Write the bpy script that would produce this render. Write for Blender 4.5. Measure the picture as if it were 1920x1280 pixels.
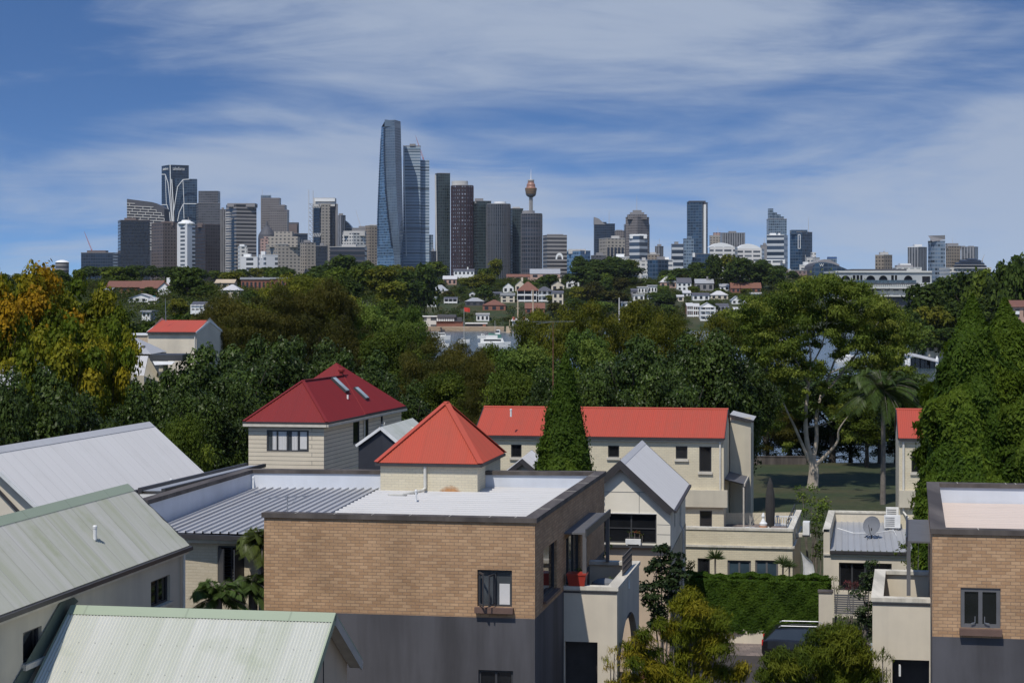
import bpy, math, random
import numpy as np
from mathutils import Vector, Matrix

for _o in list(bpy.data.objects):
    bpy.data.objects.remove(_o)
S = bpy.context.scene
COL = S.collection
R = math.radians

# ---------------------------------------------------------------- camera
HC = 15.3          # camera height above the street
F = 3500.0         # focal length in photo pixels (1920 wide)
HY = 557.0         # photo row of the horizon
cam_d = bpy.data.cameras.new("camera")
cam = bpy.data.objects.new("camera", cam_d)
COL.objects.link(cam)
cam.location = (0, 0, HC)
cam.rotation_euler = (R(90), 0, 0)
cam_d.sensor_width = 36.0
cam_d.lens = 36.0 * F / 1920.0
cam_d.shift_y = -(640.0 - HY) / 1920.0
cam_d.clip_start = 0.5
cam_d.clip_end = 60000
S.camera = cam

# ---------------------------------------------------------------- sun and sky
LD = Vector((0.28, 0.60, -1.0)).normalized()      # direction the sunlight travels
sun_d = bpy.data.lights.new("sun", 'SUN')
sun_d.energy = 3.6
sun_d.angle = R(0.5)
sun_d.color = (1.0, 0.945, 0.86)
sun = bpy.data.objects.new("sun", sun_d)
COL.objects.link(sun)
sun.location = (-60, -90, 220)
sun.rotation_euler = LD.to_track_quat('-Z', 'Y').to_euler()
SUN_EL = math.asin(-LD.z)

W = bpy.data.worlds.new("World")
S.world = W
W.use_nodes = True
def _world():
    nt = W.node_tree; N = nt.nodes; L = nt.links
    N.clear()
    out = N.new('ShaderNodeOutputWorld'); bg = N.new('ShaderNodeBackground')
    bg.inputs['Strength'].default_value = 0.10
    L.new(bg.outputs[0], out.inputs[0])
    tc = N.new('ShaderNodeTexCoord')
    # sky looked up a little higher than the view so the telephoto strip keeps its blue
    mp = N.new('ShaderNodeVectorMath'); mp.operation = 'MULTIPLY_ADD'
    mp.inputs[1].default_value = (1, 1, 3.6); mp.inputs[2].default_value = (0, 0, 0.10)
    L.new(tc.outputs['Generated'], mp.inputs[0])
    nz = N.new('ShaderNodeVectorMath'); nz.operation = 'NORMALIZE'
    L.new(mp.outputs[0], nz.inputs[0])
    sky = N.new('ShaderNodeTexSky'); sky.sky_type = 'NISHITA'; sky.sun_disc = False
    sky.sun_elevation = SUN_EL; sky.sun_rotation = math.atan2(-LD.x, -LD.y)
    sky.air_density = 1.0; sky.dust_density = 0.6; sky.ozone_density = 2.2; sky.altitude = 20
    L.new(nz.outputs[0], sky.inputs['Vector'])
    tint = N.new('ShaderNodeMixRGB'); tint.blend_type = 'MULTIPLY'; tint.inputs[0].default_value = 1
    tint.inputs[2].default_value = (0.64, 0.94, 1.26, 1)
    L.new(sky.outputs[0], tint.inputs[1])
    # cirrus: the direction projected on a high plane, stretched
    sep = N.new('ShaderNodeSeparateXYZ'); L.new(tc.outputs['Generated'], sep.inputs[0])
    def M(op, a, b=None, c=None):
        n = N.new('ShaderNodeMath'); n.operation = op
        for i, v in enumerate((a, b, c)):
            if v is None: continue
            if isinstance(v, (int, float)): n.inputs[i].default_value = v
            else: L.new(v, n.inputs[i])
        return n.outputs[0]
    den = M('ADD', M('ABSOLUTE', sep.outputs[1]), 0.15)
    u = M('DIVIDE', sep.outputs[0], den); v = M('DIVIDE', sep.outputs[2], den)
    cb = N.new('ShaderNodeCombineXYZ'); L.new(u, cb.inputs[0]); L.new(v, cb.inputs[1])
    def noise(scale, rot, sc, loc, detail, rough, dist=0.0):
        m = N.new('ShaderNodeMapping'); m.inputs['Scale'].default_value = sc
        m.inputs['Rotation'].default_value = (0, 0, rot); m.inputs['Location'].default_value = loc
        L.new(cb.outputs[0], m.inputs[0])
        n = N.new('ShaderNodeTexNoise'); n.inputs['Scale'].default_value = scale
        n.inputs['Detail'].default_value = detail; n.inputs['Roughness'].default_value = rough
        n.inputs['Distortion'].default_value = dist
        L.new(m.outputs[0], n.inputs['Vector'])
        return n.outputs[0]
    big = noise(1.0, R(14), (3.4, 11.0, 1), (5.1, 2.35, 0), 3, 0.5, 0.6)
    mid = noise(1.0, R(18), (4.5, 24.0, 1), (3.3, 2.0, 0), 6, 0.6, 1.2)
    fib = noise(1.0, R(24), (10.0, 70.0, 1), (1.3, 9.0, 0), 7, 0.65, 1.4)
    s = M('ADD', M('MULTIPLY', big, 0.75), M('MULTIPLY', mid, 0.38))
    s = M('ADD', s, M('MULTIPLY', fib, 0.13))
    s = M('ADD', s, M('MULTIPLY', u, 0.26))
    low = N.new('ShaderNodeMapRange'); low.interpolation_type = 'SMOOTHSTEP'
    low.inputs['From Min'].default_value = 0.09; low.inputs['From Max'].default_value = 0.0
    low.inputs['To Min'].default_value = 0.0; low.inputs['To Max'].default_value = 0.15
    L.new(v, low.inputs['Value']); s = M('ADD', s, low.outputs[0])
    rng = N.new('ShaderNodeMapRange'); rng.interpolation_type = 'SMOOTHSTEP'
    rng.inputs['From Min'].default_value = 0.50; rng.inputs['From Max'].default_value = 0.74
    rng.inputs['To Max'].default_value = 0.80
    L.new(s, rng.inputs['Value'])
    # the cirrus thins out towards the zenith
    zen = N.new('ShaderNodeMapRange'); zen.interpolation_type = 'SMOOTHSTEP'
    zen.inputs['From Min'].default_value = 0.50; zen.inputs['From Max'].default_value = 0.22
    L.new(sep.outputs[2], zen.inputs['Value'])
    mix = N.new('ShaderNodeMixRGB')
    mix.inputs[2].default_value = (4.4, 5.1, 6.3, 1)
    L.new(M('MULTIPLY', rng.outputs[0], zen.outputs[0]), mix.inputs[0]); L.new(tint.outputs[0], mix.inputs[1])
    L.new(mix.outputs[0], bg.inputs[0])
_world()
S.view_settings.view_transform = 'Standard'
S.view_settings.look = 'None'
S.view_settings.gamma = 1.0
S.view_settings.exposure = 0.0
S.render.engine = 'CYCLES'
S.cycles.max_bounces = 6
S.cycles.transparent_max_bounces = 8
S.cycles.volume_bounces = 0
S.cycles.use_denoising = True

# ---------------------------------------------------------------- helpers
def P(px, py, Y):
    """world point seen at photo pixel px,py when it stands Y metres away"""
    return Vector(((px - 960.0) * Y / F, Y, HC - (py - HY) * Y / F))
def Xat(px, Y): return (px - 960.0) * Y / F
def Zat(py, Y): return HC - (py - HY) * Y / F
E1 = Vector((0.985, -0.172, 0)); E2 = Vector((0.172, 0.985, 0)); EZ = Vector((0, 0, 1))
def along(P0, d, px):
    """metres along direction d from P0 to the vertical line seen at column px"""
    k = (px - 960.0) / F
    return (k * P0[1] - P0[0]) / (d[0] - k * d[1])

ORG = {}
def empty(name, loc, label, cat, group=None):
    o = bpy.data.objects.new(name, None)
    COL.objects.link(o)
    o.location = loc
    o.empty_display_size = 0.5
    ORG[o.name] = Vector(loc)
    return tag(o, label, cat, group)
def tag(o, label=None, cat=None, group=None, kind=None):
    if label: o['label'] = label
    if cat: o['category'] = cat
    if group: o['group'] = group
    if kind: o['kind'] = kind
    return o
def org_of(p):
    while p is not None:
        if p.name in ORG: return ORG[p.name]
        p = p.parent
    return Vector((0, 0, 0))

class MB:
    def __init__(self):
        self.v = []; self.f = []; self.uv = []
        self.sm = []
    def face(self, pts, uv=None, smooth=False):
        pts = [Vector(p) for p in pts]
        b = len(self.v)
        self.v += pts
        self.f.append(list(range(b, b + len(pts))))
        if uv is None:
            n = Vector((0, 0, 0))
            for i in range(len(pts)):
                a = pts[i]; c = pts[(i + 1) % len(pts)]
                n += Vector(((a.y - c.y) * (a.z + c.z), (a.z - c.z) * (a.x + c.x), (a.x - c.x) * (a.y + c.y)))
            if n.length < 1e-12: n = Vector((0, 0, 1))
            n.normalize()
            if abs(n.z) > 0.999: t = Vector((1, 0, 0)); w = Vector((0, 1, 0))
            else:
                t = EZ.cross(n).normalized(); w = n.cross(t)
            uv = [(p.dot(t), p.dot(w)) for p in pts]
        self.uv += [tuple(q) for q in uv]
        self.sm.append(smooth)
        return self
    def prism(self, poly, z0, z1, top=True, bottom=True):
        """poly: 2D points counter-clockwise seen from above"""
        n = len(poly)
        for i in range(n):
            a = poly[i]; b = poly[(i + 1) % n]
            self.face([(a[0], a[1], z0), (b[0], b[1], z0), (b[0], b[1], z1), (a[0], a[1], z1)])
        if top: self.face([(p[0], p[1], z1) for p in poly])
        if bottom: self.face([(p[0], p[1], z0) for p in reversed(poly)])
        return self
    def box(self, c, sx, sy, sz, ex=Vector((1, 0, 0)), ey=Vector((0, 1, 0)), ez=EZ):
        """box centred on c with half axes along ex, ey, ez (full sizes sx, sy, sz)"""
        c = Vector(c); X = Vector(ex) * sx / 2; Y = Vector(ey) * sy / 2; Z = Vector(ez) * sz / 2
        q = lambda a, b, d: c + X * a + Y * b + Z * d
        for fs in (((-1,-1,-1),(1,-1,-1),(1,-1,1),(-1,-1,1)), ((1,-1,-1),(1,1,-1),(1,1,1),(1,-1,1)),
                   ((1,1,-1),(-1,1,-1),(-1,1,1),(1,1,1)), ((-1,1,-1),(-1,-1,-1),(-1,-1,1),(-1,1,1)),
                   ((-1,-1,1),(1,-1,1),(1,1,1),(-1,1,1)), ((-1,1,-1),(1,1,-1),(1,-1,-1),(-1,-1,-1))):
            self.face([q(*s) for s in fs])
        return self
    def bar(self, a, b, w, h=None, up=EZ):
        """rectangular bar from a to b"""
        a = Vector(a); b = Vector(b); d = (b - a)
        L = d.length; d.normalize()
        up = Vector(up)
        if abs(d.dot(up)) > 0.98: up = Vector((0, 1, 0))
        s = d.cross(up).normalized(); u = s.cross(d)
        return self.box((a + b) / 2, w, L, h or w, s, d, u)
    def tube(self, pts, r, n=8, caps=True):
        """tube through points; r a number or one per point"""
        pts = [Vector(p) for p in pts]
        rs = r if isinstance(r, (list, tuple)) else [r] * len(pts)
        rings = []
        prev = None
        for i, p in enumerate(pts):
            d = (pts[min(i + 1, len(pts) - 1)] - pts[max(i - 1, 0)]).normalized()
            ref = prev if prev is not None else (Vector((1, 0, 0)) if abs(d.x) < 0.9 else Vector((0, 1, 0)))
            s = (ref - d * ref.dot(d)).normalized(); prev = s
            t = d.cross(s)
            rings.append([p + (s * math.cos(2 * math.pi * k / n) + t * math.sin(2 * math.pi * k / n)) * rs[i] for k in range(n)])
        for i in range(len(rings) - 1):
            for k in range(n):
                k2 = (k + 1) % n
                self.face([rings[i][k], rings[i][k2], rings[i + 1][k2], rings[i + 1][k]], smooth=True)
        if caps:
            self.face(list(reversed(rings[0]))); self.face(rings[-1])
        return self
    def lathe(self, c, prof, n=16, sx=1.0, sy=1.0, a0=0.0):
        """surface of revolution, prof = [(r, z)...] from bottom to top, about the vertical through c"""
        c = Vector(c)
        rings = [[c + Vector((r * sx * math.cos(a0 + 2 * math.pi * k / n), r * sy * math.sin(a0 + 2 * math.pi * k / n), z)) for k in range(n)] for r, z in prof]
        per = 2 * math.pi * max(r for r, z in prof)
        for i in range(len(rings) - 1):
            for k in range(n):
                k2 = (k + 1) % n
                u0, u1 = per * k / n, per * (k + 1) / n
                z0, z1 = c.z + prof[i][1], c.z + prof[i + 1][1]
                self.face([rings[i][k], rings[i][k2], rings[i + 1][k2], rings[i + 1][k]],
                          uv=[(u0, z0), (u1, z0), (u1, z1), (u0, z1)], smooth=True)
        if prof[-1][0] > 1e-4: self.face(rings[-1])
        return self
    def build(self, name, mat, parent=None, keep=False):
        o_ = org_of(parent) if parent is not None else Vector((0, 0, 0))
        me = bpy.data.meshes.new(name)
        me.from_pydata([tuple(v - o_) for v in self.v], [], self.f)
        uvl = me.uv_layers.new(name="UV")
        flat = np.array(self.uv, dtype=np.float32).ravel()
        uvl.data.foreach_set('uv', flat)
        me.polygons.foreach_set('use_smooth', self.sm)
        if isinstance(mat, str): mat = MAT[mat]
        me.materials.append(mat)
        me.update()
        o = bpy.data.objects.new(name, me)
        COL.objects.link(o)
        if parent is not None: o.parent = parent
        return o

def wall(mb, P0, P1, z0, z1, ops=(), depth=0.12, top=None):
    """outer face of a wall seen from the right-hand side of P0->P1, with openings (a0,a1,b0,b1)"""
    P0 = Vector((P0[0], P0[1], 0)); P1 = Vector((P1[0], P1[1], 0))
    d = P1 - P0; L = d.length; d.normalize(); n = Vector((d.y, -d.x, 0))
    xs = sorted(set([0, L] + [min(max(v, 0), L) for o in ops for v in o[:2]]))
    zs = sorted(set([z0, z1] + [min(max(v, z0), z1) for o in ops for v in o[2:4]]))
    q = lambda a, z, k=0.0: P0 + d * a + EZ * z - n * k
    for i in range(len(xs) - 1):
        for j in range(len(zs) - 1):
            ca = (xs[i] + xs[i + 1]) / 2; cz = (zs[j] + zs[j + 1]) / 2
            if any(o[0] < ca < o[1] and o[2] < cz < o[3] for o in ops): continue
            mb.face([q(xs[i], zs[j]), q(xs[i + 1], zs[j]), q(xs[i + 1], zs[j + 1]), q(xs[i], zs[j + 1])])
    for a0, a1, b0, b1 in [o[:4] for o in ops]:
        k = depth
        mb.face([q(a0, b0), q(a0, b0, k), q(a0, b1, k), q(a0, b1)][::-1])
        mb.face([q(a1, b0), q(a1, b0, k), q(a1, b1, k), q(a1, b1)])
        mb.face([q(a0, b0), q(a1, b0), q(a1, b0, k), q(a0, b0, k)])
        mb.face([q(a0, b1), q(a0, b1, k), q(a1, b1, k), q(a1, b1)])
    return mb

def opn(P0, P1, px0, px1, py0, py1):
    """opening on the wall P0->P1 covering photo columns px0..px1 and rows py0 (top)..py1 (bottom)"""
    d = (Vector((P1[0], P1[1], 0)) - Vector((P0[0], P0[1], 0))).normalized()
    a0 = along(P0, d, px0); a1 = along(P0, d, px1)
    Y = P0[1] + d.y * (a0 + a1) / 2
    return (a0, a1, Zat(py1, Y), Zat(py0, Y))

def window(root, P0, P1, o, depth=0.10, mull=1, trans=0, fw=0.06, frame='frame_dark', glass='glass_dark', sill=None, sill_h=0.08, sill_out=0.06, curtains=None, blind=None, louvre=False):
    """a window set in the opening o of the wall P0->P1: frame > pane, sill, curtain"""
    P0 = Vector((P0[0], P0[1], 0)); P1 = Vector((P1[0], P1[1], 0))
    d = (P1 - P0).normalized(); n = Vector((d.y, -d.x, 0))
    a0, a1, b0, b1 = o[:4]
    q = lambda a, z, k: P0 + d * a + EZ * z - n * k
    fr = MB(); k = depth
    t = 0.05
    def fb(u0, u1, w0, w1, kk=k, tt=t):
        fr.box(q((u0 + u1) / 2, (w0 + w1) / 2, kk), u1 - u0, tt, w1 - w0, d, n)
    e = 0.002
    fb(a0 + e, a1 - e, b0 + e, b0 + fw); fb(a0 + e, a1 - e, b1 - fw, b1 - e)
    fb(a0 + e, a0 + fw, b0 + fw, b1 - fw); fb(a1 - fw, a1 - e, b0 + fw, b1 - fw)
    for i in range(mull):
        m = a0 + (a1 - a0) * (i + 1) / (mull + 1)
        fb(m - fw / 2, m + fw / 2, b0 + fw, b1 - fw)
    for i in range(trans):
        m = b0 + (b1 - b0) * (i + 1) / (trans + 1)
        fb(a0 + fw, a1 - fw, m - fw * .35, m + fw * .35, k + .003)
    f = fr.build('window', frame, root)
    g = MB(); g.face([q(a0, b0, k + .015), q(a1, b0, k + .015), q(a1, b1, k + .015), q(a0, b1, k + .015)])
    g.build('pane', glass, f)
    if louvre:
        lv = MB(); nn = max(3, int((b1 - b0 - 2 * fw) / 0.09))
        for i in range(nn):
            z = b0 + fw + (i + .5) * (b1 - b0 - 2 * fw) / nn
            lv.box(q((a0 + a1) / 2, z, k - .005), a1 - a0 - 2 * fw, .055, .012, d, (n * .7 - EZ * .7).normalized(), (n * .7 + EZ * .7).normalized())
        lv.build('shutter', 'shutter_dark', f)
    if sill:
        s = MB(); s.box(q((a0 + a1) / 2, b0 - sill_h / 2 + .004, -sill_out / 2 + .01), a1 - a0 + .12, sill_out + .1, sill_h, d, n)
        s.build('sill', sill, f)
    if curtains:
        c = MB()
        for (c0, c1) in curtains:
            u0 = a0 + (a1 - a0) * c0; u1 = a0 + (a1 - a0) * c1; nn = max(4, int((u1 - u0) / .04))
            for i in range(nn):
                x0 = u0 + (u1 - u0) * i / nn; x1 = u0 + (u1 - u0) * (i + 1) / nn
                w0 = .0 if i % 2 else .012
                c.face([q(x0, b0 + fw, k + .012 - w0), q(x1, b0 + fw, k - w0 * 0 + .0), q(x1, b1 - fw, k + .0), q(x0, b1 - fw, k + .012 - w0)])
        c.build('curtain', 'curtain', f)
    if blind:
        c = MB(); u0 = a0 + (a1 - a0) * blind[0]; u1 = a0 + (a1 - a0) * blind[1]
        z0 = b0 + (b1 - b0) * blind[2]; z1 = b0 + (b1 - b0) * blind[3]
        c.face([q(u0, z0, k + .005), q(u1, z0, k + .005), q(u1, z1, k + .005), q(u0, z1, k + .005)])
        c.build('blind', 'curtain', f)
    return f

def sheet(mb, poly, eave, pitch=0.076, amp=0.009, kind='sine', n=4, lift=0.0):
    """corrugated sheet over a planar convex polygon; ribs run square to the eave direction"""
    poly = [Vector(p) for p in poly]
    u = Vector(eave).normalized()
    nn = Vector((0, 0, 0))
    for i in range(1, len(poly) - 1): nn += (poly[i] - poly[0]).cross(poly[i + 1] - poly[0])
    nn.normalize()
    if nn.z < 0: nn = -nn
    u = (u - nn * u.dot(nn)).normalized()
    w = nn.cross(u).normalized()
    o = poly[0]
    q2 = [((p - o).dot(u), (p - o).dot(w)) for p in poly]
    u0 = min(a for a, b in q2); u1 = max(a for a, b in q2)
    def span(x):
        lo, hi = 1e9, -1e9
        for i in range(len(q2)):
            a = q2[i]; b = q2[(i + 1) % len(q2)]
            if (a[0] - x) * (b[0] - x) <= 0 and abs(a[0] - b[0]) > 1e-9:
                t = (x - a[0]) / (b[0] - a[0]); y = a[1] + t * (b[1] - a[1])
                lo = min(lo, y); hi = max(hi, y)
        return lo, hi
    if kind == 'sine':
        xs = [(k / n, amp * math.sin(2 * math.pi * k / n)) for k in range(n)]
    elif kind == 'rib':     # flat pans with narrow standing ribs
        xs = [(0, 0), (0.80, 0), (0.84, amp), (0.96, amp)]
    prev = None
    m = int((u1 - u0) / pitch) + 1
    for i in range(m + 1):
        for fx, h in xs:
            x = u0 + (i + fx) * pitch
            if x < u0 + 1e-4: x = u0 + 1e-4
            if x > u1 - 1e-4:
                x = u1 - 1e-4
            lo, hi = span(x)
            if lo > hi: continue
            a = o + u * x + w * lo + nn * (h + lift); b = o + u * x + w * hi + nn * (h + lift)
            if prev is not None and x > prev[4] + 1e-5:
                mb.face([prev[0], a, b, prev[1]], uv=[(prev[4], prev[2]), (x, lo), (x, hi), (prev[4], prev[3])], smooth=(kind == 'sine'))
            prev = (a, b, lo, hi, x)
    return mb

# ---------------------------------------------------------------- materials
MAT = {}
class NT:
    def __init__(self, name):
        self.m = bpy.data.materials.new(name); self.m.use_nodes = True
        self.t = self.m.node_tree; self.N = self.t.nodes; self.L = self.t.links
        self.b = self.N['Principled BSDF']
        MAT[name] = self.m
    def n(self, t, **k):
        x = self.N.new(t)
        for a, v in k.items(): setattr(x, a, v)
        return x
    def set(self, node, **k):
        for a, v in k.items():
            a = a.replace('_', ' ')
            if hasattr(v, 'is_linked') or isinstance(v, bpy.types.NodeSocket): self.L.new(v, node.inputs[a])
            else: node.inputs[a].default_value = v
        return node
    def link(self, a, b): self.L.new(a, b)
    def math(self, op, a, b=None, c=None):
        n = self.N.new('ShaderNodeMath'); n.operation = op
        for i, v in enumerate((a, b, c)):
            if v is None: continue
            if isinstance(v, (int, float)): n.inputs[i].default_value = v
            else: self.L.new(v, n.inputs[i])
        return n.outputs[0]
    def mix(self, f, a, b, mode='MIX'):
        n = self.N.new('ShaderNodeMixRGB'); n.blend_type = mode
        for i, v in enumerate((f, a, b)):
            if isinstance(v, (int, float)): n.inputs[i].default_value = v
            elif isinstance(v, tuple): n.inputs[i].default_value = v if len(v) == 4 else v + (1,)
            else: self.L.new(v, n.inputs[i])
        return n.outputs[0]
    def coord(self, which='UV', scale=(1, 1, 1), rot=0.0):
        tc = self.n('ShaderNodeTexCoord')
        mp = self.n('ShaderNodeMapping'); mp.inputs['Scale'].default_value = scale
        mp.inputs['Rotation'].default_value = (0, 0, rot)
        self.link(tc.outputs[which], mp.inputs[0])
        return mp.outputs[0]
    def noise(self, co, scale, detail=4, rough=0.55, dist=0.0):
        n = self.n('ShaderNodeTexNoise'); self.link(co, n.inputs['Vector'])
        n.inputs['Scale'].default_value = scale; n.inputs['Detail'].default_value = detail
        n.inputs['Roughness'].default_value = rough; n.inputs['Distortion'].default_value = dist
        return n.outputs[0]
    def ramp(self, v, lo, hi, a=0.0, b=1.0):
        n = self.n('ShaderNodeMapRange')
        n.inputs['From Min'].default_value = lo; n.inputs['From Max'].default_value = hi
        n.inputs['To Min'].default_value = a; n.inputs['To Max'].default_value = b
        self.link(v, n.inputs['Value'])
        return n.outputs[0]
    def bump(self, h, strength=0.3, dist=0.01):
        n = self.n('ShaderNodeBump'); n.inputs['Strength'].default_value = strength
        n.inputs['Distance'].default_value = dist
        self.link(h, n.inputs['Height']); self.link(n.outputs[0], self.b.inputs['Normal'])
    def base(self, c, rough=0.7, metal=0.0, spec=None):
        if isinstance(c, tuple): self.b.inputs['Base Color'].default_value = c if len(c) == 4 else c + (1,)
        else: self.link(c, self.b.inputs['Base Color'])
        self.b.inputs['Roughness'].default_value = rough
        self.b.inputs['Metallic'].default_value = metal
        if spec is not None: self.b.inputs['Specular IOR Level'].default_value = spec

def plain(name, c, rough=0.7, metal=0.0, var=0.12, scale=3.0, spec=None, coord='Object', emit=None):
    t = NT(name)
    nz = t.noise(t.coord(coord), scale, 5, 0.6)
    f = t.ramp(nz, 0.3, 0.7, 1 - var, 1 + var)
    col = t.mix(1.0, c, f, 'MULTIPLY')
    t.base(col, rough, metal, spec)
    if emit: 
        t.b.inputs['Emission Color'].default_value = emit[:3] + (1,); t.b.inputs['Emission Strength'].default_value = emit[3]
    return t.m

def brick(name, c1, c2, mortar, bw=0.24, bh=0.086, ms=0.010, bump=0.5, stain=0.12, rough=0.85, tone=None):
    t = NT(name)
    co = t.coord('UV')
    b = t.n('ShaderNodeTexBrick'); t.link(co, b.inputs['Vector'])
    b.inputs['Color1'].default_value = c1 + (1,); b.inputs['Color2'].default_value = c2 + (1,)
    b.inputs['Mortar'].default_value = mortar + (1,)
    b.inputs['Scale'].default_value = 1.0; b.inputs['Mortar Size'].default_value = ms
    b.inputs['Mortar Smooth'].default_value = 0.3; b.inputs['Bias'].default_value = -0.1
    b.inputs['Brick Width'].default_value = bw; b.inputs['Row Height'].default_value = bh
    nz = t.noise(co, 0.9, 5, 0.6); nf = t.noise(co, 28.0, 3, 0.6)
    col = t.mix(1.0, b.outputs['Color'], t.ramp(nz, 0.3, 0.7, 1 - stain, 1 + stain), 'MULTIPLY')
    col = t.mix(1.0, col, t.ramp(nf, 0.3, 0.7, 0.93, 1.07), 'MULTIPLY')
    t.base(col, rough)
    t.bump(t.math('SUBTRACT', 1.0, b.outputs['Fac']), bump, 0.006)
    return t.m

def streaky(name, c, dark, rough=0.8, width=1.3, amount=0.5):
    """painted render with damp streaks running down from the top"""
    t = NT(name)
    a = t.noise(t.coord('UV', (width, 0.10, 1)), 1.0, 6, 0.6)
    b = t.noise(t.coord('UV', (0.5, 0.5, 1)), 1.0, 5, 0.6)
    f = t.math('MULTIPLY', t.ramp(a, 0.42, 0.62), amount)
    col = t.mix(f, c, dark)
    col = t.mix(1.0, col, t.ramp(b, 0.3, 0.7, 0.9, 1.1), 'MULTIPLY')
    t.base(col, rough)
    t.bump(t.noise(t.coord('UV'), 40, 3), 0.1, 0.004)
    return t.m

def metal_roof(name, c, dirt, dirt_amt=0.5, rough=0.45, sheet_w=0.76, streak=0.35, spots=0.3, metal=0.0, fix=None, lap_shade_w=.018, lap_shade_d=.35):
    """painted or zinc sheet: streaks down the fall, lap lines between sheets (wide ones paint rib shade), lichen patches"""
    t = NT(name)
    uv = t.n('ShaderNodeTexCoord').outputs['UV']
    sp = t.n('ShaderNodeSeparateXYZ'); t.link(uv, sp.inputs[0])
    st = t.noise(t.coord('UV', (2.4, 0.16, 1)), 1.0, 5, 0.65)
    cell = t.math('FLOOR', t.math('DIVIDE', sp.outputs[0], sheet_w))
    wn = t.n('ShaderNodeTexWhiteNoise', noise_dimensions='1D'); t.link(cell, wn.inputs['W'])
    f = t.math('ADD', t.math('MULTIPLY', t.ramp(st, 0.35, 0.65), streak), t.math('MULTIPLY', wn.outputs[0], streak * 0.6))
    pt = t.noise(t.coord('UV', (0.5, 0.5, 1)), 1.0, 6, 0.65)
    f = t.math('MINIMUM', t.math('ADD', t.math('MULTIPLY', f, dirt_amt), t.math('MULTIPLY', t.ramp(pt, 0.55, 0.72), spots)), 1.0)
    col = t.mix(f, c, dirt)
    lap = t.math('FRACT', t.math('DIVIDE', sp.outputs[0], sheet_w))
    ln = t.math('MULTIPLY', t.math('LESS_THAN', lap, lap_shade_w), lap_shade_d)
    col = t.mix(ln, col, tuple(x * 0.45 for x in c))
    if fix:
        # rows of roofing screws
        fu = t.math('ABSOLUTE', t.math('SUBTRACT', t.math('FRACT', t.math('DIVIDE', sp.outputs[0], 0.38)), 0.5))
        fv = t.math('ABSOLUTE', t.math('SUBTRACT', t.math('FRACT', t.math('DIVIDE', sp.outputs[1], fix)), 0.5))
        d = t.math('MULTIPLY', t.math('LESS_THAN', fu, 0.035), t.math('LESS_THAN', fv, 0.014 / fix * 1.2))
        col = t.mix(t.math('MULTIPLY', d, 0.6), col, tuple(x * 0.4 for x in c))
    t.base(col, rough, metal)
    return t.m

# walls
brick('brick_tan', (0.38, 0.225, 0.118), (0.50, 0.32, 0.18), (0.25, 0.17, 0.115), ms=0.0075, bump=0.7, stain=0.2)
brick('brick_cream', (0.62, 0.55, 0.40), (0.66, 0.59, 0.43), (0.50, 0.455, 0.35), ms=0.007, bump=0.5, stain=0.08)
brick('brick_cream_warm', (0.50, 0.43, 0.31), (0.54, 0.47, 0.35), (0.44, 0.38, 0.27), ms=0.007, bump=0.5, stain=0.08)
brick('brick_red', (0.30, 0.11, 0.065), (0.38, 0.15, 0.085), (0.30, 0.22, 0.18))
brick('paver', (0.17, 0.14, 0.13), (0.24, 0.19, 0.17), (0.10, 0.09, 0.085), bw=0.4, bh=0.4, ms=0.012, stain=0.3)
brick('weatherboard', (0.66, 0.58, 0.45), (0.67, 0.59, 0.46), (0.22, 0.20, 0.17), bw=50, bh=0.20, ms=0.014, bump=0.8, stain=0.06)
streaky('render_grey', (0.088, 0.086, 0.094), (0.045, 0.043, 0.046), amount=0.85, width=0.9)
streaky('render_cream', (0.66, 0.59, 0.47), (0.46, 0.42, 0.35), amount=0.35)
streaky('render_beige', (0.54, 0.43, 0.31), (0.40, 0.33, 0.25), amount=0.3)
streaky('render_white', (0.68, 0.66, 0.62), (0.5, 0.48, 0.45), amount=0.3)
streaky('panel_cream', (0.74, 0.69, 0.58), (0.6, 0.56, 0.48), amount=0.2)
streaky('render_khaki', (0.54, 0.49, 0.38), (0.38, 0.35, 0.29), amount=0.35)
streaky('panel_white', (0.62, 0.645, 0.69), (0.50, 0.52, 0.55), amount=0.3)
streaky('coping', (0.055, 0.045, 0.040), (0.17, 0.145, 0.125), amount=0.55, width=1.0)
streaky('coping_pale', (0.66, 0.62, 0.53), (0.35, 0.33, 0.28), amount=0.6, width=3.0)
plain('wall_black', (0.028, 0.030, 0.038), 0.6)
plain('frame_dark', (0.045, 0.046, 0.050), 0.5, var=0.1)
plain('frame_grey', (0.12, 0.12, 0.125), 0.5, var=0.1)
plain('trim_dark', (0.040, 0.037, 0.038), 0.5, var=0.2)
plain('trim_cream', (0.56, 0.52, 0.44), 0.6)
plain('trim_white', (0.72, 0.72, 0.70), 0.5)
plain('pipe_cream', (0.60, 0.58, 0.52), 0.4)
plain('sill_brown', (0.14, 0.085, 0.065), 0.7)
plain('curtain', (0.62, 0.61, 0.60), 0.9, var=0.05)
plain('white_paint', (0.74, 0.74, 0.72), 0.45)
plain('pot_red', (0.36, 0.04, 0.025), 0.4)
plain('terracotta', (0.42, 0.22, 0.13), 0.8)
plain('stone', (0.42, 0.34, 0.26), 0.9, var=0.25)
plain('steel', (0.35, 0.36, 0.38), 0.4, 0.7)
plain('dark_steel', (0.06, 0.06, 0.065), 0.45, 0.3)
plain('cloth_dark', (0.035, 0.033, 0.032), 0.9)
plain('cloth_blue', (0.03, 0.12, 0.45), 0.8)
plain('cloth_grey', (0.16, 0.17, 0.19), 0.8)
plain('timber_pale', (0.46, 0.42, 0.36), 0.8)
plain('timber_dark', (0.10, 0.09, 0.085), 0.8)
plain('flash_green', (0.075, 0.105, 0.085), 0.6)
plain('crane_red', (0.42, 0.12, 0.09), 0.6)
plain('flag_red', (0.6, 0.05, 0.03), 0.7)
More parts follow.
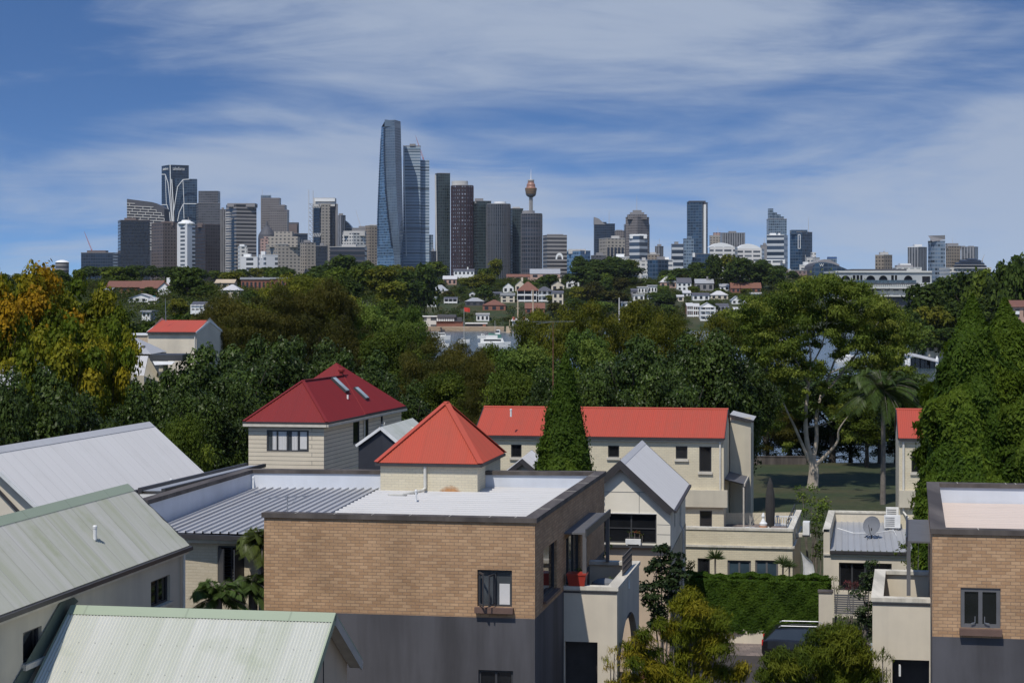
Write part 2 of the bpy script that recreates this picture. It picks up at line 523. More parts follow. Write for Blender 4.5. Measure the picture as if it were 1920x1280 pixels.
# roofs
metal_roof('roof_green', (0.42, 0.415, 0.395), (0.22, 0.25, 0.13), 0.95, 0.5, streak=0.38, spots=0.35, fix=0.9)
metal_roof('roof_green_pale', (0.60, 0.595, 0.54), (0.28, 0.33, 0.18), 0.62, 0.5, streak=0.38, spots=0.3, fix=0.9)
metal_roof('ridge_green', (0.33, 0.38, 0.27), (0.25, 0.31, 0.20), 0.4, 0.5, streak=0.2, spots=0.2, sheet_w=2.4)
metal_roof('roof_white', (0.58, 0.57, 0.56), (0.40, 0.39, 0.37), 0.5, 0.45, streak=0.3, spots=0.25, fix=0.9)
metal_roof('roof_zinc', (0.44, 0.44, 0.45), (0.30, 0.30, 0.28), 0.5, 0.45, streak=0.3, spots=0.12)
metal_roof('roof_grey', (0.36, 0.37, 0.385), (0.22, 0.22, 0.22), 0.6, 0.45, streak=0.3, spots=0.2)
metal_roof('roof_pinkish', (0.60, 0.51, 0.45), (0.45, 0.38, 0.33), 0.5, 0.5, streak=0.3, spots=0.2, sheet_w=.42, lap_shade_w=.2, lap_shade_d=.4)  # wide dark bands paint in the shade beside the ribs
metal_roof('roof_deck', (0.54, 0.53, 0.52), (0.38, 0.37, 0.35), 0.5, 0.5, streak=0.3, spots=0.3, sheet_w=.46, lap_shade_w=.16, lap_shade_d=.35)  # dark bands at rib spacing, rib shade put into the colour
plain('shutter_dark', (0.014, 0.014, 0.015), .6)
metal_roof('roof_red', (0.47, 0.074, 0.040), (0.33, 0.085, 0.05), 0.7, 0.6, streak=0.4, spots=0.3, sheet_w=0.76)
metal_roof('roof_crimson', (0.20, 0.012, 0.009), (0.13, 0.012, 0.013), 0.6, 0.6, streak=0.3, spots=0.1)
metal_roof('roof_slate', (0.10, 0.10, 0.115), (0.06, 0.06, 0.065), 0.6, 0.6, streak=0.3, spots=0.3)
metal_roof('roof_brown', (0.20, 0.085, 0.055), (0.12, 0.06, 0.045), 0.6, 0.7, streak=0.4, spots=0.3)
def _glass(name, c, rough=0.06, spec=0.9):
    t = NT(name)
    nz = t.noise(t.coord('Object'), 0.9, 2)
    t.base(t.mix(1.0, c, t.ramp(nz, 0.3, 0.7, 0.6, 1.4), 'MULTIPLY'), rough, 0.0, spec)
_glass('glass_dark', (0.012, 0.013, 0.015))
_glass('glass_grey', (0.07, 0.08, 0.09), 0.1)
_glass('glass_blue', (0.05, 0.08, 0.105), 0.08)
_glass('glass_sky', (0.30, 0.36, 0.38), 0.1)

# ================================================================ the ground, the bay, the far hill
def smooth(a, b, x):
    t = min(max((x - a) / (b - a), 0.0), 1.0)
    return t * t * (3 - 2 * t)
def ground_h(X, Y):
    """height of the land; under -1 it lies below the water of the bay"""
    if Y < 60: return 0.0
    k = X / Y
    near = smooth(196, 172, Y)                        # the park and the street
    far = smooth(905, 925, Y)                         # the far shore
    left = smooth(-0.052, -0.066, k) * smooth(120, 200, Y)     # land west of the bay
    right = smooth(0.205, 0.225, k) * smooth(415, 440, Y)
    land = max(near, far, left, right)
    h = 0.0
    if Y > 900:
        rr = 1 - 0.95 * smooth(0.150, 0.170, k) * smooth(1500, 1300, Y)
        h = 1.0 + (13.0 * smooth(915, 1010, Y) + 11.0 * smooth(1000, 1180, Y)) * rr - 18 * smooth(1400, 1900, Y)
        h = max(h, 17.0 * smooth(-0.055, -0.10, k) * smooth(1300, 1100, Y))
    elif k > 0.1 and Y > 250:
        h = 0.5 + 6.0 * smooth(430, 520, Y) * right
    else:
        h = 0.0 + 2.5 * smooth(90, 170, Y) * smooth(-0.12, -0.17, k) + 15.0 * smooth(240, 620, Y)
        if near > 0.5 and left < 0.1: h = 0.0
    n = 0.4 * math.sin(X * 0.045 + 1.3) * math.cos(Y * 0.031) * smooth(190, 260, Y)
    return (h + n + 0.0) * land + (-4.0) * (1 - land)

def make_ground():
    ys = [-200, -60, 0, 20, 35, 50, 60]
    y = 60.0
    while y < 200: y += 4; ys.append(y)
    while y < 880: y += 16; ys.append(y)
    while y < 1500: y += 7 if y < 940 else 18; ys.append(y)
    while y < 40000: y *= 1.18; ys.append(y)
    ks = [-2.5, -1.5, -1.0, -0.7, -0.5] + [(-0.4 + 0.8 * i / 120) for i in range(121)] + [0.5, 0.7, 1.0, 1.5, 2.5]
    mb_v = []; mb_f = []
    for yy in ys:
        for k in ks:
            x = k * max(yy, 120.0)
            kk = x / yy if yy > 60 else 0
            mb_v.append((x, yy, ground_h(x, yy) if yy > 60 else 0.0))
    n = len(ks)
    for j in range(len(ys) - 1):
        for i in range(n - 1):
            a = j * n + i
            mb_f.append((a, a + 1, a + 1 + n, a + n))
    me = bpy.data.meshes.new('ground'); me.from_pydata(mb_v, [], mb_f); me.update()
    me.polygons.foreach_set('use_smooth', [True] * len(mb_f))
    t = NT('ground')
    co = t.coord('Object')
    a = t.noise(co, 0.13, 6, 0.6); b = t.noise(co, 1.7, 4, 0.6)
    col = t.mix(t.ramp(a, 0.42, 0.6), (0.026, 0.042, 0.010), (0.050, 0.050, 0.018))
    col = t.mix(1.0, col, t.ramp(b, 0.3, 0.7, 0.7, 1.25), 'MULTIPLY')
    t.base(col, 0.95); t.bump(t.noise(co, 9, 4), 0.5, 0.05)
    me.materials.append(MAT['ground'])
    o = bpy.data.objects.new('ground', me); COL.objects.link(o); tag(o, kind='structure')
    # water
    t = NT('water')
    co = t.coord('Object', (1, 0.5, 1))
    w = t.noise(co, 0.9, 4, 0.6); w2 = t.noise(co, 0.12, 3, 0.5)
    t.base((0.055, 0.085, 0.098), 0.16, 0.0, 0.5)
    t.bump(t.math('ADD', w, t.math('MULTIPLY', w2, 1.5)), 0.55, 0.25)
    m = MB(); m.face([(-9000, 120, -1.0), (9000, 120, -1.0), (9000, 1300, -1.0), (-9000, 1300, -1.0)])
    tag(m.build('water', 'water'), kind='structure')
    # street and yards (laid 4 mm above each other)
    plain('asphalt', (0.052, 0.045, 0.043), 0.9, var=0.2)
    m = MB(); m.face([(-30, 20, .004), (40, 20, .004), (40, 79.2, .004), (-30, 88, .004)])
    tag(m.build('road', 'asphalt'), kind='structure')
    m = MB(); m.face([(7.2, 80.2, .012), (13.5, 79.1, .012), (14.0, 82.6, .012), (7.6, 83.6, .012)])
    tag(m.build('paving', 'paver'), kind='structure')
    m = MB(); m.face([(4.2, 70, .010), (6.4, 69.7, .010), (7.6, 80, .010), (5.6, 80.2, .010)])
    tag(m.build('path', 'brick_red'), kind='structure')
make_ground()

# ================================================================ foreground houses
def v2(p): return Vector((p[0], p[1], 0))
def off(p, a=0.0, b=0.0, z=None):
    q = Vector((p[0], p[1], 0)) + E1 * a + E2 * b
    if z is not None: q.z = z
    return q
def coping(pts, out, inn, z0, z1, closed=False):
    """mitred capping strip along a polyline; its left side (seen along the line) is 'inn', right is 'out'"""
    pts = [v2(p) for p in pts]; n = len(pts)
    def nrm(a, b):
        d = (b - a).normalized(); return Vector((d.y, -d.x, 0))
    O = []; I = []
    for i in range(n):
        ns = []
        if closed or i > 0: ns.append(nrm(pts[i - 1], pts[i]))
        if closed or i < n - 1: ns.append(nrm(pts[i], pts[(i + 1) % n]))
        s = ns[0] + ns[-1]
        s = s / (s.dot(ns[0]))
        O.append(pts[i] + s * out); I.append(pts[i] - s * inn)
    m = MB()
    rng = range(n if closed else n - 1)
    for i in rng:
        j = (i + 1) % n
        u0 = 0; L = (pts[j] - pts[i]).length
        A, B, C, D = O[i], O[j], I[j], I[i]
        h = lambda p, z: (p.x, p.y, z)
        m.face([h(A, z1), h(B, z1), h(C, z1), h(D, z1)])
        m.face([h(A, z0), h(D, z0), h(C, z0), h(B, z0)])
        m.face([h(A, z0), h(B, z0), h(B, z1), h(A, z1)])
        m.face([h(C, z0), h(D, z0), h(D, z1), h(C, z1)])
    if not closed:
        for A, D, fl in ((O[0], I[0], 1), (O[-1], I[-1], 0)):
            q = [(A.x, A.y, z0), (A.x, A.y, z1), (D.x, D.y, z1), (D.x, D.y, z0)]
            m.face(q if fl else q[::-1])
    return m

def gable_roof(root, name, A, B, ridge0, ridge1, C, D, mat, thick=0.06, pitch=0.076, amp=0.009, cap=None, capw=0.16, kind='sine', barge='trim_dark', barge_h=0.16, soffit=None, gutter=None, capn=None):
    """A-B front eave, ridge0-ridge1 above it, C-D back eave (D under ridge0's end, C under ridge1's)"""
    r = MB()
    ev = Vector(B) - Vector(A)
    sheet(r, [A, B, ridge1, ridge0], ev, pitch, amp, kind)
    sheet(r, [D, C, ridge1, ridge0], ev, pitch, amp, kind)
    dz = Vector((0, 0, thick))
    A, B, C, D, r0, r1 = map(Vector, (A, B, C, D, ridge0, ridge1))
    r.face([A - dz, r0 - dz, r1 - dz, B - dz]); r.face([D - dz, C - dz, r1 - dz, r0 - dz])
    ro = r.build(name, mat, root)
    for (p, q) in ((A, r0), (D, r0), (B, r1), (C, r1)):
        b = MB()
        o_ = (ev.normalized() * (-0.02 if p in (A, D) else 0.02))
        d = (q - p).normalized()
        up = (d.cross(ev)).normalized()
        if up.z < 0: up = -up
        b.bar(p + o_ - up * (barge_h / 2 - .015), q + o_ - up * (barge_h / 2 - .015), 0.035, barge_h, up)
        b.build('barge_board', barge, ro)
    if cap:
        c = MB(); u = ev.normalized()
        s1 = ((A - r0) - u * (A - r0).dot(u)).normalized(); s2 = ((D - r0) - u * (D - r0).dot(u)).normalized()
        e = Vector((0, 0, 0.022))
        c.face([r0 + e - u * .03, r1 + e + u * .03, r1 + e + s1 * capw + u * .03, r0 + e + s1 * capw - u * .03][::-1])
        c.face([r0 + e - u * .03, r1 + e + u * .03, r1 + e + s2 * capw + u * .03, r0 + e + s2 * capw - u * .03])
        c.build('ridge_cap', cap, ro)
    if gutter:
        g = MB()
        for (p, q) in ((A, B), (D, C)):
            s = ((p - r0) - ev.normalized() * (p - r0).dot(ev.normalized())); s.z = 0; s.normalize()
            g.bar(p + s * .05 - Vector((0, 0, .07)), q + s * .05 - Vector((0, 0, .07)), 0.11, 0.10)
        g.build('gutter', gutter, ro)
    return ro

def pipe(root, pts, r=0.04, mat='pipe_cream', name='downpipe'):
    return MB().tube(pts, r, 8).build(name, mat, root)

# ---- the brick block with the flat roof ----------------------------------
A0 = Vector((0.614, 50.0, 0)); BL = A0 - E1 * 7.54; CB = Vector((3.14, 63.5, 0)); DL = Vector((-9.16, 64.4, 0))
FL = Vector((-10.9, 54.5, 0)); JJ = Vector((-6.39, 53.71, 0))
D1 = (CB - A0).normalized()
ZB = 6.69; ZC0 = 9.26; ZC = 9.39
def brick_block():
    root = empty('brick_house', (-3.0, 57.0, 0), 'tan brick townhouse block with dark coping, pyramid-roofed turret and charcoal lower wall', 'house')
    of = opn(BL, A0, 895, 960, 1068, 1137)
    of2 = opn(BL, A0, 897, 962, 1256, 1325)
    w = MB(); wall(w, BL, A0, ZB, ZC0, [of], 0.14)
    orf = opn(A0, CB, 1019, 1044, 1040, 1122); orf = (orf[0], orf[1], 6.95, 8.35)
    # glazed doors behind the balcony
    t0 = 5.35; t1 = 8.3
    door = (t0, t1, 5.72, 8.15)
    wall(w, A0, CB, ZB, ZC0, [orf, (t0, t1, ZB, 8.15)], 0.14)
    wall(w, JJ, BL, ZB, 8.44)
    w.build('brick_wall', 'brick_tan', root)
    w = MB(); wall(w, BL, A0, 0, ZB - .0, [of2], 0.14); wall(w, A0, CB, 0, ZB, [(t0, t1, 5.72, ZB), (1.9, 3.0, 0, 2.2)], .14); wall(w, JJ, BL, 0, ZB)
    w.build('render_wall', 'render_grey', root)
    # setback wing
    ow = opn(FL, JJ, 408, 458, 1023, 1093)
    w = MB(); wall(w, FL, JJ, 0, 8.36, [ow], .12); wall(w, DL, FL, 0, 8.9)
    w.build('wing_wall', 'brick_cream_warm', root)
    f = window(root, FL, JJ, ow, mull=1, louvre=True, sill='trim_cream')
    s = MB()
    P_ = FL; d = (JJ - FL).normalized(); n = Vector((d.y, -d.x, 0))
    for a, ang in ((ow[0] + .03, 62), (ow[1] - .03, 118)):
        h = Vector((math.cos(R(-ang)), math.sin(R(-ang)), 0))
        p = P_ + d * a + n * .0
        s.box(p + h * .22 + EZ * ((ow[2] + ow[3]) / 2), .44, .04, ow[3] - ow[2] - .1, h, Vector((-h.y, h.x, 0)))
    s.build('casement', 'frame_dark', f)
    # front windows with casements standing open
    fw = window(root, BL, A0, of, mull=1, fw=.055, sill=None, blind=(.62, .92, .05, .62), glass='glass_grey')
    d = E1; n = Vector((d.y, -d.x, 0))
    m = MB(); mid = (of[0] + of[1]) / 2
    m.box(BL + d * mid + n * .04 + EZ * (of[2] - .08), of[1] - of[0] + .10, .26, .15, d, n); m.build('sill', 'sill_brown', fw)
    def casement(parent, hinge, ang, wdt, zz0, zz1):
        h = (d * math.cos(R(ang)) + n * math.sin(R(ang))); k = Vector((-h.y, h.x, 0)); t = .045
        m = MB()
        m.box(hinge + h * t / 2 + EZ * (zz0 + zz1) / 2, t, .035, zz1 - zz0, h, k)
        m.box(hinge + h * (wdt - t / 2) + EZ * (zz0 + zz1) / 2, t, .035, zz1 - zz0, h, k)
        m.box(hinge + h * wdt / 2 + EZ * (zz0 + t / 2), wdt - 2 * t, .035, t, h, k)
        m.box(hinge + h * wdt / 2 + EZ * (zz1 - t / 2), wdt - 2 * t, .035, t, h, k)
        c = m.build('casement', 'frame_dark', parent)
    casement(fw, BL + d * (of[0] + .05) + n * .01, 62, .40, of[2] + .05, of[3] - .05)
    casement(fw, BL + d * (mid) + n * .01, 105, .36, of[2] + .05, of[3] - .1)
    window(root, BL, A0, of2, mull=1)
    window(root, A0, CB, orf, mull=0, sill='sill_brown')
    g = window(root, A0, CB, door, mull=2, fw=.07, glass='glass_grey')
    # capping
    coping([FL, JJ], 0, 0, 0, 0)
    c = coping([BL + E2 * .32, BL, A0, CB, DL, FL - E2 * .05], .06, .30, ZC0, ZC)
    cap = c.build('coping', 'coping', root)
    # joints in the capping
    j = MB()
    for a in (0.9, 2.0, 3.05, 4.1, 5.2, 6.3, 7.0):
        p = BL + E1 * a
        j.bar(Vector((p.x, p.y, 0)) - E2 * .062 + EZ * (ZC + .002), p + E2 * .30 + EZ * (ZC + .002), .018, .006)
    for a in (2.2, 4.6, 7.0, 9.6, 12.0):
        p = A0 + D1 * a
        j.bar(p + E1 * .062 + EZ * (ZC + .002), p - E1 * .3 + EZ * (ZC + .002), .018, .006)
    j.build('coping_joint', 'trim_cream', cap)
    # inner faces of the parapet
    w = MB()
    ins = lambda p, a, b: off(p, a, b)
    q0 = ins(DL, .24, -.24); q1 = ins(CB, -.24, -.26); q2 = off(A0, -.2, .24); q3 = off(BL, .24, .24); q4 = off(FL, .26, 0)
    wall(w, q0, q1, 8.3, ZC0); wall(w, q1, q2, 8.3, ZC0); wall(w, q2, q3, 8.3, ZC0); wall(w, q4, q0, 8.3, ZC0)
    # wall() faces the right-hand side, which here is the roof side
    w.build('parapet_lining', 'panel_white', root)
    w = MB(); wall(w, CB, DL, 0, ZC0); w.build('rear_wall', 'render_grey', root)
    w = MB(); wall(w, DL, FL, 8.9, ZC0); wall(w, FL, off(FL, .26, 0), 8.2, ZC0); w.build('parapet_end', 'render_white', root)
    # roof decks
    def zd(p): return 8.50 + .024 * ((Vector((p[0], p[1], 0)) - FL).dot(E2))
    def pz(p): return Vector((p[0], p[1], zd(p)))
    s0 = off(BL, .22, .22); sd = 13.0
    l0 = off(FL, .26, -.25); l1 = s0 + E2 * 1.75
    m = MB(); sheet(m, [pz(l0), pz(l0 + E1 * ((l1 - l0).dot(E1))), pz(s0 + E2 * 12.9), pz(q0)], E1, .26, .06, 'rib', lift=.0)
    m.build('deck_roof', 'roof_zinc', root)
    zc = lambda p: Vector((p[0], p[1], zd(p) + .05))
    m = MB(); sheet(m, [zc(s0), zc(s0 + E2 * 12.9), zc(CB - E1 * .2 - E2 * .2), zc(off(A0, -.2, .22))], E2, .46, .05, 'rib')
    m.build('deck_roof', 'roof_deck', root)
    m = MB(); m.face([pz(p) - EZ * .12 for p in (l0, s0 + E2 * 1.5, s0, off(A0, -.2, .2), CB, DL)]); m.build('roof_underlay', 'trim_dark', root)
    m = MB(); m.bar(pz(l0) - E1 * .3 + Vector((0, 0, -.06)) - E2 * .05, pz(l1) + Vector((0, 0, -.10)) - E2 * .1, .12, .13); m.build('gutter', 'trim_dark', root)
    m = MB(); m.bar(off(FL, 0, -.13, 8.27), off(JJ, 0, -.13, 8.27), .24, .12); m.build('soffit', 'trim_cream', root)
    # turret
    T0 = Vector((-4.42, 62.7, 0)); T1 = T0 + E1 * 3.32; T2 = T1 + E2 * 4.3; T3 = T0 + E2 * 4.3
    w = MB()
    for a, b in ((T0, T1), (T1, T2), (T2, T3), (T3, T0)): wall(w, a, b, 8.3, 9.72)
    tw = w.build('turret_wall', 'brick_cream', root)
    ov = .13
    e = [T0 - E1 * ov - E2 * ov, T1 + E1 * ov - E2 * ov, T2 + E1 * ov + E2 * ov, T3 - E1 * ov + E2 * ov]
    ap = (T0 + T2) / 2 + E1 * .15 + EZ * 11.66
    m = MB()
    for i in range(4):
        a = e[i] + EZ * 9.76; b = e[(i + 1) % 4] + EZ * 9.76
        sheet(m, [a, b, ap], b - a, .076, .009)
    m.face([p + EZ * 9.72 for p in reversed(e)])
    rf = m.build('turret_roof', 'roof_red', root)
    m = MB()
    for p in e: m.bar(p + EZ * 9.785, ap + EZ * .03, .20, .025)
    m.build('hip_cap', 'roof_red', rf)
    m = MB()
    for i in range(4):
        a = e[i] + EZ * 9.70; b = e[(i + 1) % 4] + EZ * 9.70
        m.bar(a, b, .07, .09)
    m.build('gutter', 'trim_dark', rf)
    # its downpipe running down and out over the deck
    b0 = T0 + E1 * 1.55 - E2 * .07
    pipe(root, [b0 + EZ * 9.66, b0 + EZ * 8.95, b0 - E2 * .12 - E1 * .05 + EZ * 8.86, b0 - E1 * .55 - E2 * 1.0 + EZ * 8.80, b0 - E1 * .95 - E2 * 1.25 + EZ * 8.80], .055)
    # rust under a vent on the turret wall
    t = NT('rust'); t.base(t.mix(t.noise(t.coord('Object'), 6), (0.50, 0.17, 0.04), (0.62, 0.34, 0.14)), .9)
    co = t.n('ShaderNodeTexCoord').outputs['UV']
    sp = t.n('ShaderNodeSeparateXYZ'); t.link(co, sp.inputs[0])
    dx = t.math('POWER', t.math('MULTIPLY', t.math('ABSOLUTE', t.math('SUBTRACT', sp.outputs[0], .5)), 2.0), 2.0)
    al = t.math('SUBTRACT', 1.0, t.math('ADD', dx, t.math('MULTIPLY', sp.outputs[1], .95)))
    al = t.math('ADD', al, t.math('MULTIPLY', t.math('SUBTRACT', t.noise(t.coord('UV', (9, 3, 1)), 1.0), .5), .5))
    al = t.math('MULTIPLY', t.ramp(al, .05, .6), .9)
    t.link(al, t.b.inputs['Alpha'])
    b0 = T0 + E1 * 1.85 - E2 * .004
    MB().face([b0 + EZ * 8.66, b0 + E1 * 1.1 + EZ * 8.66, b0 + E1 * 1.1 + EZ * 9.05, b0 + EZ * 9.05], uv=[(0, 0), (1, 0), (1, 1), (0, 1)]).build('rust_stain', 'rust', tw)
    return root
brick_block()

def small(name, label, cat, mb, mat, loc=None, group=None):
    o = mb.build(name, mat); tag(o, label, cat, group); return o

# roof vents, aerial
def vent(p, h, r, label):
    root = empty('roof_vent', p, label, 'vent', 'small roof vents')
    MB().tube([Vector(p) - EZ * .05, Vector(p) + EZ * h], r, 10).build('vent_pipe', 'white_paint', root)
    MB().lathe(Vector(p) + EZ * h, [(r * 1.2, -.03), (r * 1.25, .03), (r * .9, .05), (0.001, .055)], 10).build('vent_cap', 'white_paint', root)
vent(P(475, 912, 62.8), .30, .035, 'thin white vent pipe in the corner of the white parapet on the ribbed deck roof')
vent(P(780, 936, 60.0), .27, .035, 'short white vent pipe beside the cranked downpipe on the white deck roof')
def aerial(base, h, boom, label, n=7, tilt=0.0, mat='steel', red=False):
    root = empty('tv_aerial', base, label, 'aerial', 'television aerials')
    b = Vector(base)
    MB().tube([b, b + EZ * h], .018, 6).build('mast', mat, root)
    m = MB(); d = Vector((math.cos(tilt), math.sin(tilt), 0.06)).normalized(); s = Vector((-d.y, d.x, 0))
    c = b + EZ * (h - .05)
    m.bar(c - d * boom / 2, c + d * boom / 2, .02)
    for i in range(n):
        q = c + d * (boom * (i / (n - 1) - .5)); L = .16 + .20 * (i / (n - 1))
        m.bar(q - s * L, q + s * L, .012)
    m.bar(c - EZ * .3, c + d * .35 - EZ * .02, .012)
    m.build('antenna', mat, root)
aerial(P(539, 960, 57.5) - EZ * .1, .62, 1.15, 'thin television aerial standing on the ribbed deck roof behind the brick parapet', tilt=-.1)

# ---- balcony of the brick block ------------------------------------------------
def balcony(side, K0, d_out, d_back, Ls, Lb, label, blabel, arch=True, mirror=False):
    """walled balcony: K0 on the house wall at the near end, d_out away from the house, d_back along it"""
    root = empty('balcony', K0, label, 'balcony', 'rendered balconies on the brick houses')
    K0 = v2(K0); K1 = K0 + d_out * Ls; K2 = K1 + d_back * Lb; K3 = K0 + d_back * Lb
    z1 = 6.72; zc = 6.83; th = .2
    front = (K0, K1) if not mirror else (K1, K0)
    sidew = (K1, K2) if not mirror else (K2, K1)
    w = MB()
    # front wall with the dark doorway below
    op = (0.03, 1.0, 0, 5.2) if not mirror else (Ls - 1.05, Ls - .03, 0, 5.1)
    wall(w, *front, 0, z1, [op], .2)
    # side wall with an arch
    L = (sidew[1] - sidew[0]).length; dd = (sidew[1] - sidew[0]).normalized(); nn = Vector((dd.y, -dd.x, 0))
    a0, a1 = (.55, L - .3); spring = 3.7; top = 5.6
    steps = 28; prev = None
    def za(a):
        if a <= a0 or a >= a1: return 0.0
        k = (a - (a0 + a1) / 2) / ((a1 - a0) / 2)
        return spring + (top - spring) * math.sqrt(max(0, 1 - k * k))
    xs = [0, a0] + [a0 + (a1 - a0) * (1 - math.cos(math.pi * i / steps)) / 2 for i in range(1, steps)] + [a1, L]
    for i in range(len(xs) - 1):
        x0, x1 = xs[i], xs[i + 1]
        y0, y1 = (0, 0) if (x1 <= a0 + 1e-6 or x0 >= a1 - 1e-6) else (max(za(x0), spring), max(za(x1), spring))
        q = lambda a, z, k=0: sidew[0] + dd * a - nn * k + EZ * z
        w.face([q(x0, y0), q(x1, y1), q(x1, z1), q(x0, z1)])
        w.face([q(x0, y0), q(x1, y1), q(x1, y1, .2), q(x0, y0, .2)])
    for x in (a0, a1):
        w.face([q(x, 0), q(x, spring), q(x, spring, .2), q(x, 0, .2)])
    # inner faces of the parapet
    o1 = -d_out; 
    i0 = K0 + d_back * th; i1 = K1 - d_out * th + d_back * th; i2 = K2 - d_out * th - d_back * .2; i3 = K3 - d_back * .2
    for a, b in ((i0, i1), (i1, i2), (i2, i3)):
        a, b = (b, a) if not mirror else (a, b)
        wall(w, a, b, 5.75, z1)
    w.build('balcony_wall', 'render_cream' if not mirror else 'render_cream', root)
    m = MB(); m.face([p + EZ * 5.78 for p in (K0, K1, K2, K3)]); m.face([p + EZ * 5.5 for p in (K3, K2, K1, K0)]); m.build('balcony_floor', 'timber_dark', root)
    pts = [K0, K1, K2, K3]
    if not mirror: c = coping(pts, .04, .30, z1, zc)
    else: c = coping([K3, K2, K1, K0], .04, .30, z1, zc)
    c.build('coping', 'coping_pale', root)
    m = MB(); d0 = front[0]; 
    m.bar(front[0] - d_back * .012 + EZ * (z1 - .06), front[1] - d_back * .012 + EZ * (z1 - .06), .03, .05); m.build('drip_groove', 'trim_dark', root)
    # dark inside of the ground floor doorway
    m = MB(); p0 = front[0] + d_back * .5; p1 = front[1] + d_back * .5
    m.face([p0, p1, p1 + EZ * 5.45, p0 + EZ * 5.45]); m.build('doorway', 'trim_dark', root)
    return root, (K0, K1, K2, K3)
KB = A0 + D1 * 4.93
r_, KP = balcony('r', KB, E1, D1, 1.575, 5.5, 'cream rendered balcony with arched side on the shaded wall of the central brick house', '')
def awning(base0, d_out, d_back, L, label, mirror=False):
    root = empty('awning', base0, label, 'awning', 'flat charcoal awnings over the balconies')
    b = v2(base0); z = 8.36
    m = MB(); c = b + d_out * .33 + d_back * L / 2
    m.box(c + EZ * z, .66, L, .05, d_out, d_back); m.build('awning_slab', 'frame_grey', root)
    m = MB(); m.bar(b + d_out * .66 + EZ * (z + .03) - d_back * .04, b + d_out * .66 + d_back * (L + .04) + EZ * (z + .03), .05, .22); m.build('fascia', 'frame_dark', root)
    for k in ((.05, L - .1) if not mirror else (.05,)):
        p = b + d_out * .60 + d_back * (k if k < 1 else k)
        MB().box(p + EZ * ((z + 6.83) / 2), .11, .11, z - 6.84, d_out, d_back).build('post', 'frame_grey', root)
awning(A0 + D1 * 5.0, E1, D1, 5.2, 'flat charcoal awning on posts above the balcony with the red pot')
# things on the balcony
p = KB + E1 * .38 + D1 * .16
root = empty('planter_pot', (p.x, p.y, 6.83), 'glossy red square planter standing on the balcony capping', 'planter')
m = MB(); q = Vector((p.x, p.y, 0))
for (s0, s1, z0, z1) in ((.19, .23, 6.835, 7.15), (.245, .245, 7.15, 7.20)):
    c0 = [q + E1 * (s0 * 1.2 * i) + D1 * (s0 * j) + EZ * z0 for i, j in ((-1, -1), (1, -1), (1, 1), (-1, 1))]
    c1 = [q + E1 * (s1 * 1.2 * i) + D1 * (s1 * j) + EZ * z1 for i, j in ((-1, -1), (1, -1), (1, 1), (-1, 1))]
    for i in range(4): m.face([c0[i], c0[(i + 1) % 4], c1[(i + 1) % 4], c1[i]])
    m.face(c1); m.face(c0[::-1])
m.build('pot', 'pot_red', root)
POT = (q, 7.2, root)
bq = KB + E1 * .95 + D1 * 1.9
root = empty('barbecue', (bq.x, bq.y, 5.78), 'hooded barbecue under a grey cover on the balcony', 'barbecue')
m = MB(); m.lathe(Vector((bq.x, bq.y, 6.55)), [(.36, -.12), (.40, 0), (.34, .14), (.2, .22), (.001, .25)], 14, 1.1, .8); m.build('hood', 'cloth_grey', root)
m = MB(); m.box(Vector((bq.x, bq.y, 6.15)), .7, .5, .55, E1, E2); m.build('cart', 'frame_dark', root)
for sx in (-1, 1):
    for sy in (-1, 1): MB().box(Vector((bq.x, bq.y, 5.83)) + E1 * .3 * sx + E2 * .2 * sy, .05, .05, .12).build('leg', 'steel', root)
# trellis screen on the outer parapet
t0 = KP[1] - E1 * .12 + D1 * 2.2; t1 = t0 + D1 * 2.3
root = empty('trellis', (t0.x, t0.y, 6.83), 'dark lattice screen standing on the outer balcony parapet', 'trellis')
m = MB()
for i in range(14):
    a = t0.lerp(t1, i / 13.0); m.bar(a + EZ * 6.835, a + EZ * 7.40, .025)
for z in (6.88, 7.05, 7.22, 7.40): m.bar(t0 + EZ * z, t1 + EZ * z, .025, .03)
m.build('lattice', 'timber_dark', root)
m = MB(); a = KP[1].lerp(KP[2], .48) + E1 * .03; m.bar(a + EZ * 6.70, a + EZ * 6.38, .05, .03)
small('overflow_pipe', 'short white overflow pipe on the outside of the arched balcony', 'pipe', m, 'white_paint')

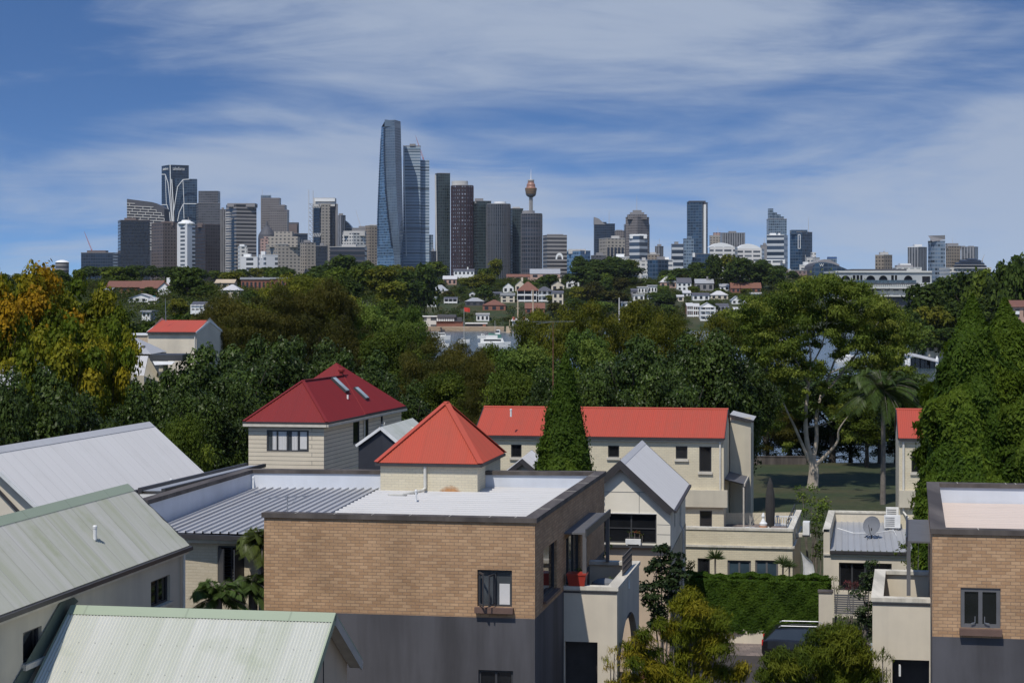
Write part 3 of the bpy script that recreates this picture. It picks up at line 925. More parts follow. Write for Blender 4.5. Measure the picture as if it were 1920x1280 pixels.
# ---- the brick house by the conifers ---------------------------------------------
C2 = Vector((10.74, 47.7, 0)); C2B = Vector((13.33, 59.8, 0)); D2 = (C2B - C2).normalized()
def brick_house_two():
    root = empty('brick_house', (14, 52, 0), 'tan brick house cut by the picture edge, pinkish ribbed roof behind its mossy coping', 'house')
    CR = C2 + E1 * 6.5; CRB = C2B + E1 * 6.5
    o = opn(C2, CR, 1801, 1876, 1102, 1177)
    w = MB(); wall(w, C2, CR, ZB - .05, ZC0, [o], .14); wall(w, C2B, C2, ZB - .05, ZC0); wall(w, CR, CRB, ZB - .05, ZC0)
    w.build('brick_wall', 'brick_tan', root)
    w = MB(); wall(w, C2, CR, 0, ZB - .05); wall(w, C2B, C2, 0, ZB - .05); wall(w, CR, CRB, 0, ZB - .05); wall(w, CRB, C2B, 0, ZC0)
    w.build('render_wall', 'render_grey', root)
    f = window(root, C2, CR, o, mull=1, fw=.10, frame='frame_grey', depth=.06)
    m = MB(); d = E1; n = Vector((d.y, -d.x, 0))
    m.box(C2 + d * (o[0] + o[1]) / 2 + n * .05 + EZ * (o[2] - .09), o[1] - o[0] + .06, .24, .16, d, n); m.build('sill', 'sill_brown', f)
    m = MB()
    for k in (.36, .60): 
        x = o[0] + (o[1] - o[0]) * k
        m.bar(C2 + d * x + n * .01 + EZ * (o[2] + .14), C2 + d * (x + (-.10 if k < .5 else .12)) + n * .02 + EZ * (o[2] + .12), .02); 
        m.bar(C2 + d * x + n * .01 + EZ * (o[2] + .14), C2 + d * x + n * .02 + EZ * (o[2] + .30), .02)
    m.build('window_stay', 'steel', f)
    coping([CRB, C2B, C2, CR], -.0, .0, 0, 0)
    c = coping([CR + E1 * .4, CRB + E1 * .4, C2B, C2, CR + E1 * .4], .05, .34, ZC0, ZC)
    c = coping([CRB, C2B, C2, CR], .05, .34, ZC0, ZC); cap = c.build('coping', 'coping', root)
    j = MB()
    for a in (1.15, 2.3, 3.6):
        p = C2 + E1 * a; j.bar(p - E2 * .05 + EZ * (ZC + .002), p + E2 * .34 + EZ * (ZC + .002), .02, .006)
    for a in (.9, 2.4, 2.7):
        p = C2B + E1 * a; j.bar(p + E2 * .05 + EZ * (ZC + .002), p - E2 * .34 + EZ * (ZC + .002), .02, .006)
    j.build('coping_joint', 'trim_cream', cap)
    q0 = off(C2B, .28, -.28); q1 = off(CRB, 0, -.28); q3 = off(C2, .28, .28)
    w = MB(); wall(w, q0, q1, 8.3, ZC0); wall(w, q3, q0, 8.3, ZC0); wall(w, off(CR, 0, .28), q3, 8.3, ZC0); w.build('parapet_lining', 'panel_white', root)
    m = MB(); sheet(m, [q3 + EZ * 8.62, q0 + EZ * 8.72, q1 + EZ * 8.72, off(CR, 0, .28, 8.62)], E2, .42, .05, 'rib'); m.build('deck_roof', 'roof_pinkish', root)
brick_house_two()
K2 = C2 + D2 * 4.85
r_, KQ = balcony('l', K2, -E1, D2, 1.60, 5.6, 'cream rendered balcony with open top beside the brick house with pinkish roof', '', mirror=True)
awning(C2 + D2 * 5.3, -E1, D2, 5.3, 'flat charcoal awning and post above the empty balcony', mirror=True)
m = MB(); p = KQ[1] + E1 * .75 - D2 * .02 + EZ * 4.95; m.bar(p, p - E2 * .16, .04); m.bar(p - E2 * .16 + EZ * .02, p - E2 * .16 - EZ * .28, .05)
small('wall_lamp', 'small white wall lamp casting a thin shadow on the empty balcony front', 'wall lamp', m, 'white_paint')

# ---- green roofs -----------------------------------------------------------------
def green_house_long():
    root = empty('green_roof_house', (-12, 40, 0), 'house with a long weathered green corrugated roof and a shaded beige wall', 'house')
    ef = Vector((-8.64, 50.0, 8.66)); rf = Vector((-10.30, 50.0, 10.29)); D = Vector((-.188, -1, 0))
    L = 17.0
    en = ef + D * L; rn = rf + D * L
    ef = ef + D * -.0
    bf = rf + Vector((-1.7, .3, -1.63)); bn = bf + D * L
    gable_roof(root, 'roof', en, ef, rn, rf, bf, bn, 'roof_green', cap='ridge_green', capw=.26, amp=.016, barge='trim_dark', barge_h=.12, gutter='trim_dark')
    wf = v2(ef) + Vector((-.14, -.14, 0)); wn = v2(en) + Vector((-.14, 0, 0))
    o1 = opn(wn, wf, 283, 319, 1083, 1135); o2 = opn(wn, wf, 43, 78, 1177, 1240)
    o1 = (o1[0], o1[1], o1[2] + .02, o1[3]); o2 = (o2[0], o2[1], o2[2] + .02, o2[3] - .02)
    w = MB(); wall(w, wn, wf, 0, 8.56, [o1, o2], .15)
    bw = v2(bf) + Vector((.14, -.14, 0)); bwn = v2(bn) + Vector((.14, 0, 0))
    wall(w, wf, bw, 0, 8.56); wall(w, bw, bwn, 0, 8.56)
    w.face([(wf.x, wf.y, 8.56), (bw.x, bw.y, 8.56), (rf.x, rf.y - .14, 10.14)])
    w.build('house_wall', 'render_khaki', root)
    window(root, wn, wf, o1, mull=1, fw=.05, sill='render_khaki'); window(root, wn, wf, o2, mull=0, fw=.05, sill='trim_cream', sill_h=.12)
    pipe(root, [wf + Vector((.06, -.25, 8.5)), wf + Vector((.06, -.25, 0.2))], .04, 'pipe_cream')
    m = MB(); m.bar(v2(en) + Vector((-.06, 0, 8.50)), v2(ef) + Vector((-.06, -.05, 8.50)), .12, .09); m.build('eave_trim', 'trim_cream', root)
    # flashing where the lower roof meets this wall
    k = lambda Y, z: Vector((wf.x + (Y - wf.y) * .188 + .02, Y, z))
    Yr = 42.4
    m = MB(); 
    pts = [(Yr + .3, 8.32), (Yr - 4.6, 5.5)]
    m.face([k(Yr + .15, 8.62), k(Yr + .75, 8.28), k(Yr + .1, 8.10), k(Yr - 4.6, 5.32), k(Yr - 4.6, 5.85)][::-1])
    m.build('flashing', 'flash_green', root)
    return root
green_house_long()
vent(P(178, 1008, 45.6), .26, .045, 'white roof vent on the long weathered green roof')

G2L = Vector((-10.0, 42.45, 8.29)); G2R = G2L + E1 * 6.15
def green_house_gable():
    root = empty('green_roof_house', (-7, 40, 0), 'lower gabled house with a pale green corrugated roof in front of the brick wall', 'house')
    dn = 3.6; pz = .66
    r0, r1 = G2L, G2R
    A = r0 - E2 * dn - EZ * dn * pz; B = r1 - E2 * dn - EZ * dn * pz
    bd = 2.35; bz = .62
    C = r1 + E2 * bd - EZ * bd * bz; D = r0 + E2 * bd - EZ * bd * bz
    gable_roof(root, 'roof', A, B, r0, r1, C, D, 'roof_green_pale', cap='ridge_green', capw=.30, amp=.015, barge='ridge_green', barge_h=.17, gutter='trim_dark')
    # gable end wall
    i = .28
    w1 = v2(B) - E1 * i; w2 = v2(C) - E1 * i; rr = r1 - E1 * i - EZ * .09
    zB = B.z - .05; zC = C.z - .05
    w = MB()
    w.face([v2(w1) + EZ * 0, v2(w2) + E2 * -.2 + EZ * 0, v2(w2) - E2 * .2 + EZ * (zC + .05), rr, v2(w1) + EZ * zB])
    w.face([v2(A), v2(w1), v2(w1) + EZ * zB, v2(A) + EZ * zB])
    w.build('gable_wall', 'render_beige', root)
    # soffit strip under the far rake and the gutter end
    m = MB(); s1 = C - EZ * .20 - E1 * .14; s0 = r1 - EZ * .20 - E1 * .14
    m.bar(s0, s1, .26, .02, Vector((0, 0, 1))); m.build('soffit', 'trim_cream', root)
    m = MB(); m.bar(r1 - EZ * .16 + E1 * .03, C - EZ * .16 + E1 * .03, .03, .20); m.build('verge_trim', 'timber_pale', root)
    m = MB(); m.bar(v2(w1).lerp(w2, .62) + E1 * .01 + EZ * 0, v2(w1).lerp(w2, .62) + E1 * .01 + EZ * 7.3, .02, .02); m.build('panel_joint', 'trim_dark', root)
green_house_gable()

# ---- white roof at the back left -------------------------------------------------
def white_roof_house():
    root = empty('white_roof_house', (-15, 70, 0), 'house under a wide plain white corrugated roof behind the green roof', 'house')
    ef = P(382, 886, 77.9); rf = P(280, 791, 78.0)
    D = Vector((-.215, -1, 0)); L = 14.3
    en = ef + D * L; rn = rf + D * L
    bf = rf + Vector((-2.3, .5, -2.1)); bn = bf + D * L
    gable_roof(root, 'roof', en, ef, rn, rf, bf, bn, 'roof_white', cap='roof_white', capw=.3, barge='trim_white', barge_h=.14, gutter='trim_dark')
    wf = v2(ef) + Vector((-.2, -.2, 0)); wn = v2(en) + Vector((-.15, .35, 0)); wb = v2(bn) + Vector((.15, .35, 0)); wbf = v2(bf) + Vector((.15, -.2, 0))
    w = MB(); wall(w, wn, wf, 0, 7.9); wall(w, wf, wbf, 0, 7.9); wall(w, wbf, wb, 0, 7.9)
    w.face([wb, wn, wn + EZ * 7.75, v2(rn) + Vector((.02, .35, 9.98)), wb + EZ * 7.75])
    w.face([wf + EZ * 7.9, wbf + EZ * 7.9, v2(rf) + Vector((0, -.2, 9.95))])
    w.build('house_wall', 'render_cream', root)
    m = MB(); a = wn + EZ * 7.0 + E2 * -.06; m.bar(a + Vector((.3, 0, -.2)), v2(rn) + Vector((.0, .28, 9.35)), .06, .10); m.build('gable_trim', 'trim_dark', root)
white_roof_house()
# low roof strip between it and the white parapet
root = empty('link_roof', P(330, 905, 72), 'narrow dark-edged roof strip between the white roof and the ribbed deck', 'roof')
m = MB(); a = P(262, 920, 60.0); b = P(462, 872, 77); sh = Vector((.75, 0, 0))
m.face([a, a + sh, b + sh, b]); m.build('roof_sheet', 'roof_grey', root)
m = MB(); m.bar(a + EZ * .02, b + EZ * .02, .12, .16); m.bar(a + sh, b + sh, .12, .14); m.build('roof_edge', 'trim_dark', root)
m = MB(); m.face([v2(a) + sh, v2(b) + sh, b + sh - EZ * .1, a + sh - EZ * .1]); m.face([v2(a), v2(a) + sh, a + sh - EZ * .1, a - EZ * .1]); m.build('link_wall', 'render_white', root)
vent(P(321, 911, 66.5) , .22, .05, 'stubby white vent between the white roof and the parapet')

# ---- crimson hipped house ----------------------------------------------------------
def crimson_house():
    root = empty('weatherboard_house', (-11, 95, 0), 'weatherboard house with crimson hipped roof and two skylights', 'house')
    f0 = Vector((Xat(466, 90.6), 90.6, 0)); f1 = f0 + E1 * 3.78
    b1 = f1 + Vector((.225, .974, 0)) * 13.2; b0 = b1 - E1 * 3.78
    dS = (b1 - f1).normalized()
    o1 = opn(f0, f1, 500, 579, 806, 846)
    w = MB(); wall(w, f0, f1, 6.2, 9.2, [o1], .08)
    os_ = [opn(f1, b1, 662, 674, 790, 832), opn(f1, b1, 683, 691, 788, 822), opn(f1, b1, 714, 718, 782, 800)]
    os_ = [(a, b, 7.85 if k < 2 else 8.3, 9.0) for k, (a, b, c, d) in enumerate(os_)]
    wall(w, f1, b1, 6.2, 9.2, os_, .08); wall(w, b1, b0, 6.2, 9.2); wall(w, b0, f0, 6.2, 9.2)
    w.build('boarded_wall', 'weatherboard', root)
    w = MB()
    g0, g1, g2, g3 = f0 - E1 * .03 - E2 * .05, f1 + E1 * .06 - E2 * .05, b1 + E1 * .06, b0
    for a, b in ((g0, g1), (g1, g2), (g2, g3), (g3, g0)): wall(w, a, b, 0, 6.72)
    w.build('lower_wall', 'brick_cream', root)
    window(root, f0, f1, o1, mull=3, fw=.07, depth=.02, glass='glass_grey', curtains=[(.14, .26), (.28, .47), (.60, .76)], blind=(.79, .95, .12, .95))
    for o in os_: window(root, f1, b1, o, mull=0, fw=.06, depth=.03)
    ov = .2; ze = 9.28
    e0 = f0 - E1 * ov - E2 * ov + EZ * ze; e1 = f1 + E1 * ov - E2 * ov + EZ * ze
    e2 = b1 + E1 * ov + dS * ov + EZ * ze; e3 = b0 - E1 * ov + dS * ov + EZ * ze
    mid0 = (e0 + e1) / 2
    a0 = mid0 + dS * 2.6; a0.z = 11.15
    a1 = mid0 + dS * 9.6; a1.z = 11.15
    m = MB(); pk = dict(pitch=.12, amp=.008)
    sheet(m, [e0, e1, a0], e1 - e0, **pk)
    sheet(m, [e1, e2, a1, a0], e2 - e1, **pk); sheet(m, [e3, e0, a0, a1], e0 - e3, **pk); sheet(m, [e2, e3, a1], e3 - e2, **pk)
    m.face([e3, e2, e1, e0])
    rf = m.build('roof', 'roof_crimson', root)
    # taller pyramid over the rear rooms
    R0 = e1 + dS * 6.2; R1 = e2.copy(); q = [R0 - E1 * 5.5, R0, R1, R1 - E1 * 5.5]
    for p in q: p.z = ze + .03
    ap = (R0 + R1) / 2 - E1 * 2.75; ap.z = 11.80
    m = MB()
    for i in range(4): sheet(m, [q[i], q[(i + 1) % 4], ap], q[(i + 1) % 4] - q[i], **pk)
    m.build('roof', 'roof_crimson', root)
    m = MB()
    for a, b in ((e0, a0), (e1, a0), (a0, a1)): m.bar(a + EZ * .03, b + EZ * .03, .16, .025)
    m.build('hip_cap', 'roof_crimson', rf)
    m = MB()
    for a, b in ((e0, e1), (e1, e2), (e2, e3), (e3, e0)): m.bar(a - EZ * .05, b - EZ * .05, .08, .10)
    m.build('gutter', 'trim_dark', rf)
    m = MB()
    for a, b in ((e0, e1), (e1, e2)): m.bar(a - EZ * .17, b - EZ * .17, .16, .12)
    m.build('eave_trim', 'trim_cream', rf)
    # skylights on the right-hand slope
    n = (e2 - e1).cross(a0 - e1).normalized(); 
    if n.z < 0: n = -n
    u = (e2 - e1).normalized(); w2 = n.cross(u).normalized()
    if w2.z < 0: w2 = -w2
    def on(px, py):
        # point of the slope seen at px,py
        d = Vector(((px - 960) / F, 1, -(py - HY) / F)); o = Vector((0, 0, HC))
        return o + d * ((e1 - o).dot(n) / d.dot(n))
    for k, (pa, pb) in enumerate((((625, 711), (648, 735)), ((668, 731), (684, 747)))):
        p = on(*pa); q_ = on(*pb); c_ = (p + q_) / 2; L = max(abs((q_ - p).dot(w2)), .8)
        fr = MB(); fr.box(c_ + n * .07, .62, L + .1, .12, u, w2, n); f = fr.build('skylight', 'frame_dark', rf)
        g = MB(); g.box(c_ + n * .135, .50, L, .02, u, w2, n); g.build('pane', 'glass_sky', f)
    p = on(640, 703); MB().lathe(p, [(.10, -.05), (.10, .15), (.17, .2), (.17, .3), (.08, .36), (.001, .37)], 10).build('roof_cowl', 'roof_crimson', rf)
    p = on(652, 748); MB().tube([p, p + EZ * .22], .05, 8).build('vent_pipe', 'white_paint', rf)
    pp = f1 + dS * 6.3 + E1 * .06
    pipe(root, [pp + EZ * 9.15, pp + EZ * 7.0], .04)
    pp = f1 + dS * 8.9 + E1 * .2
    m = MB(); m.lathe(Vector((pp.x, pp.y, 8.35)), [(.05, -.28), (.05, .28)], 6); m.tube([pp + EZ * 8.7, pp + EZ * 8.7 + E1 * .2 - E2 * .2, pp + EZ * 8.1 - E2 * .2], .03, 6); m.build('wall_bracket', 'trim_white', root)
crimson_house()
def black_gable():
    root = empty('black_gable_house', P(712, 880, 80), 'small black gabled house with white verge trim beside the crimson-roofed house', 'house')
    Y = 80.0
    a = P(672, 833, Y + .9); b = P(715, 802, Y + .3); c = P(748, 830, Y); 
    g0 = v2(P(672, 833, Y + .9)); g1 = v2(c)
    ext = E2 * 6
    w = MB(); w.face([g0, g1, c, b, a]); w.face([g1, g1 + ext, c + ext, c]); w.face([g0 + ext, g0, a, a + ext])
    w.build('house_wall', 'wall_black', root)
    r = MB(); dz = EZ * .05
    for p, q in ((a, b), (b, c)):
        r.face([p + dz - E2 * .12, q + dz - E2 * .12, q + dz + ext, p + dz + ext])
        r.face([p - E2 * .12, q - E2 * .12, q + ext, p + ext][::-1])
    rr = r.build('roof', 'roof_green_pale', root)
    m = MB(); m.bar(a - E2 * .13 - (b - a).normalized() * .1, b - E2 * .13, .05, .12); m.bar(c - E2 * .13 + (c - b).normalized() * .2, b - E2 * .13, .05, .12); m.build('verge_trim', 'trim_white', rr)
black_gable()
def green_patch():
    root = empty('green_roof_shed', P(760, 830, 84), 'small house with pale green roof between the crimson and the red pyramid roofs', 'house')
    a = P(738, 829, 83); b = P(752, 801, 84.5); c = P(800, 801, 84.0); d = P(800, 829, 82.6)
    m = MB(); sheet(m, [a, d, c, b], d - a, .12, .01); m.build('roof', 'roof_green_pale', root)
    m = MB(); m.face([v2(a), v2(d), d - EZ * .05, a - EZ * .05]); m.build('house_wall', 'render_khaki', root)
green_patch()

# ---- white gabled house -----------------------------------------------------------
def white_gable():
    root = empty('white_gable_house', (5, 80, 0), 'cream panelled house with steep white gable roof and shuttered window band', 'house')
    ap = P(1163, 863, 76.0); hw = 2.18; ez = 6.68
    D = Vector((.152, .988, 0)); L = 10.7
    A = v2(ap) + E1 * hw + EZ * ez; B = A + D * L           # right eave, near to far
    Cc = v2(ap) - E1 * hw + EZ * ez; Dd = Cc + D * L
    r0, r1 = ap, ap + D * L
    gable_roof(root, 'roof', A, B, r0, r1, Dd, Cc, 'roof_white', cap='roof_white', capw=.25, barge='trim_dark', barge_h=.28, pitch=.076, amp=.006, gutter='trim_dark')
    i = .28
    f0 = v2(Cc) + E1 * .16 + D * i; f1 = v2(A) - E1 * .16 + D * i; s1 = f1 + D * (L - .5); s0 = f0 + D * (L - .5)
    zE = 6.62; ll = (f1 - f0).length
    win = opn(f0, f1, 1110, 1231, 961, 1017); win = (.35, win[1], 5.26, 6.46)
    w = MB()
    wall(w, f0, f1, 5.16, zE - .02, [win], .16)
    w.face([f0 + EZ * (zE - .02), f1 + EZ * (zE - .02), v2(ap) + D * i + EZ * (ap.z - .12)])
    osd = [(2.6, 3.1, 5.6, 6.4)]
    wall(w, f1, s1, 4.9, zE, osd, .08); wall(w, s1, s0, 0, zE); wall(w, s0, f0, 0, zE)
    w.face([s1 + EZ * zE, s0 + EZ * zE, v2(r1) - D * .25 + EZ * (ap.z - .12)])
    w.build('panelled_wall', 'panel_cream', root)
    w = MB(); wall(w, f0 - E2 * .03, f1 - E2 * .03, 0, 5.12); w.build('base_wall', 'render_beige', root)
    w = MB(); wall(w, f1 + E1 * .02, s1 + E1 * .02, 0, 4.9); w.build('side_base_wall', 'brick_cream_warm', root)
    m = MB(); m.bar(f0 - E2 * .10 + EZ * 5.16, f1 - E2 * .10 + EZ * 5.16 + E1 * .02, .30, .09); m.build('window_ledge', 'frame_dark', root)
    window(root, f0, f1, win, depth=.14, mull=2, trans=1, fw=.06)
    window(root, f1, s1, osd[0], depth=.04, mull=0, fw=.05)
    # joints of the wall panels
    m = MB(); z = 7.35
    k = (ap.z - .12 - z) / (ap.z - .12 - zE)
    mid = (f0 + f1) / 2
    m.bar(mid - E1 * (ll / 2 * k) - E2 * .004 + EZ * z, mid + E1 * (ll / 2 * k) - E2 * .004 + EZ * z, .008, .018)
    m.bar(mid + E1 * .75 - E2 * .004 + EZ * 6.48, mid + E1 * .75 - E2 * .004 + EZ * z, .018, .008)
    a = f0 + E1 * (win[1] + .02) - E2 * .004
    for zz in (5.65, 6.05): m.bar(a + EZ * zz, f1 - E2 * .004 + EZ * zz, .008, .014)
    m.build('panel_joint', 'frame_grey', root)
    m = MB(); e = f0 + E1 * win[1] * .5 - E2 * .01; m.bar(f0 + E1 * win[0] - E2 * .01 + EZ * 6.485, f0 + E1 * win[1] - E2 * .01 + EZ * 6.485, .04, .035); m.build('head_trim', 'trim_white', root)
    pp = f1 + D * 5.3 + E1 * .08
    pipe(root, [pp + EZ * 6.55, pp + EZ * 5.4, pp + EZ * 5.2 + E1 * .12, pp + E1 * .12 + EZ * 2.5], .045)
    pb = f0 + E1 * (win[1] * .73) - E2 * .12
    return pb
PB = white_gable()
root = empty('window_box', (PB.x, PB.y, 5.21), 'white window box with red trailing flowers on the dark window ledge', 'window box')
m = MB(); m.box(Vector((PB.x, PB.y, 5.35)), .62, .2, .2, E1, E2); m.box(Vector((PB.x, PB.y, 5.225)) - E1 * .26, .05, .18, .05); m.box(Vector((PB.x, PB.y, 5.225)) + E1 * .26, .05, .18, .05); m.build('box', 'white_paint', root)
WBOX = root

def small_gable():
    root = empty('small_gable_house', P(980, 880, 78), 'small white gable roof peeping out behind the cypress and the turret', 'house')
    ap = P(979, 860, 78.0); hw = 1.3; L = 4.5; dz = 1.05; D = Vector((.1, .995, 0))
    A = ap + E1 * hw - EZ * dz; C = ap - E1 * hw - EZ * dz
    gable_roof(root, 'roof', A, A + D * L, ap, ap + D * L, C + D * L, C, 'roof_white', cap=None, barge='trim_dark', barge_h=.2)
    w = MB(); f0 = v2(C) + E2 * .2 + E1 * .1; f1 = v2(A) + E2 * .2 - E1 * .1
    w.face([f0, f1, f1 + EZ * (A.z - .05), v2(ap) + E2 * .2 + EZ * (ap.z - .1), f0 + EZ * (A.z - .05)]); w.face([f1, f1 + D * 4, f1 + D * 4 + EZ * (A.z - .1), f1 + EZ * (A.z - .1)])
    w.build('house_wall', 'render_khaki', root)
small_gable()

# ---- long red-roofed houses ---------------------------------------------------------
def long_house(corner, length, label, wins, right_end=True, band=True):
    """corner: front corner (right one if right_end)"""
    root = empty('long_house', (corner.x, corner.y, 0), label, 'house', 'long cream houses with red corrugated roofs')
    f1 = v2(corner) if right_end else v2(corner) + E1 * length
    f0 = f1 - E1 * length
    dp = 5.8; b1 = f1 + E2 * dp; b0 = f0 + E2 * dp; zw = 8.08
    ops = [opn(f0, f1, *w[:4]) for w in wins]
    w = MB(); wall(w, f0, f1, 0, zw, ops, .12); wall(w, f1, b1, 0, zw); wall(w, b1, b0, 0, zw); wall(w, b0, f0, 0, zw)
    zr = 9.38
    w.face([f1 + EZ * zw, b1 + EZ * zw, (f1 + b1) / 2 + EZ * zr]); w.face([b0 + EZ * zw, f0 + EZ * zw, (f0 + b0) / 2 + EZ * zr])
    w.build('house_wall', 'brick_cream', root)
    for o, wn in zip(ops, wins): window(root, f0, f1, o, mull=wn[4], fw=.05, sill='trim_cream' if wn[5] else None, sill_h=.13, blind=wn[6] if len(wn) > 6 else None)
    ov = .14; e = .04
    A = f0 - E1 * e - E2 * ov + EZ * 8.14; B = f1 + E1 * e - E2 * ov + EZ * 8.14
    C = b1 + E1 * e + E2 * ov + EZ * 8.14; D = b0 - E1 * e + E2 * ov + EZ * 8.14
    r0 = (A + D) / 2; r0.z = 9.47; r1 = (B + C) / 2; r1.z = 9.47
    gable_roof(root, 'roof', A, B, r0, r1, C, D, 'roof_red', cap='roof_red', capw=.15, barge='trim_dark', barge_h=.1, gutter='trim_dark', pitch=.10, amp=.012)
    m = MB(); m.bar(f0 - E2 * .06 + EZ * 7.99, f1 - E2 * .06 + EZ * 7.99, .1, .16); m.build('eave_trim', 'trim_cream', root)
    if band:
        m = MB(); m.box((f0 + f1) / 2 - E2 * .12 + E1 * .1 + EZ * 5.06, length + .2, .24, .86, E1, E2); m.build('string_course', 'render_khaki', root)
    return root, f0, f1, b1
C3 = Vector((10.776, 95.0, 0))
r3, g0, g1, gb = long_house(C3, 12.9, 'long cream house with red corrugated roof stretching behind the cypress',
    [(958, 978, 833, 857, 0, 1), (1140, 1161, 835, 857, 0, 1), (1267, 1289, 836, 860, 0, 1), (1311, 1334, 837, 884, 0, 1), (1312, 1335, 957, 988, 0, 0)])
pipe(r3, [C3 - E1 * .18 - E2 * .07 + EZ * 7.95, C3 - E1 * .18 - E2 * .07 + EZ * 5.5], .05)
vent(P(958, 779, 96.6), .30, .05, 'white vent pipe on the long red roof')
# rear wing with the grey roof and the side verandah
def rear_wing():
    root = empty('rear_wing', P(1378, 830, 102), 'grey-roofed rear wing and verandah at the end of the long red-roofed house', 'house wing')
    a = gb + E1 * .05 - E2 * 1.0; w = MB()
    p0 = a; p1 = a + E1 * 1.1; q1 = p1 + E2 * 3.2; 
    ow = (.35, .8, 6.0, 8.0)
    wall(w, p0, p1, 0, 8.9); wall(w, p1, q1, 0, 8.6, [(.6, 1.4, 6.6, 8.0)], .1)
    w.build('wing_wall', 'render_khaki', root)
    window(root, p1, q1, (.6, 1.4, 6.6, 8.0), mull=0)
    m = MB(); sheet(m, [p0 + EZ * 9.05 - E2 * .15, p1 + EZ * 8.75 - E2 * .15 + E1 * .15, q1 + EZ * 8.75 + E1 * .15, p0 + E2 * 3.2 + EZ * 9.05], E2, .2, .02, 'rib'); rf = m.build('roof', 'roof_grey', root)
    m = MB(); m.bar(p0 + EZ * 8.98 - E2 * .17, p1 + EZ * 8.68 - E2 * .17 + E1 * .15, .04, .14); m.build('barge_board', 'trim_dark', rf)
    # verandah roof along the end wall
    v0 = C3 + E1 * .02 + E2 * .6; v1 = v0 + E2 * 6.6; z = 5.75
    m = MB(); m.face([v0 + EZ * (z + .25), v0 + E1 * 1.0 + EZ * z, v1 + E1 * 1.0 + EZ * z, v1 + EZ * (z + .25)])
    m.face([v0 + EZ * (z + .20), v0 + E1 * 1.0 + EZ * (z - .05), v1 + E1 * 1.0 + EZ * (z - .05), v1 + EZ * (z + .20)][::-1]); m.build('verandah_roof', 'roof_slate', root)
    m = MB(); m.bar(v0 + E1 + EZ * (z - .04), v1 + E1 + EZ * (z - .04), .06, .14); m.build('verandah_beam', 'timber_pale', root)
    for k in (.02, .5, .98):
        p = v0.lerp(v1, k) + E1 * .95; MB().box(p + EZ * (z / 2 + 1.6), .08, .08, z - 3.3, E1, E2).build('post', 'timber_pale', root)
rear_wing()
C4 = Vector((19.70, 95.0, 0))
r4, h0, h1, hb = long_house(C4, 9.5, 'red corrugated roofed cream house half hidden by the big conifers', [(1709, 1724, 846, 885, 0, 1)], right_end=False)
pipe(r4, [C4 + E1 * .22 - E2 * .07 + EZ * 7.95, C4 + E1 * .22 - E2 * .07 + EZ * 4.4, C4 + E1 * .45 - E2 * .3 + EZ * 4.1], .06)

# ---- terrace wing with the roof garden ----------------------------------------------
def terrace_wing():
    root = empty('terrace_wing', (11, 91, 0), 'low cream brick wing with roof terrace behind the clipped hedge', 'house wing')
    f1 = Vector((13.45, 89.5, 0)); f0 = f1 - E1 * 6.8; dS = Vector((.2, .98, 0)); b1 = f1 + dS * 8.2; b0 = f0 + E2 * 6.2
    ops = [opn(f0, f1, 1308, 1331, 1046, 1100), opn(f0, f1, 1364, 1408, 1050, 1085), opn(f0, f1, 1416, 1459, 1050, 1085)]
    w = MB(); wall(w, f0, f1, 0, 4.08, ops, .12); wall(w, f1, b1, 0, 4.08); wall(w, b1, b0, 0, 4.08)
    wall(w, b1 - E1 * .25, f1 + dS * .25 - E1 * .25, 3.3, 4.08)
    wall(w, f1 + dS * .25 - E1 * .25, f0 + dS * .25, 3.3, 4.08)
    w.build('house_wall', 'brick_cream', root)
    window(root, f0, f1, ops[0], mull=0); 
    for o in ops[1:]: window(root, f0, f1, o, mull=1, fw=.09, glass='glass_blue', frame='frame_grey')
    c = coping([f0, f1, b1], .05, .30, 4.08, 4.20); c.build('coping', 'coping_pale', root)
    m = MB(); m.box((f0 + f1) / 2 - E2 * .04 + EZ * 3.30, (f1 - f0).length + .06, .10, .10, E1, E2); 
    c_ = (f1 + b1) / 2 + Vector((.04, 0, 3.30)); m.bar(f1 + Vector((.04, 0, 3.30)), b1 + Vector((.04, 0, 3.30)), .10, .10); m.build('string_course', 'coping_pale', root)
    m = MB(); m.face([p + EZ * 3.5 for p in (f0, f1, b1, b0)]); m.build('terrace_floor', 'paver', root)
    m = MB()
    for z in (4.35, 4.5): m.bar(f1 + dS * .4 - E1 * .3 + EZ * z, b1 - E1 * .3 + EZ * z, .03, .03)
    for k in range(6): m.bar((f1 + dS * .4).lerp(b1, k / 5) - E1 * .3 + EZ * 4.1, (f1 + dS * .4).lerp(b1, k / 5) - E1 * .3 + EZ * 4.5, .03)
    m.build('handrail', 'frame_dark', root)
    return f0, f1, b1, dS
tf0, tf1, tb1, tdS = terrace_wing()
TZ = 3.5
def bench(pos, ang, label):
    root = empty('garden_bench', (pos.x, pos.y, TZ), label, 'bench')
    c = Vector((pos.x, pos.y, TZ)); a = Vector((math.cos(ang), math.sin(ang), 0)); b = Vector((-a.y, a.x, 0))
    m = MB()
    for i in range(4): m.box(c + b * (-.18 + .12 * i) + EZ * .44, 1.4, .09, .03, a, b)
    m.build('seat', 'white_paint', root)
    m = MB(); m.box(c - b * .26 + EZ * .92, 1.4, .04, .08, a, b); m.box(c - b * .26 + EZ * .55, 1.4, .04, .06, a, b)
    for i in range(11): m.box(c - b * .26 + a * (-.62 + .124 * i) + EZ * .73, .05, .03, .34, a, b)
    m.build('backrest', 'white_paint', root)
    for s in (-1, 1):
        m = MB(); m.box(c + a * .68 * s + b * .2 + EZ * .33, .06, .06, .66, a, b); m.build('leg', 'white_paint', root)
        m = MB(); m.box(c + a * .68 * s - b * .26 + EZ * .48, .06, .06, .96, a, b); m.build('leg', 'white_paint', root)
        m = MB(); m.box(c + a * .68 * s - b * .03 + EZ * .68, .07, .55, .04, a, b); m.build('armrest', 'white_paint', root)
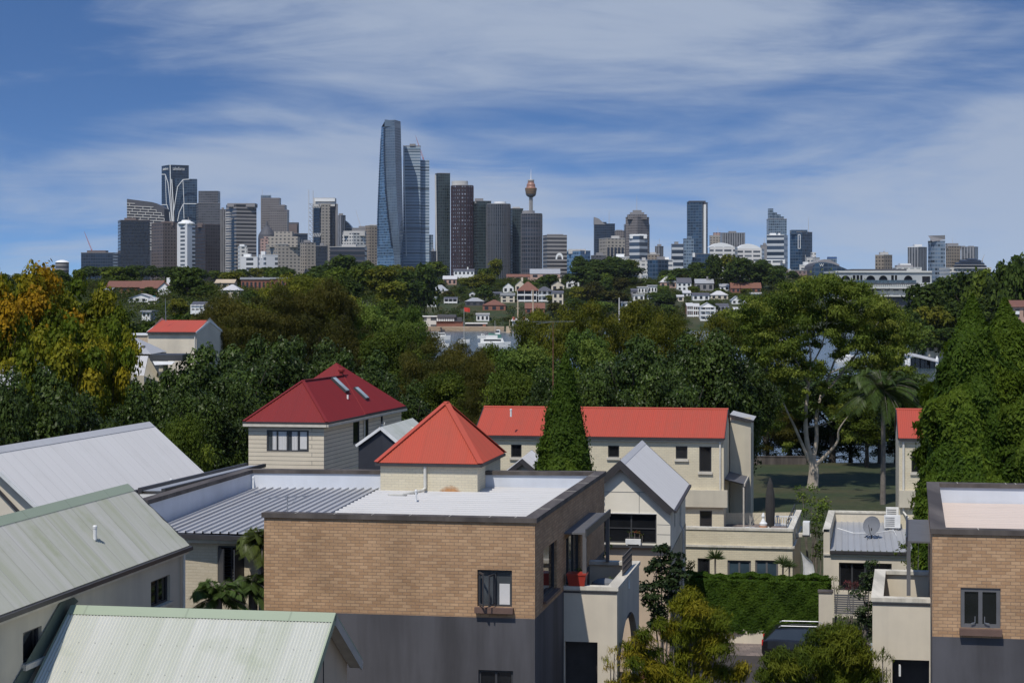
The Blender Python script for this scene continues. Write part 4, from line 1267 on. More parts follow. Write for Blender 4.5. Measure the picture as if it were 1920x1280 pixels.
bench(Vector((Xat(1467, 93.0), 93.0, 0)), R(-8), 'white slatted garden bench on the roof terrace beside the folded umbrella')
up = Vector((Xat(1444, 91.6), 91.6, TZ))
root = empty('patio_umbrella', up, 'tall folded charcoal patio umbrella on the roof terrace', 'umbrella')
MB().tube([up, up + EZ * 2.9], .03, 8).build('pole', 'frame_dark', root)
MB().lathe(up + EZ * .55, [(.05, 0), (.20, .04), (.23, .5), (.24, 1.0), (.21, 1.6), (.13, 2.1), (.04, 2.38), (.001, 2.4)], 12).build('canopy', 'cloth_dark', root)
MB().lathe(up, [(.3, 0), (.3, .06), (.05, .09)], 12).build('base', 'frame_dark', root)
pp = Vector((Xat(1431, 90.2), 90.2, TZ))
root = empty('stone_pedestal', pp, 'turned sandstone pedestal with a white ornament behind the terrace parapet', 'pedestal')
MB().lathe(pp, [(.24, 0), (.24, .15), (.14, .22), (.11, .5), (.16, .62), (.2, .7), (.2, .78)], 12).build('pedestal', 'terracotta', root)
MB().lathe(pp + EZ * .78, [(.17, 0), (.2, .1), (.12, .18), (.05, .35), (.09, .45), (.03, .6), (.001, .62)], 12).build('ornament', 'white_paint', root)
pp = Vector((Xat(1406, 92.4), 92.4, TZ))
root = empty('plant_pot', pp, 'round white pot with a sparse bare plant on the roof terrace', 'plant pot')
MB().lathe(pp, [(.15, 0), (.25, .12), (.29, .3), (.27, .42), (.22, .42)], 14).build('pot', 'white_paint', root)
m = MB(); random.seed(4)
for i in range(9):
    a = random.uniform(0, 6.28); r = random.uniform(.3, .8)
    m.tube([pp + EZ * .4, pp + Vector((math.cos(a) * r * .4, math.sin(a) * r * .3, .8)), pp + Vector((math.cos(a) * r, math.sin(a) * r, 1.0 + random.uniform(-.2, .3)))], [.012, .009, .004], 4)
m.build('stems', 'timber_pale', root)

def ac_unit(c, ex, label, n=1):
    ey = Vector((-ex.y, ex.x, 0)); c = Vector(c)
    root = empty('air_conditioner', c - EZ * .4, label, 'air conditioner', 'outdoor air conditioner units')
    MB().box(c, .80, .32, .62, ex, ey).build('case', 'white_paint', root)
    m = MB(); f = c - ey * .165 - ex * .12
    for i in range(5): m.box(f + EZ * (-.2 + .1 * i), .46, .012, .035, ex, ey)
    m.lathe(f, [(0.001, 0)], 4)
    m.build('grille', 'frame_grey', root)
    for s in (-1, 1): MB().bar(c + ex * .3 * s - EZ * .34 + ey * .2, c + ex * .3 * s - EZ * .34 - ey * .2, .05, .05).build('bracket', 'steel', root)
ac_unit(P(1512, 989, 92.6), Vector((.2, .98, 0)) * -1, 'white air conditioner unit bracketed to the terrace side wall')
m = MB(); q = P(1505, 1002, 92.6); m.box(q, .75, .5, .16)
small('wall_shelf', 'pale concrete shelf carrying the air conditioner by the terrace wall', 'shelf', m, 'coping_pale')
# curved garden hood by the end of the hedge
hp = Vector((Xat(1508, 88.4), 88.4, 0))
root = empty('garden_hood', hp, 'white curved canopy of a garden chair leaning between terrace wall and hedge', 'garden chair')
m = MB(); prev = None
for i in range(13):
    t = i / 12; ang = R(-70 + 140 * t)
    row = []
    for j in range(7):
        s = (j / 6 - .5)
        r = .75 * math.sqrt(max(.02, 1 - (2 * s) ** 2 * .75))
        row.append(hp + Vector((s * .55 + .25 * math.cos(ang) * 1.0, -.1 * s, 2.15 + .95 * math.sin(ang) - s * .5)) + Vector((0, .35 * math.cos(ang) * r, 0)))
    if prev:
        for j in range(6): m.face([prev[j], prev[j + 1], row[j + 1], row[j]], smooth=True)
    prev = row
m.build('hood', 'white_paint', root)
MB().tube([hp + Vector((.1, .1, 0)), hp + Vector((.1, .1, 1.3))], .04, 6).build('stand', 'frame_grey', root)

# ---- neighbour with the ribbed flat roof ----------------------------------------------
def flat_roof_wing():
    root = empty('flat_roof_wing', (17, 92, 0), 'low cream wing with ribbed grey roof carrying the satellite dish', 'house wing')
    f0 = Vector((14.9, 89.3, 0)); f1 = f0 + E1 * 4.3; dS = Vector((.2, .98, 0)); b0 = f0 + dS * 8.4; b1 = b0 + E1 * 4.3
    o = opn(f0, f1, 1573, 1672, 1055, 1108)
    w = MB(); wall(w, f0, f1, 0, 3.08, [o], .2); wall(w, b0, f0, 0, 4.08); wall(w, f0, f0 + E1 * .3, 3.08, 4.08)
    wall(w, f0 + E1 * .28, b0 + E1 * .28, 3.0, 4.08); wall(w, b0 + E2 * -.25, b1 - E2 * .25, 3.2, 4.08)
    w.build('house_wall', 'render_cream', root)
    window(root, f0, f1, o, mull=3, fw=.08, depth=.18)
    c = coping([b1, b0, f0, f0 + E1 * .01], .04, .30, 4.08, 4.18); c.build('coping', 'coping_pale', root)
    m = MB(); sheet(m, [f0 + E1 * .3 + EZ * 3.22 - E2 * .1, f1 + EZ * 3.22 - E2 * .1, b1 - E2 * .25 + EZ * 3.62, b0 + E1 * .3 - E2 * .25 + EZ * 3.62], E1, .30, .045, 'rib'); m.build('deck_roof', 'roof_grey', root)
    m = MB(); m.bar(f0 + E1 * .3 - E2 * .14 + EZ * 3.14, f1 - E2 * .14 + EZ * 3.14, .13, .12); m.build('gutter', 'trim_dark', root)
    m = MB(); m.bar(f0 - E2 * .03 + EZ * 3.02, f0 + E1 * .35 - E2 * .03 + EZ * 3.02, .1, .08); m.bar(f0 + E1 * .35 - E2 * .04 + EZ * 3.0, f1 - E2 * .04 + EZ * 3.0, .08, .1); m.build('eave_trim', 'trim_cream', root)
    return f0, f1, b0, b1
nf0, nf1, nb0, nb1 = flat_roof_wing()
def dish():
    p = P(1634, 1014, 92.2)
    root = empty('satellite_dish', p, 'grey satellite dish on a tripod on the ribbed grey roof', 'satellite dish')
    MB().tube([p, p + EZ * .65], .03, 8).build('mast', 'dark_steel', root)
    m = MB()
    for a in (.4, 2.2, 4.1): m.tube([p + EZ * .4, p + Vector((math.cos(a) * .7, math.sin(a) * .7, .02))], .015, 5)
    m.build('tripod', 'dark_steel', root)
    # bowl
    ax = Vector((-.45, -.80, .40)).normalized(); s = ax.cross(EZ).normalized(); t = s.cross(ax)
    c = p + EZ * .78; m = MB(); prev = None
    for i in range(7):
        r = .44 * i / 6; ring = [c - ax * (.12 * (1 - (i / 6) ** 2)) + (s * math.cos(k * math.pi / 10) * r + t * math.sin(k * math.pi / 10) * r * 1.1) for k in range(20)]
        if prev:
            for k in range(20): m.face([prev[k], ring[k], ring[(k + 1) % 20], prev[(k + 1) % 20]], smooth=True)
        prev = ring
    m.build('reflector', 'cloth_grey', root)
    MB().tube([c - t * .45, c + ax * .45 - t * .12], .015, 5).build('feed_arm', 'dark_steel', root)
dish()
ac_unit(P(1676, 962, 96.0), E1, 'white air conditioner stacked at the rear corner of the ribbed grey roof')
ac_unit(P(1673, 977, 94.6), E1, 'white air conditioner nearer the satellite dish on the ribbed grey roof')
# cables over the roof
m = MB(); a = P(1675, 1000, 94); pts = [P(1570, 992, 93.5), P(1600, 1001, 93.2), P(1640, 1001, 93.5), P(1675, 995, 94), P(1683, 1010, 92.5), P(1697, 1020, 91)]
m.tube([q + EZ * .06 for q in pts], .022, 5)
small('roof_cable', 'pale cable looping over the ribbed grey roof', 'cable', m, 'white_paint')

# ---- gate, pillar, kerb wall ------------------------------------------------------------
gp = Vector((Xat(1548, 80.5), 80.5, 0))
root = empty('gate_pillar', gp, 'square cream gate pillar with dark cap by the clipped hedge', 'pillar')
MB().box(gp + EZ * 1.3, .58, .5, 2.6, E1, E2).build('shaft', 'render_cream', root)
MB().box(gp + EZ * 2.63, .66, .58, .07, E1, E2).build('cap', 'coping', root)
g0_ = gp + E1 * .34; 
root = empty('garden_gate', g0_, 'grey slatted timber gate between the cream pillar and the dark climber', 'gate')
m = MB()
for i in range(9): m.box(g0_ + E1 * .75 + EZ * (1.72 + .095 * i), 1.45, .03, .07, E1, E2)
m.build('slat_panel', 'frame_grey', root)
m = MB()
for i in range(16): m.box(g0_ + E1 * (.05 + .095 * i) + EZ * .8, .025, .025, 1.6, E1, E2)
m.build('bar_panel', 'frame_dark', root)
MB().box(g0_ + E1 * .75 + EZ * 1.64, 1.5, .05, .06, E1, E2).build('rail', 'timber_pale', root)
hk0 = Vector((Xat(1283, 83.0), 83.0, 0))
m = MB(); m.box(hk0 + E1 * 2.9 + E2 * .1 + EZ * .32, 6.2, .25, .64, E1, E2)
small('garden_wall', 'low cream kerb wall under the clipped hedge', 'garden wall', m, 'render_cream')
m = MB(); b = P(1537, 1120, 83); m.face([b, b + Vector((.45, 0, -.2)), b + Vector((.5, .3, .3)), b + Vector((.2, .3, .35))]); m.face([b, b + Vector((.2, .3, .35)), b + Vector((-.2, .2, -.25))])
small('blue_sunshade', 'bright blue folded cloth sunshade beside the cream gate pillar', 'sunshade', m, 'cloth_blue')

# ================================================================ the city skyline
def facade(name, wallc, glassc, floor=3.6, bay=3.0, fh=0.5, fv=0.6, rough_g=0.12, var=0.5, rough_w=0.7, metal_g=0.0, band=None, spec=0.5):
    """curtain wall or punched windows laid out in metres on the facade's own UVs"""
    t = NT(name)
    uv = t.n('ShaderNodeTexCoord').outputs['UV']
    sp = t.n('ShaderNodeSeparateXYZ'); t.link(uv, sp.inputs[0])
    u = t.math('DIVIDE', sp.outputs[0], bay); v = t.math('DIVIDE', sp.outputs[1], floor)
    g = t.math('MULTIPLY', t.math('LESS_THAN', t.math('FRACT', u), fv), t.math('LESS_THAN', t.math('FRACT', v), fh))
    cb = t.n('ShaderNodeCombineXYZ'); t.link(t.math('FLOOR', u), cb.inputs[0]); t.link(t.math('FLOOR', v), cb.inputs[1])
    wn = t.n('ShaderNodeTexWhiteNoise', noise_dimensions='2D'); t.link(cb.outputs[0], wn.inputs['Vector'])
    big = t.noise(t.coord('UV', (0.02, 0.02, 1)), 1.0, 3)
    gc = t.mix(1.0, glassc, t.ramp(wn.outputs[0], 0, 1, 1 - var, 1 + var), 'MULTIPLY')
    gc = t.mix(1.0, gc, t.ramp(big, .35, .65, .8, 1.25), 'MULTIPLY')
    wc = t.mix(1.0, wallc, t.ramp(big, .35, .65, .92, 1.08), 'MULTIPLY')
    if band:
        # every band-th floor is a dark plant floor
        p = t.math('LESS_THAN', t.math('FRACT', t.math('DIVIDE', sp.outputs[1], band)), 0.045)
        wc = t.mix(p, wc, tuple(x * .35 for x in wallc))
    t.base(t.mix(g, wc, gc), 0.5)
    t.link(t.ramp(g, 0, 1, rough_w, rough_g), t.b.inputs['Roughness'])
    t.b.inputs['Specular IOR Level'].default_value = spec
    return t.m
facade('f_darkglass', (0.020, 0.024, 0.034), (0.009, 0.014, 0.024), 3.8, 1.6, .75, .85)
facade('f_navy', (0.028, 0.040, 0.064), (0.011, 0.022, 0.042), 3.8, 3.0, .7, .85)
facade('f_navyglass', (0.062, 0.092, 0.135), (0.020, 0.044, 0.080), 3.9, 4.0, .78, .9)
facade('f_blueglass', (0.16, 0.25, 0.36), (0.055, 0.115, 0.205), 3.9, 3.0, .75, .88)
facade('f_bluegrey', (0.20, 0.26, 0.32), (0.075, 0.110, 0.155), 3.9, 3.0, .7, .85)
facade('f_palestripe', (0.38, 0.45, 0.52), (0.13, 0.18, 0.235), 4.4, 200, .55, 1.1, band=58)
facade('f_greengrey', (0.042, 0.056, 0.056), (0.020, 0.032, 0.034), 4.0, 3.0, .75, .8)
facade('f_redfin', (0.026, 0.016, 0.020), (0.13, 0.14, 0.165), 5.2, 3.6, .42, .55, var=.8)
facade('f_darkfin', (0.062, 0.070, 0.080), (0.018, 0.026, 0.036), 4.6, 2.8, .86, .62, var=.4, band=56)
facade('f_darkband', (0.072, 0.070, 0.082), (0.02, 0.026, 0.038), 5.4, 200, .66, 1.1, band=56)
facade('f_brown', (0.125, 0.10, 0.09), (0.045, 0.038, 0.036), 3.9, 3.8, .5, .55)
facade('f_browndark', (0.045, 0.036, 0.036), (0.028, 0.024, 0.026), 3.9, 3.2, .55, .6)
facade('f_tan', (0.27, 0.225, 0.175), (0.075, 0.065, 0.06), 3.8, 4.2, .48, .5)
facade('f_beige', (0.36, 0.32, 0.27), (0.10, 0.095, 0.095), 3.8, 4.6, .45, .5)
facade('f_pink', (0.40, 0.27, 0.23), (0.10, 0.08, 0.08), 3.8, 4.6, .5, .5)
facade('f_white', (0.62, 0.60, 0.56), (0.12, 0.13, 0.14), 3.8, 5.0, .48, .62)
facade('f_whiteband', (0.66, 0.64, 0.61), (0.13, 0.14, 0.155), 4.4, 9.0, .50, .82)
facade('f_balcony', (0.30, 0.28, 0.265), (0.045, 0.043, 0.045), 4.6, 200, .62, 1.1)
facade('f_balconyw', (0.62, 0.62, 0.62), (0.08, 0.09, 0.10), 4.6, 16, .55, .45)
facade('f_grey', (0.105, 0.105, 0.115), (0.060, 0.062, 0.068), 3.8, 3.4, .55, .7)
facade('f_greystripe', (0.25, 0.25, 0.26), (0.065, 0.068, 0.075), 3.8, 3.4, 1.1, .5)
facade('f_blackwhite', (0.50, 0.52, 0.54), (0.035, 0.05, 0.075), 7.4, 200, .6, 1.1)
facade('f_steps', (0.20, 0.18, 0.175), (0.07, 0.07, 0.075), 3.8, 3.2, .5, .58)
facade('f_star', (0.22, 0.27, 0.33), (0.09, 0.13, 0.18), 4.6, 3.6, .6, .85, var=1.0)
plain('conc_pale', (0.52, 0.50, 0.47), 0.8, scale=.05)
plain('conc_grey', (0.25, 0.24, 0.24), 0.8, scale=.05)
plain('conc_dark', (0.075, 0.075, 0.085), 0.7, scale=.05)
plain('conc_fin', (0.10, 0.10, 0.11), 0.7, scale=.05)
plain('conc_brown', (0.15, 0.115, 0.105), 0.8, scale=.05)
plain('white_far', (0.78, 0.78, 0.76), 0.6, scale=.05, var=.04)
plain('gold', (0.36, 0.21, 0.10), 0.35, 0.35, scale=.05)
plain('copper', (0.33, 0.17, 0.12), 0.5, 0.1, scale=.05)
plain('navy_far', (0.030, 0.040, 0.062), 0.35, scale=.05)
plain('glass_crown', (0.11, 0.15, 0.20), 0.2, scale=.05)
plain('green_far', (0.10, 0.24, 0.20), 0.5, scale=.05)

def foot(x0, xc, x1, Y, k=1.0):
    """rectangular footprint seen between columns x0 and x1 with its near edge at xc (None: square on)"""
    if xc is None:
        a = Vector((Xat(x0, Y), Y, 0)); b = Vector((Xat(x1, Y), Y, 0))
        w = (b - a).length
        d = Vector((0, 1, 0)) * w * .8 * k
        return [a, b, b + d, a + d]
    s = Y / F
    a = (xc - x0) * s; c = (x1 - xc) * s
    p = Vector((Xat(xc, Y), Y, 0))
    # perspective makes the far edges drift toward the middle; correct by solving at their own depth
    L = Vector((Xat(x0, Y + c), Y + c, 0)); Rr = Vector((Xat(x1, Y + a), Y + a, 0))
    return [p, Rr, L + Rr - p, L]
def tower(name, fp, z0, z1, mat, root, roofmat='conc_dark'):
    m = MB(); m.prism([(p.x, p.y) for p in fp], z0, z1, top=False, bottom=False)
    o = m.build(name, mat, root)
    r = MB(); r.face([(p.x, p.y, z1) for p in fp]); r.build('roof', roofmat, o)
    return o
def shrink(fp, k, dx=0, dy=0):
    c = sum(fp, Vector()) / len(fp)
    return [c + (p - c) * k + Vector((dx, dy, 0)) for p in fp]
CITYZ = 4.0
def T(label, x0, xc, x1, yt, Y, mat, roofmat='conc_dark', cat='tower', name='office_tower', top=None, mast=None, topmat='conc_grey', bands=None, k=1.0):
    """one tower; top = list of (x0, x1, ytop) smaller storeys; mast = (px, ytop)"""
    fp = foot(x0, xc, x1, Y, k)
    cen = sum(fp, Vector()) / len(fp)
    root = empty(name, (cen.x, cen.y, CITYZ), label, cat)
    z = Zat(yt, Y)
    tower('tower_body', fp, CITYZ, z, mat, root, roofmat)
    # parapet rim
    m = MB(); s = Y / F
    for i in range(4):
        a, b = fp[i], fp[(i + 1) % 4]; m.bar(a + EZ * (z + .3 * s), b + EZ * (z + .3 * s), .8 * s, 1.0 * s)
    m.build('parapet', topmat, root)
    zz = z
    if not top:
        gg = random.Random(int(x0 * 7 + yt)); c0 = cen + Vector((gg.uniform(-.15, .15), gg.uniform(-.1, .1), 0)) * (x1 - x0) * s
        MB().box(c0 + EZ * (z + 1.6), (x1 - x0) * s * gg.uniform(.3, .5), (x1 - x0) * s * .4, 3.2).build('plant_room', topmat, root)
        if gg.random() < .5: MB().tube([c0 + EZ * z, c0 + EZ * (z + gg.uniform(7, 12))], .25, 5).build('antenna', 'conc_pale', root)
    for ti, t in enumerate(top or []):
        m_ = t[3] if len(t) > 3 else topmat
        YY = Y + 6 + 2.5 * ti
        a = Vector((Xat(t[0], YY), YY, 0)); b = Vector((Xat(t[1], YY), YY, 0)); d = Vector((0, max(8, (b - a).length * .7), 0))
        zt = Zat(t[2], YY)
        tower('plant_room', [a, b, b + d, a + d], zz - 3, zt, m_, root)
    if mast:
        p = Vector((Xat(mast[0], Y + 12), Y + 12, 0)); zt = Zat(mast[1], Y + 12)
        zb = mast[2] if len(mast) > 2 else z - 2
        MB().tube([p + EZ * zb, p + EZ * (zb + (zt - zb) * .5), p + EZ * zt], [.55 * s, .4 * s, .15 * s], 6).build('mast', 'conc_pale', root)
    return root, fp, z

# far left
Y = 2300
def drum(label, x0, x1, yt, Y, mat, dome=None):
    c = Vector((Xat((x0 + x1) / 2, Y), Y, CITYZ)); r = (x1 - x0) / 2 * Y / F
    root = empty('round_tower', c, label, 'tower')
    z = Zat(yt, Y) - CITYZ
    MB().lathe(c, [(r, 0), (r, z)], 28).build('tower_body', mat, root)
    if dome: MB().lathe(c, [(r * 1.06, z), (r * .8, z + dome * .6), (r * .3, z + dome), (0.01, z + dome * 1.05)], 28).build('roof', 'white_far', root)
    return root, c, r, z
drum('low round apartment drum with a white domed roof, alone at the skyline end', 104, 129, 492, 2000, 'f_balcony', 2.6)
def crane(label, base, tip, ccol='crane_red', w=1.2):
    root = empty('tower_crane', base, label, 'crane')
    b = Vector(base); t = Vector(tip)
    n = 9; d = (t - b) / n; s = Vector((w * .5, 0, 0)); u = EZ * w * .6
    m = MB()
    m.bar(b - s, t, w * .22); m.bar(b + s, t, w * .22)
    for i in range(n):
        p = b + d * i; q = b + d * (i + 1)
        m.bar(p - s * (1 - i / n), q + s * (1 - (i + 1) / n), w * .16)
    m.build('jib', ccol, root)
    m = MB(); m.bar(b - EZ * w * 6, b + EZ * w * 1.5, w * .7); m.build('crane_mast', ccol, root)
    m = MB(); m.box(b - (t - b).normalized() * w * 2 + EZ * 0, w * 2.2, w * 2, w * 1.4); m.build('counterweight', 'conc_grey', root)
    MB().bar(b + EZ * w * 3 - (t - b).normalized() * w * 2, b.lerp(t, .85), w * .10).build('cable', ccol, root)
T('squat dark office block under the red luffing crane', 152, None, 212, 474, 2300, 'f_navy', top=[(163, 198, 469.5, 'conc_brown')])
crane('thin red luffing crane on the squat dark office block', P(172, 470, 2312), P(158, 434, 2312))
T('narrow beige slab beside the black glass tower', 216, None, 224, 478, 2400, 'conc_pale', name='apartment_tower')
T('broad black glass tower with plain brown edge', 221, 226, 281, 413, 2150, 'f_darkglass', topmat='conc_brown')
T('brown concrete grid tower beside the slim white one', 284, 306, 342, 418, 2250, 'f_brown', topmat='conc_brown', top=[(302, 325, 415)])
# latticed white tower with curved crown
def lattice_tower():
    Y = 2750
    root = empty('office_tower', P(272, 500, Y), 'white latticed tower with a swept curved crown', 'tower')
    x0, x1 = Xat(238, Y), Xat(308, Y); d = 40
    prof = [(238, 373), (262, 376), (285, 379), (296, 384), (308, 391)]
    m = MB()
    pts = [Vector((Xat(a, Y), Y, Zat(b, Y))) for a, b in prof]
    for i in range(len(pts) - 1):
        a, b = pts[i], pts[i + 1]
        m.face([(a.x, Y, CITYZ), (b.x, Y, CITYZ), b, a])
        m.face([a, b, b + Vector((0, d, 0)), a + Vector((0, d, 0))])
    m.face([(x1, Y, CITYZ), (x1, Y + d, CITYZ), pts[-1] + Vector((0, d, 0)), pts[-1]])
    m.face([(x0, Y + d, CITYZ), (x0, Y, CITYZ), pts[0], pts[0] + Vector((0, d, 0))])
    m.build('tower_body', 'conc_dark', root)
    g = MB(); s = Y / F
    k = 0
    for py in range(381, 470, 5):
        left, right = None, None
        for j in range(14):
            a = 238 + 5 * j; b = a + 5
            ytop = np.interp((a + b) / 2, [p[0] for p in prof], [p[1] for p in prof]) + 6
            if py < ytop + (3 if j > 9 else 0): continue
            g.bar(P(a, py + j * .25, Y - .5), P(b, py + j * .25 + .2, Y - .5), 1.3 * s, 1.3 * s)
            if (j + k) % 3 == 0: g.bar(P(b, py + j * .25, Y - .6), P(b, py + 5 + j * .25, Y - .6), 1.1 * s, 1.1 * s)
        k += 1
    g.build('lattice', 'conc_pale', root)
lattice_tower()
# blue glass tower with white pipes and its sign
def sign(text, root, p, h, mat='white_far', rot=0.0, width=None):
    c = bpy.data.curves.new('lettering', 'FONT'); c.body = text; c.size = h; c.extrude = .15; c.align_x = 'CENTER'
    tmp = bpy.data.objects.new('tmp', c); COL.objects.link(tmp)
    dg = bpy.context.evaluated_depsgraph_get(); me = bpy.data.meshes.new_from_object(tmp.evaluated_get(dg))
    bpy.data.objects.remove(tmp)
    me.name = 'lettering'; me.materials.clear(); me.materials.append(MAT[mat])
    if width:
        co = [v.co.x for v in me.vertices]; w = max(co) - min(co)
        for v in me.vertices: v.co.x *= width / w
    M = Matrix.Translation(Vector(p) - org_of(root)) @ Matrix.Rotation(rot, 4, 'Z') @ Matrix.Rotation(R(90), 4, 'X')
    me.transform(M); o = bpy.data.objects.new('lettering', me); COL.objects.link(o); o.parent = root
    return o
def piped_tower():
    Y = 2900; s = Y / F
    fp = foot(303, 318.5, 354, Y)
    root = empty('office_tower', P(330, 500, Y), 'tall dark blue tower with white branching pipes and small roof lettering', 'tower')
    z = Zat(309, Y); tower('tower_body', fp, CITYZ, z, 'f_navy', root)
    p, r, b, l = fp
    # lower block attached on the right
    q = [p.lerp(r, .35) + Vector((0, -14, 0)), Vector((Xat(370, Y), Y - 2, 0)), Vector((Xat(370, Y + 30), Y + 30, 0)), p.lerp(r, .4) + Vector((0, 10, 0))]
    zq = Zat(335, Y - 10)
    tower('lower_block', q, CITYZ, zq, 'f_navyglass', root)
    m = MB(); e = -2.5
    def ln(pts, w=1.3):
        for a, b in zip(pts[:-1], pts[1:]): m.bar(P(a[0], a[1], Y - 17), P(b[0], b[1], Y - 17), w * s * .9, w * s * .9)
    ln([(319, 309), (320, 360), (324, 420)], 1.5); ln([(322, 336), (325, 385), (326, 420)], 1.6)
    ln([(303, 327), (310, 327), (315, 343), (318, 370), (323, 420)]); ln([(310, 330), (312, 385)], .9)
    ln([(303, 384), (313, 384), (318, 400), (320, 420)])
    ln([(355, 336), (343, 337), (333, 350), (329, 375), (325, 400)]); ln([(343, 338), (345, 382)], 1.0)
    ln([(370, 382), (344, 382), (336, 398), (333, 415)]); ln([(344, 382), (345, 410)], 1.1)
    m.build('pipework', 'white_far', root)
    d = (r - p).normalized(); n = Vector((d.y, -d.x, 0))
    sign('salesforce', root, p.lerp(r, .46) + n * .4 + EZ * (z - 8.2), 7.5, rot=math.atan2(d.y, d.x), width=(r - p).length * .62)
    d2 = (p - l).normalized(); n2 = Vector((d2.y, -d2.x, 0))
    sign('salesforce', root, p.lerp(l, .5) + n2 * .4 + EZ * (z - 7.2), 5.5, rot=math.atan2(d2.y, d2.x), width=(p - l).length * .65)
piped_tower()
T('broad grey slab tower right of the white-piped tower', 368, 372, 413, 381, 2850, 'f_grey', top=[(372, 409, 358, 'f_grey')])
T('pale grey tower glimpsed between the broad grey slab and the striped balcony tower', 411, None, 424, 393, 2950, 'f_greystripe', topmat='conc_grey')
r_, fp_, z_ = T('slim white residential tower with a round white crown', 332, 351, 366, 420, 2120, 'f_balconyw', topmat='white_far')
c = sum(fp_, Vector()) / 4 + EZ * z_
rr = 34 * 2120 / F / 2
MB().lathe(c - EZ * 1, [(rr * .80, 0), (rr * .95, 1.6), (rr * .9, 3.0), (rr * .55, 4.2), (rr * .45, 5.8), (.01, 6.0)], 12).build('crown', 'white_far', r_)
T('dark brown twin-shaft tower in front of the broad grey slab', 366, 385, 413, 421, 2180, 'f_browndark', topmat='conc_brown', top=[(370, 380, 418)])
T('tall tower with curved white balcony stripes down its left face', 424, 443, 481, 383, 2350, 'f_balcony', topmat='conc_grey', top=[(426, 478, 381, 'conc_grey')])
m = MB()
# rounded balcony bays of that tower
Yb = 2345
root = bpy.data.objects[[o.name for o in bpy.data.objects if o.get('label', '').startswith('tall tower with curved white')][0]]
for i in range(26):
    z = Zat(400 + i * 4.6, Yb)
    m.lathe(Vector((Xat(427.5, Yb), Yb + 6, z)), [(4.2, 0), (4.2, 1.1)], 10)
m.build('balcony', 'conc_pale', root)
# stepped tower with spire
r_, fp_, z_ = T('stepped pinkish tower with a glass shaft and thin spire', 504, None, 539, 394, 3000, 'f_steps', top=[(489, 534, 384, 'f_steps'), (489, 524, 371, 'f_steps'), (489, 507, 366, 'f_bluegrey')], mast=(492, 352, 150), topmat='f_steps')
Yx = 3005; a = Vector((Xat(489, Yx), Yx, 0)); b = Vector((Xat(505, Yx), Yx, 0)); d = Vector((0, 30, 0))
tower('tower_wing', [a, b, b + d, a + d], CITYZ, Zat(385, Yx), 'f_steps', r_)
r_, c, r, z = drum('dark tower capped by a ribbed dome behind the pink block', 484, 517, 448, 2600, 'f_navy')
MB().lathe(c, [(r * 1.02, z), (r * .95, z + 6), (r * .6, z + 13), (r * .2, z + 18), (r * .1, z + 24), (.01, z + 25)], 20).build('dome', 'conc_dark', r_)
T('pinkish brick office block between the striped tower and the stepped white flats', 487, 489, 511, 448, 2300, 'f_pink', topmat='f_pink')
T('large cream stepped apartment tower with arched penthouse', 499, 520, 563, 458, 2100, 'f_beige', name='apartment_tower', top=[(503, 558, 443, 'f_beige'), (514, 548, 434, 'f_beige')], topmat='conc_pale')
T('dark drum-topped tower with a small flared brown cap', 540, 546, 577, 438, 2600, 'f_navy', top=[(542, 557, 420, 'conc_brown'), (540, 559, 417, 'conc_dark')], mast=(549, 411))
T('sunlit cream apartment tower left of the black-windowed concrete tower', 562, 573, 592, 455, 2150, 'f_beige', name='apartment_tower', mast=(566, 448))
T('low dark glass block at the foot of the concrete-spined tower', 592, None, 613, 461, 2120, 'f_darkglass')
def spine_tower():
    Y = 2350
    root, fp, z = T('black-windowed tower with a pale concrete spine and white roof sign', 586, 601, 632, 382, Y, 'f_darkglass', topmat='conc_pale', top=[(588, 628, 371, 'conc_pale')], mast=(608, 368))
    p, r, b, l = fp
    d = (r - p).normalized(); n = Vector((d.y, -d.x, 0))
    m = MB(); m.box(p.lerp(r, .27) + n * 1 + EZ * ((z + CITYZ) / 2), (r - p).length * .50, 4, z - CITYZ, d, n); m.build('concrete_spine', 'f_beige', root)
    m = MB(); m.box(p.lerp(r, .95) + n * 1 + EZ * ((z + CITYZ) / 2), (r - p).length * .1, 4, z - CITYZ, d, n); m.build('concrete_corner', 'conc_grey', root)
    m = MB()
    for py in (386, 440):
        for i in range(5): m.bar(P(587 + 3 * i, py + 4, Y - 3), P(589.5 + 3 * i, py - 3, Y - 3), .9)
    m.build('cross_bracing', 'conc_pale', root)
    m = MB(); m.face([P(590, 372.5, Y + 4), P(590, 377.5, Y + 4), P(628, 377.5, Y + 4), P(628, 372.5, Y + 4)]); m.build('sign_panel', 'white_far', root)
    for px, yt in ((579, 356), (587, 357)):
        b_ = P(px, 480, Y + 8); t_ = P(px, yt, Y + 8)
        MB().tube([b_, t_], .35, 5).build('mast', 'conc_pale', root)
    m = MB()
    for i in range(12): m.bar(P(580, 382 + 8 * i, Y + 8), P(586, 388 + 8 * i, Y + 8), .6); m.bar(P(580, 382 + 8 * i, Y + 8), P(586, 382 + 8 * i, Y + 8), .5)
    m.build('lattice', 'conc_grey', root)
spine_tower()
T('grey gridded tower tucked behind the concrete-spined tower', 631, 640, 648, 404, 2700, 'f_greystripe', topmat='conc_grey')
def sail_block():
    Y = 2750; root = empty('office_tower', P(656, 500, Y), 'dark sail-shaped slope behind the white terraced block', 'tower')
    pr = [(647, 413), (652, 417), (658, 424), (664, 432), (667, 440)]
    m = MB(); d = Vector((0, 30, 0))
    for i in range(4):
        a, b = P(*pr[i], Y), P(*pr[i + 1], Y)
        m.face([(a.x, Y, CITYZ), (b.x, Y, CITYZ), b, a]); m.face([a, b, b + d, a + d])
    m.build('tower_body', 'f_navy', root)
sail_block()
T('white terraced office block with planted roof right of the spined tower', 642, 662, 686, 437, 2150, 'f_white', top=[(644, 684, 433, 'conc_pale')], topmat='conc_pale')
